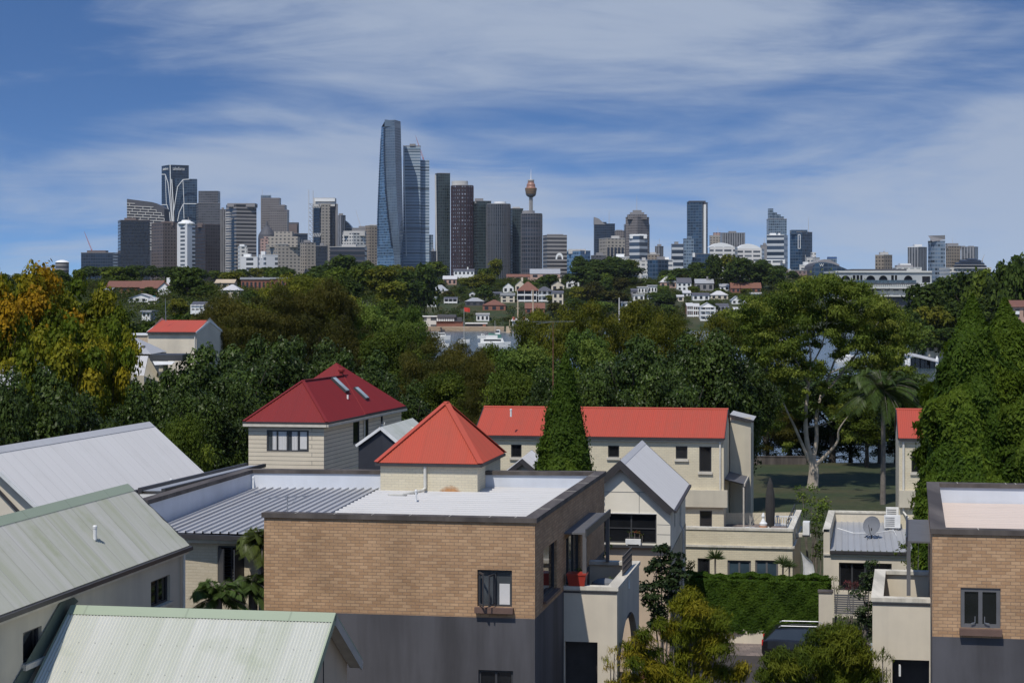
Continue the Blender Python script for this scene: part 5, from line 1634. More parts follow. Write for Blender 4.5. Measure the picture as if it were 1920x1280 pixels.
T('wide low dark-banded block above the fig trees', 619, None, 684, 463, 1950, 'f_darkband', topmat='conc_pale')
T('beige slab right up against the twisted glass skyscraper', 685, 693, 707, 423, 2400, 'f_tan', topmat='conc_pale', top=[(693, 706, 421, 'conc_pale')])
T('pale grey office block under the thin white crane', 660, None, 690, 428, 2600, 'conc_grey', topmat='conc_grey')
crane('thin white crane behind the white terraced block', P(676, 425, 2615), P(667, 393, 2615), 'conc_pale', 1.0)
T('small white balconied block low in front of the striped tower', 446, 450, 463, 462, 1900, 'f_white', name='apartment_tower', topmat='white_far', top=[(449, 458, 458, 'white_far')])
T('white balconied flats in front of the tall striped balcony tower', 451, 483, 489, 482, 1800, 'f_balconyw', name='apartment_tower', topmat='white_far', roofmat='white_far')
T('white and grey flats below the cream stepped tower', 485, 497, 521, 478, 1780, 'f_balconyw', name='apartment_tower', topmat='white_far', top=[(489, 497, 471, 'white_far')])

# the twisted glass skyscraper
def twisted_tower():
    Y = 2700
    root = empty('skyscraper', P(732, 520, Y), 'tallest twisted blue glass skyscraper with a split curved crown', 'skyscraper')
    # outline columns at rows: left edge, seam, mid fold, right edge
    rows = [(226, 721, 722, 740, 751), (237, 715, 721, 740, 751.5), (260, 713.6, 721, 740.5, 752), (300, 711.5, 721.5, 741.5, 753),
            (350, 709.3, 723.5, 743, 754.2), (400, 707.4, 728, 745.5, 755.3), (440, 706.5, 733, 748, 756), (480, 707, 738.5, 750.5, 756.5), (530, 708.5, 742, 752, 757)]
    def ring(r):
        py, a, b, c, d = r
        return [P(a, py, Y + 16), P(b, py, Y - 2), P(c, py, Y - 10), P(d, py, Y + 14), P(d - 2, py, Y + 40), P(a + 2, py, Y + 42)]
    def zfix(pts, z): return [Vector((p.x, p.y, z)) for p in pts]
    rings = []
    for r in rows:
        z = Zat(r[0], Y); rings.append(zfix(ring(r), z))
    faces = {0: MB(), 1: MB(), 2: MB()}
    for i in range(len(rings) - 1):
        u, v = rings[i], rings[i + 1]
        for k in range(6):
            k2 = (k + 1) % 6
            mb = faces[0] if k == 0 else (faces[1] if k == 1 else faces[2])
            if i == 0 and k == 0: continue
            mb.face([v[k], v[k2], u[k2], u[k]])
    faces[0].build('blue_facet', 'f_blueglass', root)
    faces[1].build('central_facet', 'f_bluegrey2', root); faces[2].build('side_facet', 'f_bluegrey3', root)
    # curved crown
    m = MB(); z0 = Zat(238, Y); prev = None
    for i in range(13):
        t = i / 12; px = 721.5 + 18.5 * t; zt = Zat(225 + 6.5 * t ** 2.2, Y)
        a = Vector((Xat(px, Y), Y - 4 - 5 * t, z0)); b = Vector((Xat(px, Y), Y - 4 - 5 * t, zt))
        if prev: m.face([prev[0], a, b, prev[1]]); m.face([prev[1], b, b + Vector((0, 30, 0)), prev[1] + Vector((0, 30, 0))])
        prev = (a, b)
    m.build('crown', 'glass_crown', root)
    m = MB(); m.face([P(740, 231.5, Y - 11), P(740, 240, Y - 11), P(751.3, 240, Y + 13), P(751.3, 231.5, Y + 13)][::-1]); m.build('crown', 'glass_crown', root)
    # the ladder of balconies along the seam
    m = MB()
    for i in range(62):
        py = 238 + 3.6 * i; b = np.interp(py, [r[0] for r in rows], [r[2] for r in rows]); 
        w = 3.2 if i % 2 else 2.4
        m.box(P(b - w / 2, py, Y - 3), w * Y / F, 3, 1.3)
    m.build('balcony', 'navy_far', root)
    m = MB()
    for i in range(40):
        py = 262 + 5.0 * i; b = np.interp(py, [r[0] for r in rows], [r[1] for r in rows])
        m.box(P(b + .6, py, Y + 12), 1.1, 3, 1.6)
    m.build('edge_balcony', 'navy_far', root)
facade('f_bluegrey2', (0.13, 0.17, 0.22), (0.085, 0.12, 0.17), 3.9, 3.0, .8, .9, var=.12)
facade('f_bluegrey3', (0.10, 0.14, 0.20), (0.060, 0.095, 0.145), 3.9, 3.0, .8, .9, var=.12)
twisted_tower()
r_, fp, z = T('pale ribbed glass tower leaning on the tallest skyscraper', 756, None, 788, 274, 2760, 'f_palestripe', topmat='conc_grey', roofmat='conc_grey', k=.6)
Yq = 2775
q = [Vector((Xat(786, Yq), Yq, 0)), Vector((Xat(805, Yq), Yq, 0)), Vector((Xat(805, Yq + 20), Yq + 20, 0)), Vector((Xat(786, Yq + 20), Yq + 20, 0))]
tower('lower_block', q, CITYZ, Zat(300, Yq), 'f_palestripe', r_)
q = [Vector((Xat(804, Yq), Yq + 4, 0)), Vector((Xat(812, Yq), Yq + 4, 0)), Vector((Xat(812, Yq + 20), Yq + 20, 0)), Vector((Xat(804, Yq + 20), Yq + 20, 0))]
tower('podium', q, CITYZ, Zat(440, Yq), 'f_bluegrey', r_)
m = MB(); m.bar(P(757, 275, 2758), P(762, 480, 2758), 1.2, 1.2); m.build('edge_strip', 'white_far', r_)
crane('red and white crane on the pale ribbed glass tower', P(793.5, 298, 2785), P(779, 254, 2785), 'crane_red', 1.5)
T('low dark block in the gap beside the pale ribbed tower', 808, None, 818, 471, 2300, 'f_darkglass')
T('slim dark tower with a bright left edge and roof sign box', 816, 821, 844, 325, 2600, 'f_greengrey', topmat='conc_grey', top=[(820, 841, 327, 'conc_grey')])
rt = [o for o in bpy.data.objects if o.get('label', '').startswith('slim dark tower with a bright')][0]
m = MB(); m.bar(P(816.5, 328, 2598), P(818.5, 490, 2598), 2.0, 2); m.build('edge_strip', 'conc_pale', rt)
m = MB(); m.box(P(831, 340, 2612), 11, 2, 8); m.build('sign_panel', 'white_far', rt)
m = MB(); m.box(P(831, 341.5, 2610), 5, .5, 3); m.box(P(831, 338.8, 2610), 3, .5, 1.6); m.build('emblem', 'conc_dark', rt)
def round_tower2(label, x0, x1, yt, Y, mat, top=None, cap='white_far', flat=.75, fin=None, skyband=None):
    c = Vector((Xat((x0 + x1) / 2, Y), Y + 20, CITYZ)); r = (x1 - x0) / 2 * Y / F
    root = empty('round_tower', c, label, 'tower'); z = Zat(yt, Y) - CITYZ
    MB().lathe(c, [(r, 0), (r, z)], 32, 1, flat).build('tower_body', mat, root)
    MB().lathe(c, [(r * .98, z), (r * .98, z + .8), (.01, z + .9)], 32, 1, flat).build('roof', 'conc_grey', root)
    if top:
        a, b, yt2 = top; cc = Vector((Xat((a + b) / 2, Y), c.y, CITYZ)); rr = (b - a) / 2 * Y / F
        MB().lathe(cc, [(rr, z), (rr, Zat(yt2, Y) - CITYZ), (.01, Zat(yt2, Y) - CITYZ + .5)], 20, 1, flat).build('plant_room', cap, root)
    if fin:
        m = MB()
        for i in range(fin[0]):
            a = R(-180 + 180 * (i + .5) / fin[0]); p = c + Vector((r * 1.01 * math.cos(a), r * flat * 1.01 * math.sin(a), 0))
            m.bar(p + EZ * 0, p + EZ * z, fin[1], fin[1])
        m.build('fin', fin[2], root)
    return root
plain('fin_red', (0.038, 0.013, 0.017), .5, scale=.1)
round_tower2('rounded dark red gridded tower between the sign-box tower and the green-grey pair', 845, 887, 347, 2560, 'f_redfin', (846, 877, 338), 'conc_pale', fin=(10, 1.0, 'fin_red'))
T('dark green shaded tower with pale left edge, second of the rounded cluster', 888, 895, 921, 377, 2560, 'f_greengrey', topmat='conc_grey', top=[(890, 906, 372, 'conc_grey'), (897, 912, 377, 'conc_pale')])
round_tower2('rounded tower of vertical fins with a white oval cap beside the green-grey tower', 912, 957, 382, 2520, 'f_darkfin', (926, 949, 377), fin=(16, .8, 'conc_fin'))
T('dark slab between the two finned round towers', 956, 961, 981, 391, 2560, 'f_greengrey', topmat='conc_grey', top=[(961, 975, 388, 'conc_pale')])
round_tower2('shorter rounded banded tower below the observation tower', 977, 1017, 400, 2480, 'f_darkband', (979, 1003, 394), 'conc_grey', fin=(12, .7, 'conc_fin'))
def observation_tower():
    Y = 3500
    b = Vector((Xat(995.5, Y), Y, CITYZ)); s = Y / F
    root = empty('observation_tower', b, 'slender observation tower with a golden turret and spire', 'tower')
    z = lambda py: Zat(py, Y) - CITYZ
    MB().tube([b, b + EZ * z(368)], 2.9 * s, 12).build('shaft', 'conc_grey', root)
    m = MB()
    for k in range(10):
        a = 2 * math.pi * k / 10; m.bar(b + Vector((math.cos(a) * 3.6, math.sin(a) * 3.6, 60)), b + Vector((math.cos(a + .6) * 3.6, math.sin(a + .6) * 3.6, z(368))), .4)
    m.build('stay_cable', 'conc_pale', root)
    MB().lathe(b, [(4 * s, z(370)), (8.5 * s, z(367)), (9.4 * s, z(364.5))], 24).build('turret_floor', 'conc_dark', root)
    m = MB()
    prof = []
    for i, py in enumerate((364.5, 362, 361.5, 359, 358.5, 356, 355.5, 353)): prof.append(((9.4 + .25 * i) * s * (1.0 if i % 2 == 0 else 1.02), z(py)))
    m.lathe(b, prof, 28); m.build('turret', 'gold', root)
    m = MB()
    for k in (363, 360.3, 357.3, 354.5): m.lathe(b, [(11.2 * s - (k - 353) * .12, z(k + .45)), (11.3 * s - (k - 353) * .12, z(k - .35))], 28)
    m.build('window_band', 'conc_dark', root)
    MB().lathe(b, [(11 * s, z(353)), (9 * s, z(351.8)), (8.2 * s, z(350)), (7.8 * s, z(346)), (6 * s, z(343)), (6 * s, z(340.5))], 24).build('upper_turret', 'copper', root)
    MB().lathe(b, [(5 * s, z(340.5)), (6.2 * s, z(339)), (6.2 * s, z(337)), (.5, z(336.4))], 20).build('turret_cap', 'conc_pale', root)
    MB().tube([b + EZ * z(337), b + EZ * z(330), b + EZ * z(317)], [.9 * s, .7 * s, .2 * s], 6).build('spire', 'white_far', root)
observation_tower()
T('curved banded apartment block right of the rounded cluster', 1018, 1026, 1063, 441, 2200, 'f_balcony', name='apartment_tower', topmat='conc_grey', top=[(1026, 1056, 439, 'conc_grey')])
T('low bright blue waterfront building', 1063, 1088, 1107, 470, 1900, 'f_blueglass', topmat='conc_pale', top=[(1066, 1098, 467, 'conc_pale')])
def arch_shell():
    Y = 1890; root = empty('white_arch', P(1049, 490, Y), 'small white arched shell beside the blue waterfront building', 'building')
    m = MB(); n = 14
    for i in range(n):
        a0 = math.pi * i / n; a1 = math.pi * (i + 1) / n
        f = lambda a, r: P(1049 - 7 * r * math.cos(a), 486 - 12 * r * math.sin(a) ** .8, Y)
        p = [f(a0, 1), f(a1, 1), f(a1, .62), f(a0, .62)]; d = Vector((0, 8, 0))
        m.face(p); m.face([p[0] + d, p[1] + d, p[1], p[0]])
    m.build('shell', 'white_far', root)
arch_shell()
T('small grey block left of the navy wedge-topped tower', 1108, 1114, 1136, 479, 1950, 'f_grey', topmat='conc_grey')
def wedge():
    r_, fp, z = T('navy glass tower with a raised wedge at its left end and white mast', 1114, None, 1153, 420, 2900, 'f_navy', topmat='navy_far', mast=(1142, 394), k=.6)
    Y = 2899; m = MB(); d = Vector((0, 18, 0))
    pts = [P(1114, 421, Y), P(1114, 407, Y), P(1123, 410, Y), P(1132, 418.5, Y), P(1136, 421, Y)]
    m.face(pts[::-1]); 
    for a, b in zip(pts[:-1], pts[1:]): m.face([a, b, b + d, a + d])
    m.build('wedge', 'conc_grey', r_)
wedge()
T('dull grey roofed tower between the navy wedge and the spired grid tower', 1153, None, 1173, 433, 2850, 'f_steps', topmat='conc_grey', top=[(1155, 1167, 431)])
def spired():
    r_, fp, z = T('beige gridded tower with stepped crown and tall spire', 1173, 1195, 1217, 407, 2700, 'f_steps', topmat='f_steps', top=[(1177, 1213, 402, 'f_steps'), (1182, 1208, 398, 'conc_grey'), (1187, 1203, 394, 'conc_grey')], mast=(1194, 366))
    T('dark slab edge behind the spired beige tower', 1172, None, 1218, 421, 2790, 'f_navy')
spired()
def column_block():
    r_, fp, z = T('pale block with tall dark window slots between white columns', 1123, 1137, 1172, 447, 2100, 'f_beige', topmat='conc_pale', roofmat='conc_grey')
    p, r, b, l = fp; d = (r - p).normalized(); n = Vector((d.y, -d.x, 0)); L = (r - p).length
    m = MB()
    for i in range(5): m.box(p + d * (L * (.10 + .19 * i)) + n * .2 + EZ * (z * .5 - 4), L * .11, .5, z - 12, d, n)
    m.build('window_slot', 'navy_far', r_)
column_block()
T('shorter white gridded block in front of the spired tower', 1180, 1199, 1214, 442, 2150, 'f_blackwhite', topmat='white_far', roofmat='conc_pale', top=[(1181, 1213, 439, 'white_far')])
T('slim grey and tan tower standing alone right of the spired tower', 1228, 1236, 1244, 462, 2600, 'f_greystripe', topmat='conc_grey')
T('hipped beige low block beside the slim grey and tan tower', 1213, None, 1237, 477, 2300, 'f_tan', topmat='conc_pale', top=[(1219, 1230, 473)])
T('low navy office block above the dark fig trees', 1214, 1233, 1253, 487, 1750, 'f_navyglass', topmat='conc_grey')
T('low white-columned block at the foot of the white gridded block', 1197, None, 1216, 489, 1800, 'f_white', topmat='conc_pale')
T('low white building under the pale slotted block', 1148, 1155, 1180, 482, 1800, 'f_white', topmat='white_far', roofmat='white_far')
T('cluster of small white roofs left of the striped dark block', 1244, None, 1262, 487, 1760, 'f_whiteband', topmat='white_far', roofmat='white_far', top=[(1246, 1254, 482, 'white_far')])
T('black and white horizontally striped block', 1260, None, 1281, 458, 2200, 'f_blackwhite', topmat='conc_grey')
T('pale blue glass tower leaning on the tall dark slab', 1281, 1283, 1301, 448, 2300, 'f_bluegrey', topmat='f_bluegrey')
r_, fp, z = T('tall dark slab tower with a bright vertical white strip', 1288, 1317, 1327, 379, 2600, 'f_navyglass', topmat='navy_far', top=[(1292, 1323, 376.5, 'conc_dark')])
p, r, b, l = fp; m = MB(); q = p.lerp(r, .35) + Vector((.5, -1.5, 0)); m.bar(q + EZ * 20, q + EZ * (z - 3), 3.4, 3.4); m.build('white_strip', 'white_far', r_)
T('low plain blue block at the foot of the tall dark slab', 1298, 1308, 1331, 476, 1850, 'f_navyglass', topmat='conc_grey', top=[(1299, 1303, 474, 'white_far')])
T('pinkish tower with pale stepped top behind the curved white offices', 1332, None, 1354, 442, 2900, 'f_beige', topmat='conc_pale', top=[(1338, 1352, 436, 'f_pink')], mast=(1346, 425))
T('blue grey slab pair above the curved white offices', 1354, None, 1397, 437, 2700, 'f_greystripe', topmat='conc_grey')
def curved_office(label, x0, x1, xs, ytop, ye, Y):
    root = empty('office_block', P((x0 + x1) / 2, 520, Y), label, 'office block')
    z = Zat(ye, Y); a = Vector((Xat(x0, Y), Y, 0)); b = Vector((Xat(x1, Y), Y, 0)); c = Vector((Xat(xs, Y + 25), Y + 25, 0)); d = c - (b - a)
    tower('office_body', [a, b, c, d], CITYZ, z, 'f_whiteband', root, 'white_far')
    m = MB(); prev = None; n = 12
    for i in range(n + 1):
        t = i / n; q = a.lerp(b, t) + EZ * (z + (Zat(ytop, Y) - z) * (1 - (2 * t - .8) ** 2 / 1.44 if t > .4 else 1 - (2 * t - .8) ** 2 / .64)); 
        if prev: m.face([prev[0], a.lerp(b, t) + EZ * z, q, prev[1]]); m.face([prev[1], q, q + Vector((0, 25, 0)), prev[1] + Vector((0, 25, 0))])
        prev = (a.lerp(b, t) + EZ * z, q)
    m.build('curved_roof', 'white_far', root)
curved_office('curved-topped white office block, the one beside the tall dark slab', 1331, 1378, 1383, 455, 463, 1900)
curved_office('curved-topped white office block nearer the stepped green glass tower', 1383, 1428, 1433, 457, 466, 1950)
r_, fp, z = T('stepped green-blue glass tower with a rounded tall left shaft', 1441, None, 1475, 411, 2750, 'f_bluegrey', topmat='conc_grey', top=[(1441, 1450, 391, 'f_bluegrey'), (1449, 1457, 398, 'f_bluegrey'), (1456, 1464, 402, 'f_bluegrey'), (1463, 1470, 406, 'f_bluegrey')])
T('white apartment tower right below the stepped green-blue glass tower', 1438, 1470, 1477, 441, 2300, 'f_blackwhite', name='apartment_tower', topmat='white_far', roofmat='white_far', top=[(1444, 1455, 437, 'white_far'), (1460, 1463, 437, 'white_far')])
T('low white banded block under the white apartment tower', 1433, 1463, 1474, 488, 1800, 'f_whiteband', topmat='white_far', roofmat='white_far', top=[(1434, 1472, 486.5, 'white_far')])
T('grey sliver of a tower left of the white apartment tower', 1427, None, 1439, 460, 2500, 'conc_grey')
r_, fp, z = T('dark blue office tower with a white vertical slot and thin mast', 1481, 1504, 1523, 435, 2400, 'f_navyglass', topmat='conc_grey', mast=(1516, 406), top=[(1484, 1514, 431, 'f_navyglass')])
m = MB()
for a, b in (((1496.5, 440), (1496.5, 466)), ((1500.5, 440), (1500.5, 466)), ((1496.5, 440), (1500.5, 440)), ((1496.5, 466), (1500.5, 466))): m.bar(P(*a, 2398), P(*b, 2398), .7)
m.build('white_slot', 'white_far', r_)
T('white clustered flats behind the dark curved hotel', 1512, 1524, 1537, 483, 2000, 'f_white', name='apartment_tower', topmat='white_far', top=[(1522, 1530, 473, 'f_white')])
T('low cream flats left of the dark curved hotel', 1499, 1513, 1522, 497, 1800, 'f_white', name='apartment_tower', topmat='white_far')
T('pinkish low brick warehouse at the tree line', 1474, 1490, 1513, 507, 1500, 'f_pink', name='warehouse', cat='building', topmat='conc_pale', top=[(1479, 1483, 504, 'conc_pale')])
T('small square tower with a blue cap above the hotel curve', 1553, None, 1569, 484, 2300, 'f_bluegrey', topmat='cloth_blue', top=[(1553, 1569, 481.5, 'glass_blue')])
# dark curved hotel with its roof letter
def curved_hotel():
    Y = 1700; root = empty('curved_hotel', P(1560, 520, Y), 'dark blue hotel with a long wave-shaped glass front and a W sign', 'hotel')
    pr = [(1523, 520), (1523, 505), (1525, 498), (1529, 494), (1536, 491.5), (1548, 491.5), (1560, 494), (1572, 498), (1584, 503), (1596, 508), (1603, 514), (1605, 520)]
    m = MB(); d = Vector((0, 50, 0)); s = MB()
    for a, b in zip(pr[:-1], pr[1:]):
        A, B = P(*a, Y), P(*b, Y)
        if B.x - A.x > .05: m.face([(A.x, Y, CITYZ), (B.x, Y, CITYZ), B, A])
        s.face([A, B, B + d, A + d])
    m.build('glass_front', 'f_navyglass', root); s.build('curved_roof', 'conc_dark', root)
    m = MB(); pr2 = [(1534, 490), (1546, 486), (1556, 487), (1566, 492), (1574, 496)]
    for a, b in zip(pr2[:-1], pr2[1:]):
        A, B = P(*a, Y + 15), P(*b, Y + 15); m.face([(A.x, A.y, CITYZ), (B.x, B.y, CITYZ), B, A]); m.face([A, B, B + d, A + d])
    m.build('upper_roof', 'conc_grey', root)
    sign('W', root, P(1540.5, 499.5, Y - .6), 3.6)
curved_hotel()
T('tan gridded hotel with a small pyramid roof, alone above the white terminal', 1641, 1657, 1673, 478, 2000, 'f_tan', topmat='conc_pale', mast=(1658, 464))
Yq = 2012; rt = [o for o in bpy.data.objects if o.get('label', '').startswith('tan gridded hotel')][0]
m = MB(); a = [P(1648, 476, Yq), P(1667, 476, Yq), P(1667, 476, Yq + 11), P(1648, 476, Yq + 11)]; 
for i in range(4): a[i].z = Zat(477, Yq)
ap = P(1657.5, 471, Yq + 5)
for i in range(4): m.face([a[i], a[(i + 1) % 4], ap])
m.build('pyramid_roof', 'conc_dark', rt)
T('white and brown gridded slab, first of the right-hand group', 1702, 1723, 1738, 463, 2100, 'f_greystripe', topmat='white_far')
r_, fp, z = T('sparkling blue tower with a slanted pale screen on top', 1740, 1748, 1772, 452, 2150, 'f_star', topmat='conc_grey')
m = MB(); m.face([P(1740, 442, 2148), P(1748, 453, 2146), P(1772, 449, 2160), P(1772, 441, 2160)]); m.face([P(1740, 442, 2170), P(1740, 454, 2170), P(1740, 454, 2148), P(1740, 442, 2148)][::-1]); m.build('roof_screen', 'conc_grey', r_)
T('sandy tower with stepped top and blue mast right of the sparkling blue tower', 1773, 1783, 1801, 461, 2300, 'f_tan', topmat='conc_pale', top=[(1776, 1797, 456, 'conc_grey')], mast=(1786, 446))
T('grey and white apartment slab at the end of the right-hand group', 1802, 1828, 1834, 463, 2250, 'f_greystripe', name='apartment_tower', topmat='conc_grey', top=[(1804, 1810, 461), (1818, 1826, 461)])
def casino():
    Y = 1900; root = empty('layered_roof_building', P(1820, 505, Y), 'dark low building with stacked sweeping roofs on the right of the skyline', 'building')
    m = MB(); s = Y / F
    for (a, b, y0, y1, inset) in ((1788, 1850, 500, 497, 0), (1790, 1846, 496, 492, 2), (1798, 1840, 491, 487, 4), (1812, 1832, 486, 484.5, 6)):
        A = P(a, y1 + 1.5, Y + inset); B = P(b, y1 + 1.5, Y + inset); d = Vector((0, 50 - inset * 2, 0)); A2 = P(a + 3, y1, Y + inset + 4); B2 = P(b - 3, y1, Y + inset + 4)
        m.face([(A.x, A.y, Zat(y0 + 1, Y)), (B.x, B.y, Zat(y0 + 1, Y)), B, A]); m.face([A, B, B2, A2]); m.face([A2, B2, B2 + d, A2 + d])
        m.face([(B.x, B.y, Zat(y0 + 1, Y)), (B.x, B.y + 50, Zat(y0 + 1, Y)), B + d, B])
    m.build('stacked_roof', 'navy_far', root)
    m = MB(); m.box(P(1820, 496.6, Y - 1), 60 * s, 2, .6 * s); m.box(P(1820, 502, Y - 2), 76 * s, 2, 1.6 * s); m.build('eave_strip', 'conc_pale', root)
    m = MB(); m.prism([(Xat(1782, Y), Y + 2), (Xat(1860, Y), Y + 2), (Xat(1860, Y), Y + 50), (Xat(1782, Y), Y + 50)], CITYZ, Zat(501, Y)); m.build('lower_storeys', 'f_white', root)
casino()
crane('tiny pale crane at the far right end of the skyline', P(1842, 487, 2300), P(1846, 477, 2300), 'conc_pale', 1.0)
T('low white-roofed hall with tall windows left of the gridded slab', 1681, None, 1728, 502, 1500, 'f_white', name='hall', cat='building', topmat='white_far', roofmat='white_far', top=[(1682, 1712, 497, 'conc_grey'), (1688, 1708, 494, 'white_far')])
# the long white terminal with arches
def terminal():
    Y = 1080; s = Y / F
    root = empty('terminal_building', P(1660, 560, Y), 'long pale waterfront building with arched openings and a roof terrace', 'building')
    plain('term_wall', (0.40, 0.42, 0.42), .8, scale=.05); plain('term_pale', (0.60, 0.60, 0.56), .8, scale=.05)
    x0, x1 = 1566, 1750
    def slab(name, a, b, yt, yb, mat, fwd=0.0, depth=40):
        A = P(a, yb, Y - fwd); B = P(b, yb, Y - fwd); zt = Zat(yt, Y - fwd); zb = Zat(yb, Y - fwd)
        m = MB(); m.prism([(A.x, A.y), (B.x, B.y), (B.x, B.y + depth), (A.x, A.y + depth)], zb, zt); return m.build(name, mat, root)
    # upper storey with arches cut as dark half rounds set back
    P0 = P(x0, 533, Y); P1 = P(x1 - 3, 533, Y); zb = Zat(533, Y); zt = Zat(511, Y)
    ops = []
    def px2a(px): return (px - x0) * s
    m = MB(); xs = []
    arches = [(1577, 1594), (1624, 1641), (1648, 1664), (1695, 1711)]
    rect = [(1599, 1604), (1606, 1611), (1613, 1617), (1671, 1676), (1678, 1682), (1729, 1744)]
    step = 1.0; px = x0
    while px < x1 - 3:
        c = px + step / 2; cut = None
        for a, b in arches:
            if a < c < b: k = (c - (a + b) / 2) / ((b - a) / 2); cut = Zat(525 - 8.5 * math.sqrt(max(0, 1 - k * k)), Y)
        for a, b in rect:
            if a <= c <= b: cut = Zat(516 if b < 1720 else 518, Y)
        xA, xB = Xat(px, Y), Xat(px + step, Y)
        z0 = cut if cut else zb
        m.face([(xA, Y, z0), (xB, Y, z0), (xB, Y, zt), (xA, Y, zt)])
        if cut:
            m.face([(xA, Y, z0), (xB, Y, z0), (xB, Y + 3, z0), (xA, Y + 3, z0)])
            m.face([(xA, Y, Zat(533, Y)), (xB, Y, Zat(533, Y)), (xB, Y, Zat(525 if px < 1720 else 530, Y)), (xA, Y, Zat(525 if px < 1720 else 530, Y))])
        px += step
    xe = Xat(x1 - 3, Y)
    m.face([(xe, Y, zb), (xe, Y + 40, zb), (xe, Y + 40, zt), (xe, Y, zt)])
    m.build('arched_wall', 'term_wall', root)
    m = MB(); m.face([(P0.x, Y + 3, zb), (P1.x, Y + 3, zb), (P1.x, Y + 3, zt), (P0.x, Y + 3, zt)]); m.build('arch_opening', 'conc_dark', root)
    m = MB(); m.prism([(P0.x, Y - .8), (xe, Y - .8), (xe, Y + 40), (P0.x, Y + 40)], zt, zt + 1.0); m.build('cornice', 'term_pale', root)
    m = MB(); m.prism([(Xat(1598, Y + 10), Y + 10), (Xat(1700, Y + 10), Y + 10), (Xat(1700, Y + 10), Y + 35), (Xat(1598, Y + 10), Y + 35)], zt + 1, zt + 2.2); m.build('roof_plant', 'conc_dark', root)
    slab('terrace', 1560, 1722, 530, 533, 'glass_grey', 5, 6); slab('terrace_screen', 1604, 1718, 525, 530, 'glass_blue', 4.6, .3)
    slab('balustrade_beam', 1555, 1758, 534, 541, 'term_pale', 6, 46)
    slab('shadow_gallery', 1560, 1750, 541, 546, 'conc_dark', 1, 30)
    slab('lower_gallery', 1640, 1722, 543, 553, 'f_white', 3, 30); slab('lower_balcony', 1650, 1722, 553, 556, 'term_pale', 5, 30)
    slab('lower_storeys', 1660, 1716, 556, 576, 'f_grey', 2, 30); slab('west_wing', 1560, 1600, 541, 566, 'f_white', 3, 26)
    m = MB()
    for px in range(1556, 1750, 4): m.box(P(px, 533.2, Y - 6.5), .35, .3, .9)
    m.build('baluster', 'conc_dark', root)
terminal()

# ================================================================ vegetation
rng = np.random.default_rng(7)
def leaf_mat(name, gloss=0.6, trans=0.30, hue=0.0):
    t = NT(name)
    at = t.n('ShaderNodeAttribute'); at.attribute_name = 'tone'
    oi = t.n('ShaderNodeObjectInfo')
    f = t.ramp(oi.outputs['Random'], 0, 1, 0.82, 1.18)
    col = t.mix(1.0, at.outputs['Color'], f, 'MULTIPLY')
    t.base(col, gloss, 0.0, 0.08 if name == 'leaf' else 0.14)
    tr = t.n('ShaderNodeBsdfTranslucent')
    t.link(t.mix(1.0, col, (1.35, 1.35, 0.6, 1), 'MULTIPLY'), tr.inputs['Color'])
    mx = t.n('ShaderNodeMixShader'); mx.inputs[0].default_value = trans
    t.link(t.b.outputs[0], mx.inputs[1]); t.link(tr.outputs[0], mx.inputs[2])
    t.link(mx.outputs[0], t.N['Material Output'].inputs['Surface'])
leaf_mat('leaf'); leaf_mat('leaf_waxy', 0.40, 0.15)
plain('bark_dark', (0.055, 0.045, 0.036), .95, var=.3)
plain('bark_pale', (0.42, 0.36, 0.29), .8, var=.35, scale=1.2)
plain('bark_grey', (0.16, 0.14, 0.12), .9, var=.3)

def leaves_mesh(name, P3, N3, size, aspect, tone, mat='leaf', along_dir=None):
    """diamond leaves at P3 with normals N3; along_dir gives the direction of the long axis"""
    n = len(P3)
    N3 = N3 / (np.linalg.norm(N3, axis=1, keepdims=True) + 1e-9)
    if along_dir is None:
        r = rng.normal(size=(n, 3))
    else: r = along_dir
    a = r - N3 * np.sum(r * N3, axis=1, keepdims=True)
    a /= (np.linalg.norm(a, axis=1, keepdims=True) + 1e-9)
    b = np.cross(N3, a)
    s = np.asarray(size).reshape(-1, 1) * np.ones((n, 1))
    A = a * s * 0.5; B = b * s * 0.5 * aspect
    V = np.stack([P3 - A, P3 + B, P3 + A, P3 - B], axis=1).astype(np.float32)
    me = bpy.data.meshes.new(name)
    me.vertices.add(4 * n); me.loops.add(4 * n); me.polygons.add(n)
    me.vertices.foreach_set('co', V.ravel())
    me.loops.foreach_set('vertex_index', np.arange(4 * n, dtype=np.int32))
    me.polygons.foreach_set('loop_start', np.arange(0, 4 * n, 4, dtype=np.int32))
    me.polygons.foreach_set('loop_total', np.full(n, 4, dtype=np.int32))
    me.update(calc_edges=True)
    ca = me.color_attributes.new('tone', 'FLOAT_COLOR', 'POINT')
    c4 = np.ones((n, 4), dtype=np.float32); c4[:, :3] = tone
    ca.data.foreach_set('color', np.repeat(c4, 4, axis=0).ravel())
    me.materials.append(MAT[mat])
    return me

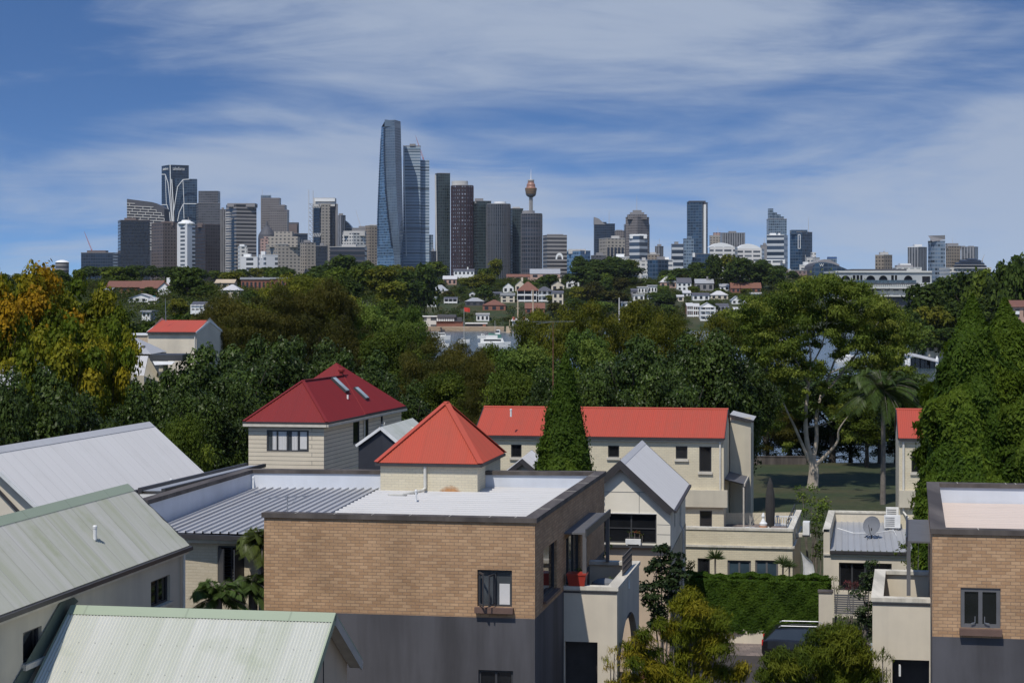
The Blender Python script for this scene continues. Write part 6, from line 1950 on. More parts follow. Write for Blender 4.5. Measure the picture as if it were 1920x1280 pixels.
def blob_leaves(blobs, per_area, leaf, tones, jitter=0.25, hang=0.0, up=0.35, fill=0.25, squash=0.8, soft=0.0):
    """blobs: (x,y,z,r,tone index float) -> arrays of positions, normals, tones"""
    Ps = []; Ns = []; Cs = []
    tones = np.array(tones, dtype=np.float32)
    for (x, y, z, r, tn) in blobs:
        n = max(6, int(per_area * 4 * math.pi * r * r * 0.62))
        d = rng.normal(size=(n, 3)); d /= np.linalg.norm(d, axis=1, keepdims=True)
        d[:, 2] = np.where((d[:, 2] < -0.25) & (rng.random(n) < 0.7), -d[:, 2], d[:, 2])
        rad = r * (0.72 + 0.36 * rng.random(n))
        inner = rng.random(n) < fill
        rad = np.where(inner, r * (0.15 + 0.6 * rng.random(n)), rad)
        # lumpy surface
        rad *= 1 + 0.14 * np.sin(d[:, 0] * 7 + x) * np.cos(d[:, 1] * 6 + y) + 0.10 * np.sin(d[:, 2] * 9 + z)
        if soft: rad = rad * (1 + soft * rng.normal(size=n))
        p = d * rad[:, None]; p[:, 2] *= squash
        p += np.array([x, y, z])
        nn = d * 0.7 + rng.normal(size=(n, 3)) * 0.45; nn[:, 2] += up
        t = np.clip(tn + rng.normal(size=n) * 0.12, 0, len(tones) - 1.001)
        i = t.astype(int); f = (t - i)[:, None]
        c = tones[i] * (1 - f) + tones[i + 1] * f
        c = c * (1 + jitter * (rng.random((n, 1)) * 2 - 1))
        Ps.append(p); Ns.append(nn); Cs.append(c)
    return np.concatenate(Ps), np.concatenate(Ns), np.concatenate(Cs)

def crown_blobs(Rx, z0, z1, nb, rb, nt, top=0.5, seed=0):
    """clumps over a rounded crown between heights z0 and z1"""
    g = np.random.default_rng(seed); out = []
    zc = (z0 + z1) / 2; H = (z1 - z0) / 2
    for i in range(nb):
        d = g.normal(size=3); d /= np.linalg.norm(d)
        if d[2] < -0.3 and g.random() < top: d[2] = -d[2]
        k = 0.55 + 0.45 * g.random() ** 0.6
        r = rb * (0.6 + 0.7 * g.random())
        out.append((d[0] * (Rx - r * .8) * k, d[1] * (Rx - r * .8) * k, zc + d[2] * (H - r * .7) * k, r, g.random() * (nt - 1)))
    for i in range(max(3, nb // 8)):   # core
        out.append((g.normal() * Rx * .2, g.normal() * Rx * .2, zc + g.normal() * H * .25, rb * 1.3, g.random() * (nt - 1)))
    return out

def limbs(name, H, Rx, zf, r0, mat, n=6, seed=1, lean=0.0):
    g = random.Random(seed); m = MB()
    top = Vector((lean * H, 0, H * .62))
    m.tube([(0, 0, -.5), (0.05, 0, H * .12), (lean * H * .4, .05, H * .35), top], [r0 * 1.25, r0, r0 * .8, r0 * .45], 8)
    for i in range(n):
        a = 2 * math.pi * (i + g.random() * .6) / n; z = H * (zf + g.random() * .15)
        s = Vector((lean * H * z / H, 0, z)); e = Vector((math.cos(a) * Rx * .7, math.sin(a) * Rx * .7, H * (.55 + .3 * g.random())))
        mid = s.lerp(e, .5) + Vector((0, 0, H * .03))
        m.tube([s, mid, e], [r0 * .45, r0 * .3, r0 * .08], 6, caps=False)
    o = m.build(name, mat); me = o.data; bpy.data.objects.remove(o)
    return me

PROTO = {}
def proto(key, Rx, H, z0, nb, rb, leaf, aspect, dens, tones, bark='bark_dark', mat='leaf', up=.35, squash=.8, seeds=(1,), zf=.25, hang=False, fill=.25, r0=.28):
    PROTO[key] = []
    for sd in seeds:
        bl = crown_blobs(Rx, z0, H, nb, rb, len(tones), seed=sd)
        p, n, c = blob_leaves(bl, dens, leaf, tones, up=up, squash=squash, fill=fill)
        al = None
        if hang:
            al = rng.normal(size=p.shape) * .5; al[:, 2] -= 1.0
        size = leaf * (0.7 + 0.6 * rng.random(len(p)))
        me = leaves_mesh('crown', p, n, size, aspect, c, mat, al)
        tr = limbs('trunk', H, Rx, zf, r0, bark, seed=sd)
        rx = float(np.percentile(np.hypot(p[:, 0], p[:, 1]), 97)); hz = float(np.percentile(p[:, 2], 99.5))
        PROTO[key].append((me, tr, rx, hz))
# tones are lists of leaf albedos a crown mixes
DARK = [(0.026, 0.042, 0.010), (0.042, 0.068, 0.013), (0.068, 0.100, 0.018)]
MID = [(0.044, 0.066, 0.010), (0.075, 0.105, 0.014), (0.120, 0.150, 0.020)]
OLIVE = [(0.060, 0.072, 0.010), (0.105, 0.118, 0.014), (0.160, 0.155, 0.020)]
BROWN = [(0.038, 0.042, 0.010), (0.062, 0.061, 0.012), (0.090, 0.080, 0.016)]
BRIGHT = [(0.060, 0.100, 0.020), (0.095, 0.145, 0.026), (0.145, 0.190, 0.036)]
AUTUMN = [(0.075, 0.105, 0.010), (0.150, 0.160, 0.012), (0.300, 0.215, 0.012), (0.350, 0.190, 0.012)]
AUTUMNG = [(0.075, 0.110, 0.010), (0.150, 0.160, 0.013), (0.270, 0.215, 0.015)]
proto('dark', 5, 12, 2.5, 46, 1.35, .30, .55, 34, DARK, mat='leaf_waxy', seeds=(1, 2, 3))
proto('mid', 5, 12, 2.5, 42, 1.35, .28, .5, 34, MID, seeds=(4, 5))
proto('olive', 5, 13, 3, 40, 1.25, .27, .38, 36, OLIVE, seeds=(6, 7), hang=True, up=.1)
proto('brown', 5, 14, 2, 46, 1.25, .34, .20, 52, BROWN, seeds=(8, 9), hang=True, up=.1)
proto('bright', 5, 12, 2.5, 44, 1.3, .28, .5, 34, BRIGHT, seeds=(10, 11))
proto('autumn', 5, 13, 2.5, 48, 1.15, .30, .75, 34, AUTUMN, seeds=(12,))
proto('autumng', 5, 13, 2.5, 48, 1.15, .30, .75, 34, AUTUMNG, seeds=(13,))
# far ones: fewer, larger leaf clumps
for k, tn, sd in (('fdark', DARK, (21, 22, 23)), ('fmid', MID, (24, 25)), ('folive', OLIVE, (26, 27)), ('fbright', BRIGHT, (28,)), ('fbrown', BROWN, (29,))):
    proto(k, 5, 10, 1.2, 26, 1.6, .85, .6, 3.4, tn, seeds=sd)

def place_tree(key, X, Y, zg, w, h, label, name='tree', group=None, cat='tree', rz=None, var=None):
    ps = PROTO[key]; v = (len(bpy.data.objects) * 7) % len(ps) if var is None else var % len(ps)
    me, tr, Rx, H = ps[v]
    root = empty(name, (X, Y, zg), label, cat, group)
    root.rotation_euler.z = rz if rz is not None else random.uniform(0, 6.28)
    root.scale = (w / (2 * Rx), w / (2 * Rx), h / H)
    for nm, dt in (('crown', me), ('trunk', tr)):
        o = bpy.data.objects.new(nm, dt); COL.objects.link(o); o.parent = root
    return root
random.seed(11)
def mid_tree(key, px, yt, wpx, Y, label, **k):
    zg = max(ground_h(Xat(px, Y), Y), -1.2) - .1
    return place_tree(key, Xat(px, Y), Y, zg, wpx * Y / F, Zat(yt, Y) - zg, label, **k)
MIDT = [
 ('autumn', 62, 506, 200, 118, 'tall autumn plane tree turning orange and gold, above the white roof'),
 ('autumn', -20, 520, 170, 112, 'orange autumn plane tree cut by the picture edge'),
 ('autumng', 160, 535, 150, 122, 'half turned plane tree, yellow over green, beside the red-roofed white house'),
 ('autumng', 205, 612, 120, 104, 'yellow-green plane tree hanging in front of the grey hipped roof'),
 ('autumng', 120, 610, 170, 100, 'green lower plane tree between the orange one and the dark bushy trees'),
 ('dark', 45, 700, 200, 88, 'dark rounded evergreen above the wide white roof'),
 ('dark', 165, 745, 170, 92, 'dark evergreen at the far end of the wide white roof'),
 ('dark', -30, 735, 150, 84, 'dark evergreen at the picture edge behind the wide white roof'),
 ('dark', 262, 720, 150, 100, 'dark leafy tree below the small white gable roofs'),
 ('dark', 330, 700, 170, 108, 'dark tree next to the grey flat-roofed lean-to'),
 ('dark', 420, 655, 200, 120, 'dense dark fig under the brown casuarinas'),
 ('dark', 380, 745, 170, 100, 'dark tree behind the far end of the ribbed deck roof'),
 ('mid', 345, 785, 110, 92, 'low green tree just past the corner of the wide white roof'),
 ('dark', 500, 640, 180, 125, 'dense dark fig whose crown rises left of the crimson roof'),
 ('dark', 440, 720, 140, 108, 'dark tree beside the weatherboard wall'),
 ('dark', 590, 642, 170, 130, 'dense dark fig directly behind the crimson roof peak'),
 ('dark', 680, 665, 160, 128, 'dark fig right behind the skylights of the crimson roof'),
 ('dark', 755, 720, 130, 118, 'dark tree filling the gap between crimson and red pyramid roofs'),
 ('brown', 440, 560, 170, 190, 'brown-green casuarina, first of the dark casuarina row'),
 ('brown', 520, 545, 170, 200, 'feathery brownish casuarina in the middle of the casuarina row'),
 ('brown', 600, 530, 150, 205, 'tallest brownish casuarina behind the dense figs'),
 ('brown', 655, 600, 140, 185, 'rusty brown casuarina beside the rounded bright green trees'),
 ('brown', 398, 588, 90, 146, 'brown-green tree covering the side of the red-roofed white house'),
 ('olive', 560, 518, 170, 300, 'yellowish tree crown above the casuarina row near the brick flats'),
 ('bright', 690, 572, 100, 210, 'rounded bright green tree below the tallest skyscraper'),
 ('bright', 770, 578, 90, 215, 'second rounded bright green tree next to the bay'),
 ('mid', 735, 620, 130, 180, 'green tree under the two rounded bright trees'),
 ('brown', 800, 632, 130, 165, 'brown-tinged tree at the near side of the bay behind the red pyramid roof'),
 ('brown', 860, 645, 120, 160, 'rusty brown tree before the moored white cruiser'),
 ('mid', 835, 700, 130, 135, 'dull green tree behind the peak of the red pyramid roof'),
 ('brown', 905, 660, 110, 150, 'brownish shrubby tree just left of the grey-green park trees'),
 ('brown', 880, 735, 90, 120, 'reddish brown tree behind the left end of the long red roof'),
 ('bright', 985, 650, 150, 140, 'soft grey-green tree left of the cypress tip'),
 ('bright', 1100, 625, 140, 150, 'soft light green tree right behind the cypress'),
 ('olive', 1010, 585, 110, 185, 'olive gum crown below the dockside houses'),
 ('olive', 1095, 568, 130, 190, 'round olive gum crown right of the thin television mast'),
 ('olive', 1190, 572, 150, 195, 'olive gum crown in the middle of the park tree belt'),
 ('olive', 1255, 590, 110, 190, 'olive gum crown below the white verandah houses'),
 ('olive', 1345, 590, 110, 188, 'olive gum crown beside the tall spreading gum'),
 ('dark', 1195, 640, 190, 130, 'broad glossy dark fig above the middle of the long red roof'),
 ('dark', 1320, 628, 180, 132, 'broad glossy dark fig above the right end of the long red roof'),
 ('dark', 1120, 700, 140, 118, 'dark tree right behind the long red roof beside the cypress'),
 ('mid', 960, 700, 130, 122, 'green tree behind the white vent of the long red roof'),
 ('dark', 1260, 690, 150, 120, 'dark tree low behind the long red roof between the two broad figs'),
 ('dark', 1400, 690, 130, 135, 'dark tree behind the grey rear wing roof'),
 ('dark', 1035, 690, 110, 116, 'dark tree hidden behind the cypress'),
 ('olive', 1435, 560, 140, 200, 'olive tree crown rising left behind the tall spreading gum'),
 ('brown', 1440, 760, 120, 176, 'dark drooping tree at the water edge left of the pale trunk'),
 ('dark', 1560, 690, 190, 176, 'broad dark tree at the water edge behind the pale trunk'),
 ('dark', 1480, 730, 150, 180, 'dark tree at the water edge between pale trunk and long house'),
 ('dark', 1515, 800, 120, 181, 'low dark shore tree just right of the pale trunk'),
 ('dark', 1595, 790, 130, 179, 'low dark shore tree between pale trunk and park palm'),
 ('dark', 1680, 785, 140, 177, 'low dark shore tree right of the park palm'),
 ('mid', 930, 650, 100, 158, 'green tree hiding the dock side of the bay'),
 ('mid', 1625, 745, 120, 168, 'green tree under the park palm fronds'),
 ('dark', 1650, 700, 130, 172, 'dark tree behind the park palm'),
 ('dark', 1715, 705, 140, 160, 'dark tree between the park palm and the big conifers'),
 ('mid', 1700, 697, 120, 230, 'green tree just below the ferry wharf roof'),
 ('olive', 1650, 562, 100, 250, 'olive tree crown right behind the tall spreading gum'),
]
for t_ in MIDT: mid_tree(*t_)
# right-hand wooded headland
HEAD = [
 ('fdark', 1735, 535, 90, 470, 'dark tree at the left end of the wooded headland'),
 ('fdark', 1775, 522, 90, 480, 'dark spreading tree over the white terminal end'),
 ('fdark', 1815, 512, 90, 470, 'dark dome-shaped tree below the layered roofs'),
 ('fmid', 1850, 508, 80, 460, 'green-brown tree on the headland between the two conifer tips'),
 ('fdark', 1882, 494, 70, 450, 'tallest dark tree on the headland against the sky'),
 ('fdark', 1915, 482, 70, 440, 'dark tree on the headland cut by the picture edge'),
 ('folive', 1745, 575, 80, 452, 'olive tree low on the headland slope'),
 ('fdark', 1790, 568, 80, 455, 'dark tree low on the headland above the wharf'),
 ('fdark', 1840, 560, 90, 450, 'dark tree behind the conifer tips'),
 ('fbrown', 1870, 530, 70, 455, 'brownish tree beside the tallest headland tree'),
 ('fdark', 1715, 588, 60, 445, 'dark tree at the water end of the headland'),
 ('fbright', 1730, 612, 60, 440, 'light green bushy tree above the rust-roofed shed'),
 ('fdark', 1775, 615, 70, 436, 'dark bushy tree beside the rust-roofed shed'),
]
for t_ in HEAD: mid_tree(*t_)

# ---- the spreading gum with the pale forked trunk ----
def big_gum():
    X, Y = Xat(1525, 150), 150.0
    root = empty('gum_tree', (X, Y, 0), 'tall spreading gum with pale forked trunk on the park lawn', 'tree')
    def q(px, py, dy=0): 
        return P(px, py, Y + dy)
    m = MB(); s = Y / F
    br = [([(1523, 918), (1526, 880), (1521, 858)], [14, 11.5, 9], 0),
          ([(1521, 862), (1512, 820), (1511, 770), (1516, 720), (1520, 670), (1512, 610)], [7, 5.5, 4.5, 3.5, 2.4, 1], -1),
          ([(1524, 862), (1531, 825), (1531, 780), (1540, 740), (1556, 700), (1575, 650), (1600, 600)], [6, 5, 4, 3.2, 2.6, 1.8, .8], 1.5),
          ([(1526, 875), (1552, 850), (1570, 828), (1573, 805), (1590, 780)], [6, 4, 3, 2, .8], -2),
          ([(1519, 868), (1505, 835), (1490, 800), (1479, 778), (1462, 740), (1440, 700)], [5, 3.6, 3, 2.4, 1.6, .7], -2),
          ([(1540, 745), (1565, 715), (1585, 690), (1605, 665), (1640, 655)], [3.2, 2.8, 2.2, 1.6, .7], 2.5),
          ([(1590, 690), (1620, 640), (1650, 600)], [2, 1.3, .6], 3),
          ([(1516, 720), (1495, 680), (1470, 640), (1455, 600)], [2.6, 2, 1.3, .6], 1),
          ([(1518, 690), (1540, 650), (1550, 600), (1545, 560)], [2.2, 1.7, 1.1, .5], -1),
          ([(1556, 700), (1580, 690), (1602, 700)], [1.8, 1.2, .5], -1),
          ([(1512, 800), (1532, 798), (1560, 790)], [1.5, 1, .5], -2)]
    for pts, rs, dy in br:
        n = len(pts); P3 = [q(a, b, dy * i / (n - 1)) for i, (a, b) in enumerate(pts)]
        # smooth the limb
        fine = []; fr = []
        for i in range(n - 1):
            p0, p1, p2, p3 = P3[max(i - 1, 0)], P3[i], P3[i + 1], P3[min(i + 2, n - 1)]
            for k in range(4):
                t = k / 4; fine.append(.5 * ((2 * p1) + (p2 - p0) * t + (2 * p0 - 5 * p1 + 4 * p2 - p3) * t * t + (3 * p1 - p0 - 3 * p2 + p3) * t ** 3)); fr.append((rs[i] * (1 - t) + rs[i + 1] * t) * s * .8)
        fine.append(P3[-1]); fr.append(rs[-1] * s * .8)
        m.tube(fine, fr, 8)
    m.build('trunk', 'bark_pale', root)
    g = np.random.default_rng(5); bl = []
    # clumps over the crown, leaving gaps; px, py, radius px
    spots = [(1470, 575, 30), (1505, 560, 30), (1545, 545, 32), (1590, 552, 30), (1625, 575, 30), (1660, 600, 30), (1690, 630, 24), (1440, 600, 26), (1420, 640, 24), (1455, 640, 24), (1500, 600, 24), (1540, 590, 24), (1580, 600, 26), (1625, 625, 24), (1655, 655, 24), (1675, 670, 18),
             (1430, 680, 20), (1455, 700, 22), (1500, 690, 18), (1520, 700, 20), (1475, 725, 18), (1440, 740, 18), (1600, 650, 20), (1570, 640, 16), (1640, 690, 18), (1600, 720, 16), (1505, 740, 14), (1555, 770, 12), (1590, 775, 14), (1400, 610, 20), (1560, 530, 22), (1515, 535, 20), (1605, 535, 18), (1480, 540, 16), (1530, 650, 14), (1400, 660, 16), (1465, 665, 16), (1545, 730, 12), (1380, 590, 18), (1415, 575, 20), (1445, 660, 20), (1475, 650, 22), (1500, 640, 20), (1520, 620, 22), (1560, 620, 24), (1580, 665, 16), (1610, 680, 16), (1630, 650, 20), (1665, 630, 22), (1690, 655, 18), (1705, 615, 16), (1415, 710, 18), (1470, 760, 14), (1445, 775, 12), (1540, 690, 14), (1480, 700, 18), (1505, 665, 16), (1570, 575, 26), (1650, 575, 20), (1405, 745, 16), (1440, 810, 12), (1425, 690, 18), (1600, 745, 14), (1660, 700, 16), (1690, 690, 16), (1625, 705, 14), (1500, 780, 12), (1590, 820, 12), (1460, 800, 14), (1485, 745, 16), (1555, 740, 16), (1610, 770, 15), (1580, 745, 14), (1640, 730, 16), (1530, 760, 10), (1425, 770, 16), (1475, 835, 10)]
    for (a, b, r) in spots:
        for k in range(7):
            r2 = r * (.45 + .35 * g.random()); dy = g.normal() * 2.2
            c = q(a + g.normal() * r * .5, b + g.normal() * r * .38, dy) - root.location
            bl.append((c.x, c.y, c.z, r2 * s * 1.15, g.random() * 2.2))
    p, n, c = blob_leaves(bl, 75, .2, [(0.062, 0.092, 0.014), (0.110, 0.150, 0.022), (0.175, 0.205, 0.034), (0.19, 0.17, 0.04)], up=.1, fill=.4, soft=.38, squash=.6)
    al = rng.normal(size=p.shape) * .55; al[:, 2] -= 1
    me = leaves_mesh('crown', p, n, .27 * (.7 + .6 * rng.random(len(p))), .34, c, 'leaf', al)
    o = bpy.data.objects.new('crown', me); COL.objects.link(o); o.parent = root
big_gum()

# ---- conifers and the cypress ----
def conifer(px, yt, Y, R0, zb, label, name='conifer', tones=None, n=60000, leaf=.15, seed=3, lump=.27, power=.8, cat='conifer', lean=0, dsat=5.0):
    X = Xat(px, Y); zt = Zat(yt, Y); root = empty(name, (X, Y, 0), label, cat)
    g = np.random.default_rng(seed)
    H = zt - zb
    t = 1 - g.random(n) ** .72          # density follows the circumference
    th = g.random(n) * 2 * math.pi
    # plumes: clusters in (theta, t) space that push the surface outwards
    ncl = int(190 * (R0 / 2.5) ** 1.2); ct = 1 - np.sqrt(g.random(ncl)); cth = g.random(ncl) * 2 * math.pi; ca = .5 + g.random(ncl)
    prof = lambda q: R0 * np.clip((1 - q) * H / dsat, 0, 1) ** power
    out = np.zeros(n); ci = np.zeros(n, int)
    best = np.full(n, 1e9)
    for k in range(ncl):
        dth = np.abs((th - cth[k] + math.pi) % (2 * math.pi) - math.pi) * np.maximum(prof(t), .15)
        dz = (t - ct[k]) * H
        d2 = dth ** 2 + (dz * .62) ** 2
        w = d2 < best; best = np.where(w, d2, best); ci = np.where(w, k, ci)
    cr = .46 * (R0 / 2.5) ** .35
    out = lump * R0 * ca[ci] * np.exp(-best / (cr ** 2)) * np.minimum(1, prof(t) / R0 * 1.6) 
    r = prof(t) * (.70 + .10 * g.random(n)) + out * (.7 + .5 * g.random(n)) - .25 * R0 * (g.random(n) < .22) * g.random(n)
    sp_ = g.random(n) < .07; r = r + sp_ * g.random(n) * .22 * np.minimum(1, prof(t) / R0 * 1.6 + .2)
    r = np.maximum(r, .02)
    z = zb + t * H + out * .8
    p = np.stack([np.cos(th) * r + lean * t * H, np.sin(th) * r, z], axis=1)
    nn = np.stack([np.cos(th), np.sin(th), np.full(n, .45)], axis=1) + g.normal(size=(n, 3)) * .45
    al = np.stack([np.cos(th) * .7, np.sin(th) * .7, np.ones(n)], axis=1) + g.normal(size=(n, 3)) * .4
    tn = np.array(tones or [(0.024, 0.047, 0.007), (0.052, 0.092, 0.010), (0.105, 0.150, 0.015)])
    f = np.clip(ca[ci] / 1.5 * 2 * .9 + g.normal(size=n) * .18, 0, 1.99); i = f.astype(int); f = (f - i)[:, None]
    c = (tn[i] * (1 - f) + tn[i + 1] * f) * (1 + .25 * (g.random((n, 1)) * 2 - 1))
    me = leaves_mesh('crown', p, nn, leaf * (.7 + .7 * g.random(n)), .42, c, 'leaf', al)
    o = bpy.data.objects.new('crown', me); COL.objects.link(o); o.parent = root
    MB().tube([(X, Y, -.3), (X, Y, zb + H * .5)], [R0 * .10, R0 * .04], 8).build('trunk', 'bark_dark', root)
    return root
conifer(1060, 663, 76, 1.42, -.3, 'slender dark green cypress in front of the long red roof', 'cypress', n=110000, leaf=.16, power=.8, tones=[(0.026, 0.052, 0.008), (0.052, 0.090, 0.010), (0.088, 0.135, 0.014)], lump=.15)
conifer(1823, 553, 77, 2.25, 0, 'broad bright green conifer with the taller tip, behind the brick house', n=190000, leaf=.21, seed=4, power=.85)
conifer(1884, 560, 79.5, 2.35, 0, 'broad bright green conifer with the lower tip beside the taller one', n=190000, leaf=.21, seed=5, power=.85)
conifer(1750, 880, 74.5, .9, 0, 'small bushy conifer skirting the big pair next to the awning', n=50000, leaf=.18, seed=8, power=.7, dsat=3)
conifer(1812, 720, 75.5, 1.9, 0, 'lower conifer mass between the big pair and the red-roofed house', n=110000, leaf=.2, seed=9, power=.8, dsat=4)
conifer(1940, 690, 76, 2.3, 0, 'conifer cut by the picture edge below the pair of tips', n=110000, leaf=.2, seed=10, power=.8, dsat=4)

# ---- palms ----
def palm(X, Y, H, label, nf=22, L=2.4, seed=1, r=.14, tone=(0.045, 0.070, 0.022), leaflet=.45, droop=1.0, zg=0.0):
    g = random.Random(seed); root = empty('palm_tree', (X, Y, zg), label, 'palm')
    MB().tube([(X, Y, zg - .3), (X + .05, Y, zg + H * .5), (X, Y, zg + H)], [r * 1.3, r, r * .9], 10).build('trunk', 'bark_grey', root)
    top = np.array([0, 0, H]); Ps = []; Ns = []; Al = []; m = MB()
    for i in range(nf):
        a = 2 * math.pi * (i + g.random() * .7) / nf; el = g.uniform(-.1, 1.25)
        d = np.array([math.cos(a), math.sin(a), 0])
        n = 46; pts = []
        for k in range(n + 1):
            t = k / n; hor = L * (t * math.cos(el) + .0) ; ver = L * (t * math.sin(el) - droop * .55 * t * t)
            pts.append(top + d * hor * (1 - .12 * t) + np.array([0, 0, ver]))
        pp_ = pts[::7]; m.tube([Vector(p) + Vector((X, Y, zg)) for p in pp_], [.022 - .016 * j / (len(pp_) - 1) for j in range(len(pp_))], 4, caps=False)
        side = np.cross(d, [0, 0, 1])
        for k in range(3, n):
            tg = pts[k + 1] - pts[k - 1]; tg /= np.linalg.norm(tg)
            for sg in (-1, 1):
                dr = side * sg * .8 + tg * .6 + np.array([0, 0, -.35 - .2 * g.random()]); dr /= np.linalg.norm(dr)
                ln = leaflet * (math.sin(math.pi * (k / n) ** .8) * .8 + .25)
                Ps.append(pts[k] + dr * ln * .5); Al.append(dr * 1.0); Ns.append(np.cross(dr, tg) + np.array([0, 0, .3]))
    m.build('frond_stem', 'bark_grey', root)
    P3 = np.array(Ps); n = len(P3)
    me = leaves_mesh('fronds', P3, np.array(Ns), leaflet, .075, np.array(tone)[None, :] * (1 + .3 * (rng.random((n, 1)) * 2 - 1)), 'leaf_waxy', np.array(Al))
    o = bpy.data.objects.new('fronds', me); COL.objects.link(o); o.parent = root
palm(Xat(1655, 138), 138, 8.4, 'tall feather palm on the park lawn left of the second red-roofed house', nf=44, L=4.0, seed=3, r=.17, tone=(.055, .085, .018), leaflet=.8)
palm(Xat(408, 51.5), 51.5, 7.0, 'bushy palm in the courtyard under the shuttered window', nf=26, L=1.15, seed=5, leaflet=.42, tone=(.055, .085, .022))
palm(Xat(492, 53.0), 53.0, 8.35, 'taller palm tucked against the corner of the brick wall', nf=20, L=.95, seed=8, leaflet=.42, tone=(.075, .095, .022))
palm(Xat(474, 52.2), 52.2, 7.3, 'middle palm between the shuttered window and the brick wall', nf=18, L=.85, seed=9, leaflet=.40, tone=(.055, .085, .022))

# ---- bushes, hedge, climbers ----
def bush(label, spots, Y, name='bush', tones=MID, dens=60, leaf=.12, aspect=.5, mat='leaf', hang=0, up=.35, cat='bush', n5=4, trunk=None, squash=.85, spread=.5, depth=.5, fill=.3, kind=None):
    """spots: (px, py, radius px) clumps at distance Y"""
    a, b, r = spots[0]; s = Y / F
    zg = 0
    base = P(sum(q[0] for q in spots) / len(spots), HY, Y); base.z = 0
    root = empty(name, base, label, cat)
    g = np.random.default_rng(abs(hash(label)) % 1 + int(sum(q[0] for q in spots)))
    bl = []
    for (a, b, r) in spots:
        for k in range(n5):
            r2 = r * (.5 + .35 * g.random()); c = P(a + g.normal() * r * spread, b + g.normal() * r * spread, Y + g.normal() * r * s * depth) - base
            bl.append((c.x, c.y, c.z, r2 * s, g.random() * (len(tones) - 1)))
    p, n, c = blob_leaves(bl, dens, leaf, tones, up=up, fill=fill, squash=squash)
    al = None
    if hang:
        cz = np.array([base.x, base.y, 0]); al = rng.normal(size=p.shape) * .35; al[:, 2] += hang
        out = p.copy(); out[:, 2] = 0; al += out / (np.linalg.norm(out, axis=1, keepdims=True) + .01) * .35
    me = leaves_mesh('foliage', p, n, leaf * (.65 + .7 * rng.random(len(p))), aspect, c, mat, al)
    o = bpy.data.objects.new('foliage', me); COL.objects.link(o); o.parent = root
    m = MB(); gr = random.Random(int(a))
    tops = [P(q[0], q[1], Y) for q in spots]
    bb = Vector((base.x, base.y, -.1))
    for tp in tops:
        mid = bb.lerp(tp, .5) + Vector((gr.uniform(-.1, .1), gr.uniform(-.1, .1), .1)); m.tube([bb, mid, tp], [trunk or .05, (trunk or .05) * .6, .012], 6, caps=False)
    m.build('stems', 'bark_grey', root)
    return root
GOLD = [(0.085, 0.120, 0.012), (0.165, 0.180, 0.014), (0.260, 0.215, 0.018), (0.28, 0.19, 0.03)]
GREENGOLD = [(0.050, 0.075, 0.009), (0.090, 0.120, 0.012), (0.150, 0.155, 0.016)]
bush('feathery golden-green tree top in front of the arched balcony', [(1300, 1150, 34), (1330, 1180, 34), (1260, 1185, 30), (1295, 1200, 36), (1215, 1215, 30), (1180, 1235, 26), (1340, 1230, 38), (1290, 1250, 40), (1235, 1260, 36), (1370, 1260, 30), (1320, 1290, 40), (1200, 1285, 36)],
     55, 'feathery_tree', GOLD[:3], dens=520, leaf=.20, aspect=.13, hang=1.1, cat='tree', n5=5, fill=.45, trunk=.09)
bush('thin golden feathery spray reaching up before the balcony front', [(1152, 1225, 13), (1145, 1250, 14), (1165, 1262, 16), (1150, 1280, 16)], 54, 'feathery_tree', GOLD[1:], dens=150, leaf=.22, aspect=.10, hang=1.6, cat='tree', n5=3, fill=.5)
bush('large feathery olive-green tree top hiding the parked black car', [(1518, 1218, 28), (1555, 1200, 30), (1590, 1202, 32), (1475, 1245, 30), (1520, 1235, 40), (1570, 1245, 40), (1610, 1235, 34), (1440, 1262, 34), (1490, 1270, 40), (1550, 1280, 40), (1600, 1280, 40), (1640, 1270, 30)],
     52, 'feathery_tree', GREENGOLD, dens=520, leaf=.20, aspect=.13, hang=1.0, cat='tree', n5=5, fill=.45, trunk=.09)
bush('wispy pale shoots leaning over the empty balcony front', [(1655, 1228, 16), (1662, 1250, 18), (1650, 1268, 16)], 50.5, 'feathery_tree', GREENGOLD, dens=110, leaf=.22, aspect=.10, hang=1.6, cat='tree', n5=3, fill=.5)
WAXY = [(0.014, 0.026, 0.010), (0.024, 0.042, 0.014), (0.045, 0.068, 0.020)]
bush('glossy dark magnolia beside the arched balcony', [(1238, 1030, 14), (1255, 1050, 20), (1230, 1065, 20), (1270, 1080, 20), (1240, 1095, 26), (1275, 1060, 14), (1225, 1120, 22), (1262, 1120, 24), (1238, 1145, 22), (1230, 1172, 16)], 69, 'magnolia', WAXY, dens=170, leaf=.17, aspect=.5, mat='leaf_waxy', cat='tree', fill=.25)
bush('glossy dark climber mass beside the slatted gate', [(1625, 1060, 12), (1628, 1085, 16), (1618, 1110, 18), (1630, 1135, 20), (1612, 1150, 18), (1628, 1165, 20), (1605, 1175, 16), (1632, 1185, 16)], 79, 'climber', WAXY, dens=200, leaf=.13, aspect=.5, mat='leaf_waxy')
bush('light green shrub growing behind the terrace parapet corner', [(1505, 925, 14), (1520, 935, 18), (1535, 950, 20), (1512, 950, 16), (1530, 975, 18)], 99, 'shrub', BRIGHT, dens=60, leaf=.14, n5=4)
bush('dark creeper hanging in the gap between the two low wings', [(1532, 1000, 14), (1538, 1020, 12), (1534, 1040, 12), (1530, 985, 14)], 97, 'creeper', DARK, dens=60, leaf=.14)
bush('small green shrub at the foot of the gate pillar', [(1580, 1158, 12), (1592, 1165, 12), (1575, 1170, 10)], 79.6, 'shrub', BRIGHT, dens=70, leaf=.10)
bush('green bush between the awning and the ribbed grey roof', [(1700, 1030, 16), (1712, 1050, 16), (1722, 1010, 16), (1705, 1075, 14)], 72, 'bush', MID, dens=70, leaf=.12)
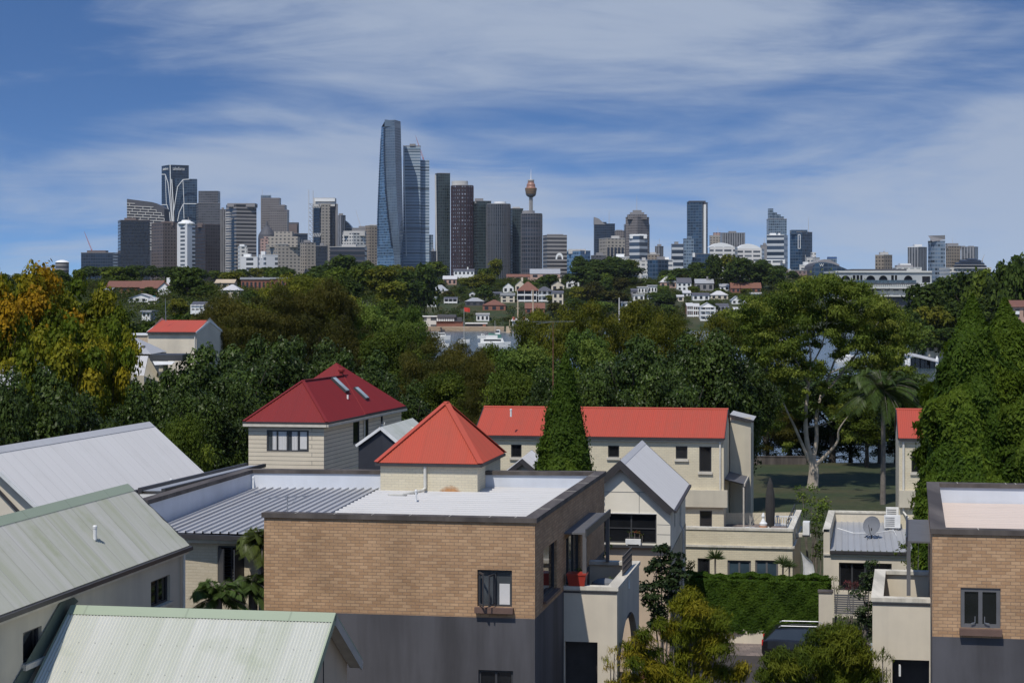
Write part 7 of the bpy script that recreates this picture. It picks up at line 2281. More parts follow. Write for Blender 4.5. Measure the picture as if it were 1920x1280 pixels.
bush('flowering light shrub in front of the low wing doors', [(1563, 1090, 10), (1572, 1100, 10), (1558, 1105, 8)], 84, 'shrub', [(.10, .12, .05), (.16, .17, .08), (.3, .28, .18)], dens=90, leaf=.08)
bush('reddish cordyline shrub by the low wing doors', [(1592, 1090, 10), (1600, 1098, 10), (1590, 1105, 8)], 84, 'shrub', [(.09, .03, .03), (.14, .04, .045), (.07, .06, .03)], dens=90, leaf=.16, aspect=.15, hang=1.2)
bush('leafy plants inside the balcony corner', [(1142, 1085, 6), (1148, 1092, 6), (1136, 1092, 5)], 56.6, 'potted_plants', BRIGHT, dens=180, leaf=.07, n5=3)
bush('climbing plant hanging at the far end of the balcony', [(1138, 1000, 8), (1139, 1020, 8), (1137, 1040, 8)], 60.4, 'hanging_plant', BRIGHT, dens=90, leaf=.09, n5=3)
bush('small green herbs in the red planter', [(1080, 1070, 7), (1088, 1071, 5), (1073, 1072, 5)], 55.8, 'herbs', MID, dens=260, leaf=.05, n5=3)
bush('red and green trailing flowers in the white window box', [(1180, 998, 5), (1190, 999, 5), (1199, 1000, 5), (1205, 1004, 4)], 76.2, 'window_flowers', [(.05, .09, .02), (.09, .12, .03), (.28, .04, .03)], dens=200, leaf=.06, n5=3)
for i_, (px, py, Y, R_, lab) in enumerate(((1341, 1046, 86.5, .55, 'spiky yucca by the dark door of the terrace wing'), (1468, 1056, 87.2, .5, 'spiky yucca right of the terrace wing windows'), (1480, 1062, 87.0, .45, 'second spiky plant beside the garden chair hood'))):
    c = P(px, py, Y); root = empty('yucca', (c.x, c.y, 0), lab, 'plant', 'spiky yuccas against the terrace wing')
    MB().tube([(c.x, c.y, 0), (c.x, c.y, c.z)], [.05, .04], 6).build('stem', 'bark_grey', root)
    n = 150; d = rng.normal(size=(n, 3)); d[:, 2] = np.abs(d[:, 2]) * .8 - .1; d /= np.linalg.norm(d, axis=1, keepdims=True)
    me = leaves_mesh('leaves', np.array([0, 0, c.z]) + d * R_ * .5, np.cross(d, rng.normal(size=(n, 3))), R_, .07, np.array([[.07, .10, .04]]) * (1 + .4 * rng.random((n, 1))), 'leaf', d)
    o = bpy.data.objects.new('leaves', me); COL.objects.link(o); o.parent = root
def hedge():
    a = hk0 - E1 * .05; L = 6.35; D_ = 1.2; z0, z1 = .62, 2.82
    root = empty('hedge', (a.x, a.y, 0), 'clipped bright green box hedge in front of the terrace wing', 'hedge')
    n = 80000; g = np.random.default_rng(3)
    u = g.random(n); v = g.random(n); w = g.random(n)
    A_f = L * (z1 - z0); A_t = L * D_; A_s = D_ * (z1 - z0) * 2; tot = A_f + A_t + A_s
    k = g.random(n) * tot
    x = u * L; y = v * D_; z = z0 + w * (z1 - z0); nrm = np.zeros((n, 3))
    f = k < A_f; t = (k >= A_f) & (k < A_f + A_t); s = ~(f | t)
    bumpv = .07 * np.sin(x * 3.1 + z * 2) + .05 * np.sin(x * 7.3 + 1) * np.sin(z * 6)
    y = np.where(f, .0 - bumpv - .10 * g.random(n), y); nrm[f] = (0, -1, .3)
    z = np.where(t, z1 + .06 * np.sin(x * 2.3 + 1) + .04 * np.sin(x * 9) + .10 * g.random(n), z); nrm[t] = (0, 0, 1)
    x = np.where(s, np.where(u < .5, -.08 * g.random(n), L + .12 * g.random(n)), x); nrm[s, 0] = np.where(u[s] < .5, -1, 1)
    # ragged lower edge trailing over the kerb
    z = np.where(f & (w < .06), z - .2 * g.random(n) ** 2, z)
    p = np.stack([x * E1.x + y * E2.x, x * E1.y + y * E2.y, z], axis=1)
    nn = np.stack([nrm[:, 0] * E1.x + nrm[:, 1] * E2.x, nrm[:, 0] * E1.y + nrm[:, 1] * E2.y, nrm[:, 2]], axis=1) + g.normal(size=(n, 3)) * .5
    nn[:, 2] += .3
    tn = np.array([(.032, .068, .009), (.062, .115, .012), (.105, .17, .017)]); q = np.clip(.9 + .5 * np.sin(x * 1.7) * np.sin(z * 2.2) + g.normal(size=n) * .4, 0, 1.99); i = q.astype(int); fq = (q - i)[:, None]
    c = tn[i] * (1 - fq) + tn[i + 1] * fq
    me = leaves_mesh('foliage', p, nn, .125 * (.7 + .7 * g.random(n)), .65, c, 'leaf')
    o = bpy.data.objects.new('foliage', me); COL.objects.link(o); o.parent = root
    m = MB(); m.box(a + E1 * L / 2 + E2 * (D_ / 2 + .06) + EZ * (z0 + z1) / 2, L - .2, D_ - .2, z1 - z0 - .15, E1, E2); m.build('dark_core', 'core_dark', root)  # solid dark box put in as the hedge's shaded inside
plain('core_dark', (.018, .026, .010), .95)
hedge()
bush('long dark shrubbery along the park shore under the trees', [(1420 + 26 * i, 846 + (i % 3) * 6, 15) for i in range(11)], 178, 'shrubbery', DARK, dens=26, leaf=.25, n5=4, depth=.8)
m = MB(); m.box(Vector((Xat(1440, 171), 171, .35)), 7.0, .35, .7); m.box(Vector((Xat(1440, 171), 171, .73)), 7.1, .45, .07)
small('park_wall', 'low dark stone wall along the park shore beside the long house', 'wall', m, 'coping')
# dark garden shrubs filling yards between the houses
bush('low dark shrubs in the yard beside the white gabled house', [(1310, 1085, 16), (1296, 1060, 14), (1300, 1100, 18)], 84.5, 'shrub', DARK, dens=60, leaf=.13)

# ================================================================ far shore: houses, trees, boats
def solveY(px, py, y0=915, y1=1500):
    """distance at which the ray through px,py meets the land"""
    Y = y0
    while Y < y1:
        if Zat(py, Y) <= ground_h(Xat(px, Y), Y): return Y
        Y += 2
    return y1
FHM = {'w': 'white_far', 'c': 'render_cream', 'p': 'f_house_pink', 'b': 'f_house_brick', 'g': 'conc_grey', 'd': 'conc_dark', 't': 'f_house_tan',
       'R': 'roof_brown', 'S': 'roof_slate', 'G': 'roof_grey', 'W': 'roof_white', 'T': 'f_house_tan', 'P': 'f_house_pink'}
plain('f_house_pink', (0.46, 0.30, 0.24), .8, scale=.3); plain('f_house_brick', (0.26, 0.11, 0.075), .85, scale=.3); plain('f_house_tan', (0.50, 0.40, 0.28), .8, scale=.3)
plain('teal', (0.02, 0.22, 0.30), .5, scale=.3); plain('window_far', (0.03, 0.033, 0.038), .3, scale=.3)
HOUSEBOX = []
def far_house(x0, x1, yr, ye, yb, wall_k, roof_k, kind, label, Y=None, nwin=3, depth=8, chim=False, verandah=False, floors=1, name='house', cat='house'):
    Y = Y or solveY((x0 + x1) / 2, yb)
    HOUSEBOX.append((x0 - 1, x1 + 1, yr, yb, Y))
    a, b = Xat(x0, Y), Xat(x1, Y); zr, ze, zb = Zat(yr, Y), Zat(ye, Y), Zat(yb, Y) - 2.5
    cx = (a + b) / 2; root = empty(name, (cx, Y, zb + 2.5), label, cat)
    wm, rm = FHM[wall_k], FHM[roof_k]; ov = .35
    m = MB()
    m.prism([(a, Y), (b, Y), (b, Y + depth), (a, Y + depth)], zb, ze, top=(kind == 'flat'))
    if kind == 'front':
        m.face([(a, Y, ze), (b, Y, ze), (cx, Y, zr)]); m.face([(b, Y + depth, ze), (a, Y + depth, ze), (cx, Y + depth, zr)])
    if kind == 'side':
        m.face([(a, Y + depth, ze), (a, Y, ze), (a, Y + depth / 2, zr)]); m.face([(b, Y, ze), (b, Y + depth, ze), (b, Y + depth / 2, zr)])
    w = m.build('house_wall', wm, root)
    r = MB()
    if kind == 'front':
        k = ov * (zr - ze) / ((b - a) / 2)
        r.face([(a - ov, Y - ov, ze - k), (cx, Y - ov, zr + .1), (cx, Y + depth, zr + .1), (a - ov, Y + depth, ze - k)][::-1])
        r.face([(b + ov, Y - ov, ze - k), (cx, Y - ov, zr + .1), (cx, Y + depth, zr + .1), (b + ov, Y + depth, ze - k)])
    elif kind == 'side':
        r.face([(a - ov, Y - ov, ze - .1), (b + ov, Y - ov, ze - .1), (b + ov, Y + depth / 2, zr + .1), (a - ov, Y + depth / 2, zr + .1)])
        r.face([(a - ov, Y + depth + ov, ze - .1), (b + ov, Y + depth + ov, ze - .1), (b + ov, Y + depth / 2, zr + .1), (a - ov, Y + depth / 2, zr + .1)][::-1])
    elif kind == 'hip':
        q = min((b - a) / 2, depth / 2) * .9; A = [(a - ov, Y - ov, ze), (b + ov, Y - ov, ze), (b + ov, Y + depth, ze), (a - ov, Y + depth, ze)]
        r0 = (a + q, Y + depth / 2, zr); r1 = (b - q, Y + depth / 2, zr)
        r.face([A[0], A[1], r1, r0]); r.face([A[1], A[2], r1]); r.face([A[2], A[3], r0, r1]); r.face([A[3], A[0], r0])
    else:
        r.prism([(a - ov, Y - ov), (b + ov, Y - ov), (b + ov, Y + depth), (a - ov, Y + depth)], ze, zr)
    r.build('roof', rm, root)
    n = nwin
    H = (ze - (zb + 2.5)) / floors
    for f in range(floors):
        for i in range(n):
            wx = a + (b - a) * (i + .5) / n; ww = (b - a) / n * .48; z0 = zb + 2.5 + H * f + H * .22
            m = MB(); m.box((wx, Y - .06, z0 + H * .30), ww, .12, H * .52); m.build('window', 'window_far', root)
    if verandah:
        v = MB(); 
        for f in range(floors):
            z0 = zb + 2.5 + H * (f + 1) - .2 
            v.box((cx, Y - 1.1, z0 - H * 1.0 + .9), b - a, .1, .7); v.box((cx, Y - .6, z0 - H + .5), b - a, 1.2, .15)
        v.build('balustrade', 'white_far', root)
        for i in range(4):
            MB().box((a + (b - a) * i / 3, Y - 1.1, (ze + zb + 2.5) / 2), .25, .25, ze - zb - 2.5).build('post', 'white_far', root)
        MB().face([(a, Y - 1.4, ze - .3), (b, Y - 1.4, ze - .3), (b, Y, ze), (a, Y, ze)]).build('verandah_roof', rm, root)
    if chim:
        MB().box((cx + (b - a) * .18, Y + depth * .4, zr + .3), 1.0, .8, 2.4).build('chimney', wm, root)
    return root
FH = [
 (994, 1050, 504, 513, 522, 'p', 'G', 'side', 'church-like hall with a long grey roof on the ridge of the far hill', dict(depth=14)),
 (950, 993, 514, 519, 526, 'p', 'R', 'side', 'long low pinkish building left of the church-like hall', dict()),
 (943, 963, 530, 538, 549, 'w', 'W', 'front', 'white gabled house, leftmost of the hillside terrace above the dock', dict(nwin=2)),
 (966, 985, 525, 534, 547, 'c', 'G', 'front', 'cream house with a pointed gable next to the big rusty roof', dict(nwin=2, chim=True)),
 (970, 1010, 528, 544, 566, 'd', 'R', 'hip', 'large verandahed house with a wide rusty red roof', dict(verandah=True, floors=2, depth=12)),
 (939, 965, 549, 554, 567, 'c', 'G', 'flat', 'pale two-storey house below the white gabled house', dict(floors=2, nwin=2)),
 (1006, 1036, 537, 545, 566, 'w', 'S', 'hip', 'dark-roofed house with white two-storey verandah', dict(verandah=True, floors=2)),
 (1034, 1058, 527, 534, 546, 'c', 'G', 'front', 'cream gabled house with chimney behind the white verandah house', dict(chim=True, nwin=2)),
 (1036, 1056, 545, 549, 572, 'c', 'S', 'side', 'narrow beige terrace right of the white verandah house', dict(floors=2, nwin=2)),
 (1062, 1086, 521, 529, 541, 'w', 'R', 'front', 'white and red gabled house right of the church-like hall', dict(nwin=2)),
 (810, 840, 534, 545, 552, 'c', 'G', 'hip', 'grey hip-roofed house among the trees over the waterfront flats', dict()),
 (801, 818, 556, 559, 576, 'w', 'G', 'flat', 'small white house under the grey hip-roofed house', dict(floors=2, nwin=2)),
 (833, 857, 557, 560, 569, 'g', 'S', 'side', 'low grey house with pale balcony behind the flagpole', dict(verandah=True)),
 (872, 908, 558, 565, 573, 'd', 'G', 'hip', 'low dark house with a pale green-grey roof', dict()),
 (905, 948, 562, 572, 583, 'b', 'R', 'hip', 'house with a broad dull brown roof above the sea wall', dict(depth=12)),
 (893, 917, 587, 590, 602, 'w', 'W', 'flat', 'small bright white boathouse above the sea wall', dict(nwin=3)),
 (985, 1021, 568, 578, 588, 'b', 'R', 'side', 'dark red-roofed house behind the pale poles', dict()),
 (851, 889, 504, 508, 516, 'w', 'S', 'side', 'black and white terrace with chimney high on the left of the ridge', dict(chim=True, nwin=5)),
 (831, 856, 517, 523, 534, 'p', 'W', 'side', 'orange and white house under the black and white terrace', dict()),
 (1238, 1268, 516, 529, 540, 'p', 'W', 'hip', 'house with a big white tent-like roof on the ridge', dict(depth=11)),
 (1270, 1296, 521, 530, 545, 'w', 'S', 'side', 'slate-roofed house with pale dormer next to the white tent-like roof', dict(floors=2)),
 (1304, 1338, 523, 531, 545, 'g', 'G', 'side', 'grey-roofed terrace with pale parapets', dict(chim=True)),
 (1371, 1388, 530, 540, 549, 'b', 'R', 'side', 'first of three red-brown roofed terraces under the dark fig, next to the grey roof', dict(nwin=2)),
 (1389, 1406, 530, 540, 549, 'b', 'R', 'side', 'middle one of three red-brown roofed terraces under the dark fig', dict(nwin=2)),
 (1408, 1427, 530, 540, 549, 'b', 'R', 'side', 'last of three red-brown roofed terraces under the dark fig, by the spreading gum', dict(nwin=2)),
 (1196, 1214, 537, 539, 550, 'w', 'W', 'flat', 'white cube house in the white cluster beside the wooded knoll', dict(nwin=3)),
 (1215, 1232, 534, 537, 549, 'w', 'G', 'flat', 'second white cube house of the white cluster, by the ridge trees', dict(nwin=3)),
 (1184, 1195, 541, 545, 558, 'g', 'S', 'side', 'small grey house at the edge of the white cluster', dict(nwin=1)),
 (1188, 1208, 551, 553, 564, 'w', 'W', 'flat', 'lowest white house of the white cluster', dict(nwin=2)),
 (1281, 1295, 545, 549, 556, 'w', 'W', 'side', 'small white-roofed cottage above the paired terraces', dict(nwin=2)),
 (1299, 1330, 549, 553, 563, 'w', 'S', 'side', 'dark-roofed white cottage row above the white gabled verandah house', dict()),
 (1333, 1365, 545, 553, 561, 'c', 'W', 'hip', 'cottage with a big white hipped roof', dict()),
 (1372, 1391, 555, 562, 570, 'w', 'G', 'front', 'pale gabled cottage right of the big white hipped roof', dict(nwin=2)),
 (1393, 1412, 560, 568, 577, 'w', 'G', 'front', 'pale gabled cottage partly hidden by the spreading gum', dict(nwin=2)),
 (1288, 1299, 568, 573, 594, 'b', 'W', 'side', 'brick terrace with a white roof, outer one of the pair', dict(floors=2, nwin=1, verandah=True)),
 (1300, 1311, 569, 574, 594, 'b', 'W', 'side', 'brick terrace with a white roof, the one touching the verandah house', dict(floors=2, nwin=1, verandah=True)),
 (1313, 1341, 567, 575, 602, 'w', 'W', 'front', 'three-storey white gabled verandah house near the shore', dict(floors=3, verandah=True, nwin=2)),
 (1344, 1366, 569, 575, 590, 'g', 'S', 'side', 'grey house with white balcony beside the three-storey verandah house', dict(verandah=True, nwin=2)),
 (1376, 1392, 576, 580, 592, 'd', 'W', 'side', 'small white-roofed boathouse behind the park gums', dict(nwin=2)),
 (1205, 1214, 515, 517, 523, 'w', 'W', 'flat', 'tiny white rooftop building just left of the white tent-like roof', dict(nwin=2)),
 (1350, 1367, 532, 537, 545, 'w', 'G', 'side', 'white dormered house before the red-brown terraces', dict(nwin=2)),
 (1409, 1427, 548, 551, 557, 'w', 'W', 'flat', 'low white house under the red-brown terraces', dict(nwin=2)),
 (1063, 1081, 575, 578, 588, 'c', 'G', 'side', 'pale cottage low between the poles and the park gums', dict(nwin=2)),
 (880, 891, 547, 550, 557, 'w', 'W', 'front', 'tiny white gabled house above the low dark house', dict(nwin=1)),
 (1270, 1282, 553, 556, 565, 'c', 'W', 'side', 'small cream house left of the dark-roofed cottage row', dict(nwin=1)),
 (1215, 1228, 553, 556, 566, 'w', 'S', 'side', 'white slate-roofed house below the white cluster', dict(nwin=2)),
 (925, 940, 547, 550, 558, 'g', 'S', 'side', 'dark little house beside the pale two-storey house', dict(nwin=1)),
 (1165, 1183, 565, 568, 575, 'w', 'G', 'flat', 'small pale house under the tall pale pole', dict(nwin=2)),
]
for x0, x1, yr, ye, yb, w_, r_, k_, lab, kw in FH: far_house(x0, x1, yr, ye, yb, w_, r_, k_, lab, **kw)
# left-hand hill
FL_ = [
 (200, 268, 527, 538, 550, 'b', 'R', 'side', 'long brown-roofed brick building over the autumn trees', dict(Y=560, nwin=5, depth=10)),
 (264, 302, 526, 540, 550, 'b', 'R', 'side', 'brown-roofed house joined to the white chimney gable', dict(Y=556, nwin=2)),
 (296, 320, 530, 540, 556, 'w', 'R', 'front', 'bright white blank gable with a chimney on the hill', dict(Y=548, nwin=0, chim=True)),
 (240, 287, 551, 558, 566, 'w', 'W', 'front', 'low white-roofed house below the long brown roof', dict(Y=500, nwin=4)),
 (404, 438, 524, 530, 540, 't', 'T', 'side', 'tan-roofed house by the brick flats', dict(Y=600, nwin=3)),
 (415, 449, 533, 544, 562, 'c', 'W', 'hip', 'cream house with a white pyramid roof by the casuarina tops', dict(Y=540, nwin=2)),
 (452, 506, 520, 524, 545, 'b', 'G', 'flat', 'long red brick flats with a flat grey roof', dict(Y=640, nwin=7)),
 (506, 536, 520, 523, 560, 'b', 'G', 'flat', 'end block of the red brick flats rising behind the casuarinas', dict(Y=634, nwin=3, floors=2)),
 (360, 383, 566, 571, 590, 'g', 'S', 'side', 'dark slate terrace with white dormers above the casuarinas', dict(Y=420, nwin=3, floors=2, verandah=True)),
 (384, 408, 575, 580, 600, 'w', 'S', 'side', 'lower slate terrace with white balcony above the casuarinas', dict(Y=400, nwin=2, verandah=True)),
 (187, 207, 540, 545, 552, 'g', 'G', 'side', 'small grey-roofed house at the left of the long brown roof', dict(Y=520, nwin=1)),
 (278, 291, 559, 563, 570, 'c', 'W', 'side', 'tiny white cottage beside the low white roof', dict(Y=490, nwin=1)),
 (266, 282, 582, 585, 594, 'w', 'G', 'flat', 'small white house glimpsed in the trees over the red-roofed white house', dict(Y=430, nwin=2)),
]
for x0, x1, yr, ye, yb, w_, r_, k_, lab, kw in FL_: far_house(x0, x1, yr, ye, yb, w_, r_, k_, lab, **kw)
m = MB(); m.box(P(281, 564, 505), 2.4, 1.5, 1.6, Vector((.9, 0, .42)), Vector((0, 1, 0)), Vector((-.42, 0, .9))); m.box(P(286, 559, 506), 1.6, 1.5, 1.2)
small('shade_sail', 'turquoise shade sail beside the low white-roofed house', 'shade sail', m, 'teal')
# waterfront flats
def waterfront():
    Y = 918; root = empty('waterfront_flats', P(830, 612, Y), 'dark modern waterfront flats with wide white-framed windows', 'building')
    def bx(nm, a, b, y0, y1, mat, f=0, d=10):
        A, B = P(a, y1, Y - f), P(b, y1, Y - f); m = MB(); m.prism([(A.x, A.y), (B.x, B.y), (B.x, B.y + d), (A.x, A.y + d)], A.z, Zat(y0, Y - f)); return m.build(nm, mat, root)
    bx('lower_floor', 818, 868, 603, 619, 'f_house_brick', 0); bx('upper_floor', 818, 866, 595, 603, 'conc_dark', .5)
    bx('roof', 820, 855, 590, 595, 'roof_slate', 1.5); bx('side_block', 793, 818, 594, 612, 'f_white', .3)
    bx('roof', 790, 820, 592, 594, 'white_far', .8)
    m = MB()
    for i in range(8): m.box(P(820.5 + 4.2 * i, 599, Y - .8), .85, .1, 1.5)
    m.build('window', 'white_far', root)
    root = empty('boat_shed', P(895, 615, Y), 'low dark boat shed with a pale roof line beside the waterfront flats', 'shed')
    bx2 = lambda nm, a, b, y0, y1, mat, f=0: (lambda A, B: MB().prism([(A.x, A.y), (B.x, B.y), (B.x, B.y + 8), (A.x, A.y + 8)], A.z, Zat(y0, Y - f)).build(nm, mat, root))(P(a, y1, Y - f), P(b, y1, Y - f))
    bx2('shed_wall', 874, 912, 607, 619, 'conc_dark'); bx2('roof', 872, 914, 605, 607, 'white_far', .6); bx2('pier', 905, 911, 608, 618, 'f_house_brick', .9)
waterfront()
m = MB(); A, B = P(770, 624, 903), P(945, 624, 903)
m.prism([(A.x, A.y), (B.x, B.y), (B.x, B.y + 14), (A.x, A.y + 14)], -2.5, .95)
t = NT('sandstone'); co = t.coord('Object', (.35, .35, .9)); t.base(t.mix(t.noise(co, 1.2, 5, .7), (.30, .21, .14), (.52, .40, .28)), .9); t.bump(t.noise(co, 3, 5), .8, .4)
small('sea_wall', 'long sandstone sea wall along the far shore', 'sea wall', m, 'sandstone')
MB
# dockside
def dock():
    root = empty('dock_shed', P(975, 603, 925), 'white and orange dockside shed under the tall pale poles', 'shed')
    Y = 925
    def bx(nm, a, b, y0, y1, mat, f=0):
        A, B = P(a, y1, Y - f), P(b, y1, Y - f); MB().prism([(A.x, A.y), (B.x, B.y), (B.x, B.y + 8), (A.x, A.y + 8)], A.z, Zat(y0, Y - f)).build(nm, mat, root)
    bx('shed_wall', 960, 990, 597, 614, 'white_far'); bx('orange_panel', 961, 966, 594, 600, 'crane_red', .5); bx('orange_panel', 979, 985, 594, 600, 'crane_red', .5); bx('roof', 958, 993, 600, 602, 'white_far', .8)
    root = empty('dock_barge', P(950, 628, 880), 'beige work barge with a square cabin by the dock', 'barge')
    Y = 860
    bx('hull', 940, 968, 623, 631, 'f_house_tan'); bx('cabin', 949, 958, 612, 623, 'f_house_tan', -1); bx('deck_crane', 955, 956, 600, 613, 'f_house_tan', -2)
dock()
def pole(px, y0, y1, Y, label, r=.25, mat='conc_pale', arms=None, name='pole'):
    b = P(px, y1, Y); zg = min(b.z, ground_h(b.x, Y)) if Y > 900 else b.z
    root = empty(name, (b.x, Y, zg), label, 'pole')
    MB().tube([(b.x, Y, zg), (b.x, Y, Zat(y0, Y))], [r, r * .7], 8).build('shaft', mat, root)
    if arms:
        m = MB()
        for yy, w in arms: m.bar(P(px - w, yy, Y), P(px + w, yy, Y), r * .8)
        m.build('crossarm', mat, root)
    return root
pole(971, 562, 602, 922, 'pale slatted pole standing at the dock, the one nearer the flag', .42, 'f_house_tan', [(566, 1.5), (572, 1.5), (578, 3), (584, 1.5)])
pole(999.5, 543, 583, 935, 'taller pale pole behind the dock shed', .42, 'f_house_tan')
pole(1161, 558, 600, 925, 'pale pole standing clear of the park trees', .4, 'conc_pale')
pole(1340, 577, 608, 925, 'white pole in front of the three-storey verandah house', .3, 'white_far')
# television mast above the long house
plain('rusty', (.16, .07, .04), .8)
root = empty('tv_mast', (Xat(1037, 99), 99, 8.9), 'very tall thin rusty television mast rising behind the cypress', 'mast')
b = Vector((Xat(1037, 99), 99, 8.9)); zt = Zat(603, 99)
MB().tube([b, b.lerp(Vector((b.x, b.y, zt)), .6), Vector((b.x, b.y, zt))], [.03, .024, .012], 6).build('shaft', 'rusty', root)
m = MB(); c = Vector((b.x, b.y, zt)); m.bar(c - Vector((1.1, 0, -.0)), c + Vector((1.15, 0, .02)), .014)
for i in range(9):
    q = c + Vector((-1.0 + .25 * i, 0, 0)); m.bar(q - Vector((0, .3, 0)), q + Vector((0, .3, 0)), .012); 
m.bar(c - Vector((.9, 0, .12)), c + Vector((-.1, 0, -.02)), .014); m.build('antenna', 'steel', root)
root = empty('radio_mast', P(311, 604, 141), 'thin radio mast above the red-roofed white house', 'mast')
b = P(311, 602, 141); MB().tube([b, P(310, 560, 141)], [.03, .015], 5).build('shaft', 'steel', root)

# ---- boats ----
def boat(px, yw, lpx, label, hull='white_far', cabin='white_far', h=1.2, cab=(.15, .7, 1.2), deck2=None, mast=0, flag=False, canopy=False, group='boats moored in the bay', name='motor_boat', flip=False):
    Y = 16.3 * F / (yw - HY); c = P(px, yw, Y); c.z = -1.0; L = lpx * Y / F; Bm = L * .28
    root = empty(name, c, label, 'boat', group); sg = -1 if flip else 1
    n = 14; m = MB(); prev = None
    for i in range(n + 1):
        t = i / n; x = (t - .5) * L * sg; w = Bm / 2 * (1 - max(0, (t - .45) / .55) ** 2.2) * (.85 + .15 * min(1, t * 4)); zt = h * (1 + .35 * t * t)
        row = [c + Vector((x, -w, zt)), c + Vector((x * .96, -w * .8, 0)), c + Vector((x * .93, 0, -.25)), c + Vector((x * .96, w * .8, 0)), c + Vector((x, w, zt))]
        if prev:
            for k in range(4): m.face([prev[k], row[k], row[k + 1], prev[k + 1]], smooth=True)
            m.face([prev[4], row[4], row[0], prev[0]])
        else: m.face(row)
        prev = row
    m.build('hull', hull, root)
    a, b_, ch = cab; x0 = (a - .5) * L * sg; x1 = (b_ - .5) * L * sg
    if x1 < x0: x0, x1 = x1, x0
    m = MB(); w = Bm * .36; z0 = h; k = ch * .35
    lo = [(x0, -w), (x1, -w), (x1, w), (x0, w)]; hi = [(x0 + (0 if sg > 0 else k), -w * .9), (x1 - (k if sg > 0 else 0), -w * .9), (x1 - (k if sg > 0 else 0), w * .9), (x0 + (0 if sg > 0 else k), w * .9)]
    for i in range(4):
        j = (i + 1) % 4
        m.face([c + Vector((*lo[i], z0)), c + Vector((*lo[j], z0)), c + Vector((*hi[j], z0 + ch)), c + Vector((*hi[i], z0 + ch))])
    m.face([c + Vector((*p, z0 + ch)) for p in hi]); m.build('cabin', cabin, root)
    m = MB(); m.box(c + Vector(((x0 + x1) / 2, -w * .98, z0 + ch * .6)), (x1 - x0) * .72, .06, ch * .35); m.build('cabin_window', 'window_far', root)
    if deck2:
        m = MB(); m.box(c + Vector(((x0 + x1) / 2 + deck2[0] * L * sg, 0, z0 + ch + deck2[2] / 2)), L * deck2[1], w * 1.5, deck2[2]); m.build('flybridge', cabin, root)
    if canopy:
        m = MB(); m.box(c + Vector((-L * .28 * sg, 0, h + 1.7)), L * .3, Bm * .7, .08); m.build('canopy', 'white_far', root)
        for s in (-1, 1): MB().bar(c + Vector((-L * .4 * sg, s * Bm * .3, h)), c + Vector((-L * .4 * sg, s * Bm * .3, h + 1.7)), .06).build('post', 'steel', root)
    if mast:
        MB().tube([c + EZ * h, c + EZ * (h + mast)], [.10, .06], 6).build('mast', 'conc_pale', root)
    if flag:
        m = MB(); p = c + EZ * (h + mast - 1.2); prev = None
        for i in range(7):
            x = .35 * i; q0 = p + Vector((x, .15 * math.sin(i * 1.3), -.05 * i)); q1 = q0 + EZ * 1.5
            if prev: m.face([prev[0], q0, q1, prev[1]], smooth=True)
            prev = (q0, q1)
        m.build('flag', 'flag_red', root)
    return root
boat(828, 636, 34, 'white motor cruiser with a rear canopy near the sea wall', canopy=True, cab=(.3, .75, 1.3))
boat(907, 633.5, 24, 'small white runabout left of the green fishing boat', h=.9, cab=(.3, .6, .8))
boat(928, 636, 24, 'green-hulled fishing boat with a white wheelhouse and mast', hull='green_far', h=1.9, cab=(.1, .5, 1.9), mast=5.5, name='fishing_boat', flip=True)
boat(927, 650, 62, 'long white cruiser with dark cabin windows in the middle of the bay', h=1.3, cab=(.08, .80, 1.5), deck2=(-.02, .35, 1.0))
boat(870, 642.5, 22, 'white yacht with a tall mast flying a red flag', h=1.0, cab=(.3, .6, .6), mast=11.4, flag=True, name='sailing_yacht')
boat(832, 650, 20, 'little white boat half hidden by the casuarina', h=.9, cab=(.3, .7, .9))
boat(1585, 678, 40, 'white cruiser seen through the gum branches', h=1.3, cab=(.15, .75, 1.3), deck2=(0, .3, .9))
boat(1308, 613, 26, 'flat turquoise work boat under the three-storey verandah house', hull='teal', cabin='white_far', h=1.0, cab=(.75, .9, .9))
boat(1462, 642, 30, 'small pale boat glimpsed through the gum crown', h=.9, cab=(.3, .7, .9))
# ---- ferry wharf and shed ----
def wharf():
    Y = 428; root = empty('ferry_wharf', P(1712, 693, Y), 'ferry wharf shelter with a curved grey roof and small green sign', 'wharf')
    s = Y / F
    prof = [(1668, 668), (1674, 664), (1684, 661), (1700, 661), (1716, 663), (1732, 667), (1748, 671), (1757, 673)]
    m = MB(); d = Vector((0, 7, 0)); th = EZ * .18
    for a, b in zip(prof[:-1], prof[1:]):
        A, B = P(*a, Y), P(*b, Y); lo = Vector((0, -1.5, -.55))
        m.face([A + lo, B + lo, B, A]); m.face([A, B, B + d, A + d]); m.face([A + lo - th, B + lo - th, B + lo, A + lo][::1]); m.face([A + lo - th, A + d - th, B + d - th, B + lo - th])
    m.build('curved_roof', 'roof_zinc', root)
    for px in (1699, 1716, 1734, 1752): MB().bar(P(px, 694, Y + 1), P(px, 668, Y + 1), .22).build('post', 'dark_steel', root)
    m = MB(); m.box(P(1725, 680, Y + 3.5), 60 * s, .1, 18 * s); m.build('glass_screen', 'glass_dark', root)
    m = MB(); m.box(P(1725, 694, Y + 3), 66 * s, 8, .5); m.build('deck', 'timber_dark', root)
    for px in (1700, 1725, 1750): MB().tube([P(px, 694, Y + 2), P(px, 720, Y + 2)], .25, 8).build('pile', 'timber_dark', root)
    for px in (1699, 1704.5, 1757):
        MB().lathe(P(px, 687, Y - 1), [(.35, 0), (.35, 1.7), (.01, 2.5)], 8).build('bollard', 'white_far', root)
    m = MB(); m.box(P(1676.5, 667.5, Y - 1.8), 9 * s, .12, 4.2 * s); m.build('sign_board', 'green_far', root)
wharf()
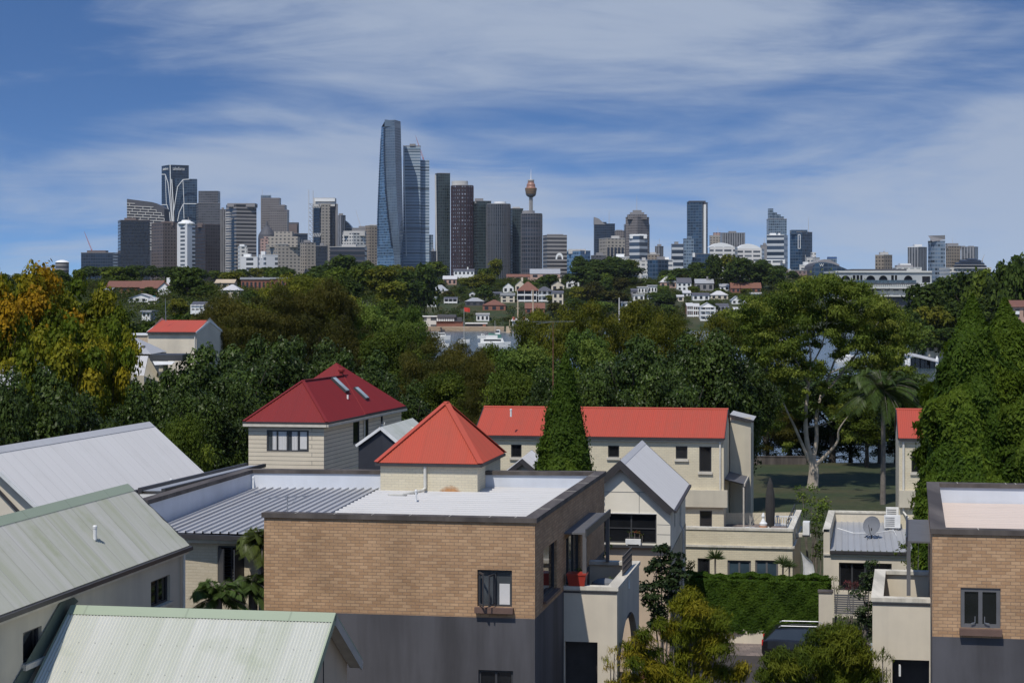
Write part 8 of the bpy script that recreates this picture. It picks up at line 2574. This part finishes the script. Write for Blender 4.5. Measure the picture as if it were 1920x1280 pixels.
far_house(1738, 1772, 640, 646, 662, 'c', 'R', 'flat', 'pale shed with a rust-streaked roof above the ferry wharf', Y=438, nwin=2, name='shed', cat='shed')
root = far_house(1900, 1930, 564, 574, 625, 'p', 'R', 'side', 'pink house with a white balcony at the picture edge beyond the conifers', Y=300, nwin=2, floors=2)
m = MB(); m.box(P(1899, 586, 298), 1.6, 2, .5); m.build('balcony', 'white_far', root)

# ---- houses between the autumn tree and the casuarinas ----
def left_house():
    Y = 140.0; root = empty('red_roof_house', P(325, 660, Y), 'plain cream house with a small red roof beyond the autumn tree', 'house')
    a = v2(P(277, 622, Y)); b = a + E1 * ((Xat(371, Y) - Xat(277, Y)) / .985); d = E2 * 6; ze = Zat(622, Y)
    w = MB(); wall(w, a, b, 0, ze - .05); wall(w, b, b + d, 0, ze - .05); wall(w, a + d, a, 0, ze - .05)
    w.face([b + EZ * (ze - .05), b + d + EZ * (ze - .05), b + d / 2 + EZ * (ze + 1.05)]); w.face([a + d + EZ * (ze - .05), a + EZ * (ze - .05), a + d / 2 + EZ * (ze + 1.05)]); w.build('house_wall', 'render_cream', root)
    zr = Zat(600, Y + 3); A = a - E2 * .15 + EZ * ze; B = b - E2 * .15 + EZ * ze
    gable_roof(root, 'roof', A, B, v2(a + d / 2) + EZ * zr, v2(b + d / 2) + EZ * zr, b + d + EZ * ze, a + d + EZ * ze, 'roof_red', barge='trim_white', gutter='trim_dark', pitch=.2)
    pipe(root, [b - E1 * .1 - E2 * .06 + EZ * (ze - .1), b - E1 * .1 - E2 * .06 + EZ * 5], .05)
    m = MB(); q = v2(P(226, 629, Y)); m.prism([(q.x, q.y + .5), (a.x, a.y + .5), (a.x, a.y + 6), (q.x, q.y + 6)], 0, Zat(629, Y)); m.build('flat_wing', 'render_beige', root)
    m = MB(); m.prism([(q.x - .1, q.y + .4), (a.x - .02, a.y + .4), (a.x - .02, a.y + 6), (q.x - .1, q.y + 6)], Zat(629, Y), Zat(627, Y)); m.build('wing_coping', 'trim_white', root)
    Y = 128.0; root = empty('grey_hip_house', P(255, 700, Y), 'house with a grey hipped roof carrying a dish and a small skylight', 'house')
    e0, e1, e2, e3 = P(207, 663, Y), P(284, 669, Y - .8), P(312, 657, Y + 5.5), P(215, 655, Y + 7); z = e0.z
    for p in (e1, e2, e3): p.z = z
    ap = P(254, 632, Y + 3.2)
    m = MB()
    for p, q in ((e0, e1), (e1, e2), (e2, e3), (e3, e0)): sheet(m, [p, q, ap], q - p, .2, .01)
    rf = m.build('roof', 'roof_zinc', root)
    m = MB(); m.prism([(p.x, p.y) for p in (e0 + Vector((.3, .3, 0)), e1 + Vector((-.3, .3, 0)), e2, e3)], 0, z - .05); m.build('house_wall', 'render_beige', root)
    m = MB(); c = P(267, 656, Y + .7); m.box(c + EZ * .1, .35, .55, .1, E1, Vector((0, .8, .6)), Vector((0, -.6, .8))); m.build('skylight', 'frame_dark', rf)
    m = MB(); c = P(249, 664, Y + .2); m.lathe(c + EZ * .1, [(.01, 0), (.2, .03), (.3, .1)], 12); m.tube([c, c + EZ * .7], .03, 5); m.bar(c + EZ * .65 - Vector((.35, 0, 0)), c + EZ * .45 + Vector((.2, 0, 0)), .03); m.build('dish', 'frame_dark', rf)
    Y = 118.0
    for k, (pts, lab) in enumerate((((215, 665, 278, 667, 285, 703, 213, 703), 'white steep roof in front of the grey hipped roof'), ((200, 672, 242, 672, 232, 700, 198, 700), 'small white roof half covered by yellow-green leaves'))):
        x0, y0, x1, y1, x2, y2, x3, y3 = pts; Yk = Y - 3.5 * k
        A, B, C, D = P(x3, y3, Yk - 2), P(x2 - 15, y2, Yk - 2), P(x1, y1, Yk + 1), P(x0, y0, Yk + 1)
        root = empty('white_gable_roof_house', (A.x, A.y, 0), lab, 'house')
        m = MB(); sheet(m, [A, B, C, D], B - A, .15, .008); r_ = m.build('roof', 'roof_white', root)
        m = MB(); E = B + Vector((.9, 1.8, -.6)); m.face([B - EZ * .05, E, C - EZ * .05]); m.face([v2(B), v2(E), E, B - EZ * .05]); m.face([v2(A), v2(B), B - EZ * .05, A - EZ * .05]); m.build('house_wall', 'render_khaki', root)
    root = empty('lean_to', P(320, 690, 117), 'dark grey flat-roofed lean-to with a white awning edge beside the white steep roof', 'shed')
    Y = 117.0; m = MB(); m.prism([(Xat(281, Y), Y), (Xat(342, Y), Y), (Xat(342, Y), Y + 3), (Xat(281, Y), Y + 3)], Zat(676, Y), Zat(665, Y)); m.build('fascia', 'frame_dark', root)
    m = MB(); m.face([P(286, 677, Y - .1), P(329, 677, Y - .1), P(322, 683, Y - 1.2), P(290, 684, Y - 1.2)][::-1]); m.build('awning', 'trim_white', root)
    m = MB(); m.prism([(Xat(296, Y), Y + .3), (Xat(304, Y), Y + .3), (Xat(304, Y), Y + 2), (Xat(296, Y), Y + 2)], 0, Zat(676, Y)); m.build('support_wall', 'render_khaki', root)
    # white roof at the picture edge
    Y = 112.0; root = empty('white_roof_shed', P(40, 700, Y), 'white ribbed roof poking out between autumn tree and dark evergreen', 'house')
    A, B, C, D = P(-60, 712, Y - 3), P(118, 713, Y - 2), P(68, 673, Y + 1.6), P(-60, 686, Y - 2)
    m = MB(); A = P(-60, 730, Y - 6); sheet(m, [A, B, C, D], B - A, .15, .01); m.build('roof', 'roof_zinc', root)
    m = MB(); m.face([v2(A), v2(B), B - EZ * .1, A - EZ * .1]); m.face([v2(B), v2(B) + Vector((0, 6, 0)), C - EZ * .1, B - EZ * .1]); m.build('house_wall', 'render_khaki', root)
left_house()

# ---- parked car ----
def car():
    Y = 78.6; c = Vector((Xat(1427, Y) + 2.35, Y - .2, .01)); ex = E1; ey = E2
    root = empty('parked_car', c, 'black station wagon parked nose away beside the clipped hedge, red tail light showing', 'car')
    W2 = .90
    q = lambda x, y, z: c + ex * x + ey * y + EZ * z
    # side profile from rear (x=-2.3) to nose (2.3): lower edge, belt line, roof line
    xs = [-2.30, -2.24, -2.05, -1.7, -1.2, -.6, 0, .5, .9, 1.4, 1.9, 2.2, 2.32]
    low = [.45, .32, .28, .28, .28, .28, .28, .28, .28, .28, .28, .30, .42]
    belt = [.85, .98, 1.02, 1.03, 1.02, 1.0, .98, .97, .96, .92, .84, .72, .58]
    wid = [.78, .86, .90, .91, .92, .92, .92, .92, .91, .90, .87, .80, .66]
    m = MB(); prev = None
    for x, l, b, w in zip(xs, low, belt, wid):
        row = [q(x, -w * .93, l), q(x, -w, (l + b) * .5), q(x, -w * .97, b - .06), q(x, -w * .90, b), q(x, 0, b + .02), q(x, w * .90, b), q(x, w * .97, b - .06), q(x, w, (l + b) * .5), q(x, w * .93, l)]
        if prev:
            for k in range(8): m.face([prev[k], row[k], row[k + 1], prev[k + 1]][::-1], smooth=True)
        else: m.face(row)
        prev = row
    m.face(prev[::-1]); m.build('body', 'car_black', root)
    gx = [-2.16, -1.75, -1.1, -.3, .35, 1.15]; gz = [1.0, 1.42, 1.49, 1.50, 1.44, .98]; gw = [.80, .70, .68, .68, .68, .78]
    m = MB(); r = MB(); prev = None
    for x, z, w in zip(gx, gz, gw):
        row = [q(x, -.83, .97), q(x, -w, z - .04), q(x, -w * .88, z), q(x, 0, z + .03), q(x, w * .88, z), q(x, w, z - .04), q(x, .83, .97)]
        if prev:
            for k in (0, 5): m.face([prev[k], row[k], row[k + 1], prev[k + 1]][::-1])
            tgt = m if (x == -1.75 or x == 1.15) else r
            for k in (1, 2, 3, 4): tgt.face([prev[k], row[k], row[k + 1], prev[k + 1]][::-1], smooth=True)
        prev = row
    m.build('windows', 'glass_dark', root).name = 'window_glass'; r.build('roof', 'car_black', root)
    for s in (-1, 1):
        MB().tube([q(-1.6, s * .62, 1.50), q(-1.5, s * .62, 1.56), q(0, s * .62, 1.57), q(.2, s * .62, 1.50)], .02, 6).build('roof_rail', 'steel', root)
        m = MB(); m.box(q(-2.22, s * .68, .86), .16, .26, .20, ex, ey); m.build('tail_light', 'tail_red', root)
        m = MB(); m.box(q(2.20, s * .62, .66), .14, .30, .12, ex, ey); m.build('headlight', 'glass_sky', root)
        m = MB(); m.box(q(.95, s * .98, 1.0), .12, .18, .12, ex, ey); m.build('side_mirror', 'car_black', root)
        for x in (-1.42, 1.42):
            cc = q(x, s * .84, .33); t_ = MB(); prev = None
            ring = lambda rr, dy: [cc + ey * dy * s + ex * rr * math.cos(2 * math.pi * k / 24) + EZ * rr * math.sin(2 * math.pi * k / 24) for k in range(24)]
            rs = [ring(.20, .10), ring(.33, .10), ring(.33, -.10), ring(.20, -.10)]
            for a, b in zip(rs[:-1], rs[1:]):
                for k in range(24): t_.face([a[k], a[(k + 1) % 24], b[(k + 1) % 24], b[k]], smooth=True)
            wh = t_.build('wheel', 'rubber', root)
            h = MB(); rg = ring(.20, .085); h.face(rg); 
            for k in range(5):
                a = 2 * math.pi * k / 5; d = ex * math.cos(a) + EZ * math.sin(a); h.bar(cc + ey * .10 * s + d * .03, cc + ey * .10 * s + d * .19, .05, .02)
            h.build('rim', 'steel', wh)
    m = MB(); m.box(q(-2.27, 0, .62), .06, .52, .12, ex, ey); m.build('number_plate', 'trim_white', root)
    m = MB(); m.bar(q(-2.26, -.5, .90), q(-2.26, .5, .90), .03, .04); m.build('chrome_strip', 'steel', root)
plain('car_black', (.012, .012, .014), .12, var=.02, spec=.8); plain('tail_red', (.55, .015, .012), .2, var=.02); plain('rubber', (.02, .02, .02), .9)
car()

# ---- wooded far hill -------------------------------------------------------------
LAND = [(-100, 'left of the round drum tower'), (150, 'below the squat dark block'), (225, 'below the black glass tower'), (300, 'below the brown grid tower'), (370, 'below the twin-shaft tower'), (430, 'below the striped balcony tower'), (500, 'below the cream stepped tower'),
        (590, 'below the concrete-spined tower'), (680, 'below the tallest skyscraper'), (790, 'below the pale ribbed tower'), (850, 'below the dark red round tower'), (920, 'below the white-capped round tower'), (985, 'below the observation tower'), (1050, 'below the low blue building'),
        (1130, 'below the pale slotted block'), (1190, 'below the spired tower'), (1250, 'around the white tent-like roof'), (1310, 'below the tall dark slab'), (1380, 'below the curved white offices'), (1460, 'below the white apartment tower'), (1540, 'below the curved hotel'), (1650, 'by the white terminal'), (1800, 'by the layered roofs')]
KN = {'fdark': 'dark fig tree', 'fmid': 'green tree', 'folive': 'olive tree', 'fbright': 'light green tree', 'fbrown': 'brownish tree'}
def far_label(key, px, where, w=30, h=30):
    land = [l for l in LAND if l[0] <= px][-1][1]
    size = 'broad' if w > h * 1.15 else ('slim tall' if h > w * 1.35 else ('small' if w < 24 else 'rounded'))
    lab = size + ' ' + KN[key] + ' ' + where + ', ' + land
    return lab, lab
ridge_x = [-50, 60, 150, 200, 250, 330, 380, 420, 470, 520, 560, 600, 640, 700, 720, 760, 800, 850, 900, 950, 1000, 1050, 1090, 1160, 1200, 1215, 1250, 1300, 1340, 1390, 1430, 1460, 1520, 1560]
ridge_y = [518, 512, 503, 500, 498, 500, 507, 512, 505, 500, 512, 505, 482, 487, 500, 497, 492, 494, 488, 488, 490, 486, 484, 482, 490, 512, 505, 497, 480, 482, 488, 500, 520, 520]
gR = random.Random(42)
def hits(px, w, yt, Y):
    """does a crown of width w and top yt at distance Y hide one of the listed houses"""
    for x0, x1, yr, yb, Yh in HOUSEBOX:
        if Y < Yh and px + w / 2 > x0 and px - w / 2 < x1 and yt < yr + (yb - yr) * .5: return True
    return False
cnt = 0
def far_tree(key, px, yt, w, Y, where, zmin=None):
    global cnt
    X = Xat(px, Y); zg = max(ground_h(X, Y), -1) - .5; zt = Zat(yt, Y)
    if zt - zg < 3: return
    h = zt - zg
    if h > w * Y / F * 2.2: zg = zt - w * Y / F * 2.2
    lab, grp = far_label(key, px, where, w, (zt - zg) * F / Y)
    place_tree(key, X, Y, zg, w * Y / F, zt - zg, lab, group=grp, name='tree'); cnt += 1
# the ridge row against the city
px = -40.0
while px < 1530:
    yt = float(np.interp(px, ridge_x, ridge_y)); w = gR.uniform(26, 48)
    if px < 160: Y = gR.uniform(560, 640)
    else: Y = gR.uniform(1150, 1260)
    key = gR.choice(['fdark', 'fdark', 'fmid', 'fdark', 'folive'])
    if not hits(px, w, yt, Y): far_tree(key, px, yt + gR.uniform(-3, 4), w, Y, 'on the crest')
    px += w * .72
# the slope down to the shore
for (Y, n, y_off) in ((1105, 24, 'high on the bay slope'), (1060, 24, 'on the upper bay slope'), (1020, 23, 'halfway up the bay slope'), (985, 22, 'on the lower bay slope'), (950, 22, 'by the far shore')):
    for i in range(n):
        px = 770 + (1440 - 770) * (i + gR.random()) / n
        X = Xat(px, Y); zg = ground_h(X, Y); h = gR.uniform(6, 12); w = gR.uniform(28, 48)
        yt = HY - (zg + h - HC) * F / Y
        key = gR.choice(['fdark', 'fdark', 'fmid', 'folive', 'fmid', 'fbright', 'fbrown'])
        if hits(px, w * .8, yt, Y): 
            h *= .45; w *= .6; yt = HY - (zg + h - HC) * F / Y
            if hits(px, w * .8, yt, Y): continue
        if Y < 955 and 785 < px < 1000: continue
        far_tree(key, px, yt, w, Y, y_off)
# left hill
for (Y, n, wh) in ((680, 16, 'atop the west slope'), (590, 17, 'on the upper west slope'), (510, 17, 'halfway down the west slope'), (430, 15, 'on the lower west slope'), (350, 11, 'low on the west slope'), (275, 10, 'at the west slope foot')):
    for i in range(n):
        px = -30 + (790 + 30) * (i + gR.random()) / n
        X = Xat(px, Y); zg = ground_h(X, Y); h = gR.uniform(7, 11); w = gR.uniform(38, 66) * (600 / Y) ** .6
        yt = HY - (zg + h - HC) * F / Y
        if hits(px, w * .8, yt, Y):
            h *= .5; w *= .5; yt = HY - (zg + h - HC) * F / Y
            if hits(px, w * .8, yt, Y): continue
        if yt < float(np.interp(px, ridge_x, ridge_y)) - 2: continue
        far_tree(gR.choice(['fdark', 'fdark', 'fmid', 'folive', 'fmid']), px, yt, w, Y, wh)
# darker knoll trees named in the photo
for key, px, yt, w, Y in (('fdark', 640, 480, 90, 900), ('fdark', 700, 498, 80, 800), ('fdark', 745, 505, 90, 760), ('fdark', 790, 498, 70, 880), ('fdark', 600, 500, 60, 850),
        ('fdark', 1090, 500, 60, 1080), ('fdark', 1130, 492, 70, 1090), ('fdark', 1170, 487, 70, 1110), ('fbrown', 1110, 535, 60, 1000), ('fbrown', 1150, 545, 60, 985), ('fdark', 1080, 560, 50, 960), ('fdark', 1240, 552, 60, 975),
        ('fdark', 1340, 478, 30, 1090), ('fdark', 1385, 484, 56, 1080), ('fdark', 1425, 492, 60, 1085), ('fdark', 1455, 505, 40, 1080), ('fdark', 530, 507, 60, 660), ('fdark', 350, 524, 70, 520), ('fdark', 380, 535, 50, 500)):
    far_tree(key, px, yt, w, Y, 'of a dark knoll')
print('far trees', cnt)

# ---- scrub covering the far slopes (a mass nobody could count)
def scrub():
    g = np.random.default_rng(77); bl = []
    def free(px, Y):
        for x0, x1, yr, yb, Yh in HOUSEBOX:
            if x0 - 3 < px < x1 + 3 and Yh - 22 < Y < Yh + 12: return False
        return True
    n = 0
    while n < 7000:
        if g.random() < .5: Y = g.uniform(922, 1180); px = g.uniform(760, 1560)
        else: Y = g.uniform(230, 720); px = g.uniform(-60, 790)
        if not free(px, Y): continue
        if Y > 900 and px > 1500 and Y < 1000: continue
        X = Xat(px, Y); r = g.uniform(1.0, 2.8) * (1 if Y > 900 else Y / 900 + .55)
        bl.append((X, Y, ground_h(X, Y) + r * .35, r, g.random() * 2.99)); n += 1
    p, nn, c = blob_leaves(bl, 1.6, .8, [(0.026, 0.042, 0.010), (0.044, 0.066, 0.012), (0.070, 0.085, 0.014), (0.052, 0.048, 0.014)], up=.4)
    sz = .75 * (.6 + .7 * rng.random(len(p))) * np.clip(p[:, 1] / 700, .45, 1)
    me = leaves_mesh('scrub', p, nn, sz, .6, c, 'leaf'); o = bpy.data.objects.new('undergrowth', me); COL.objects.link(o)
    tag(o, 'low green scrub filling the gaps between houses and trees on the far slopes', 'undergrowth', kind='stuff')
scrub()
# ---- air -------------------------------------------------------------------------
def haze():
    t = bpy.data.materials.new('haze'); t.use_nodes = True; N = t.node_tree.nodes; N.clear()
    o = N.new('ShaderNodeOutputMaterial'); v = N.new('ShaderNodeVolumePrincipled')
    v.inputs['Density'].default_value = HAZE; v.inputs['Color'].default_value = (.78, .87, 1, 1); v.inputs['Anisotropy'].default_value = .2
    t.node_tree.links.new(v.outputs[0], o.inputs['Volume']); MAT['haze'] = t
    m = MB(); m.prism([(-6000, -300), (6000, -300), (6000, 5000), (-6000, 5000)], -8, 420)
    tag(m.build('haze', 'haze'), kind='stuff')
HAZE = 0.000022
haze()
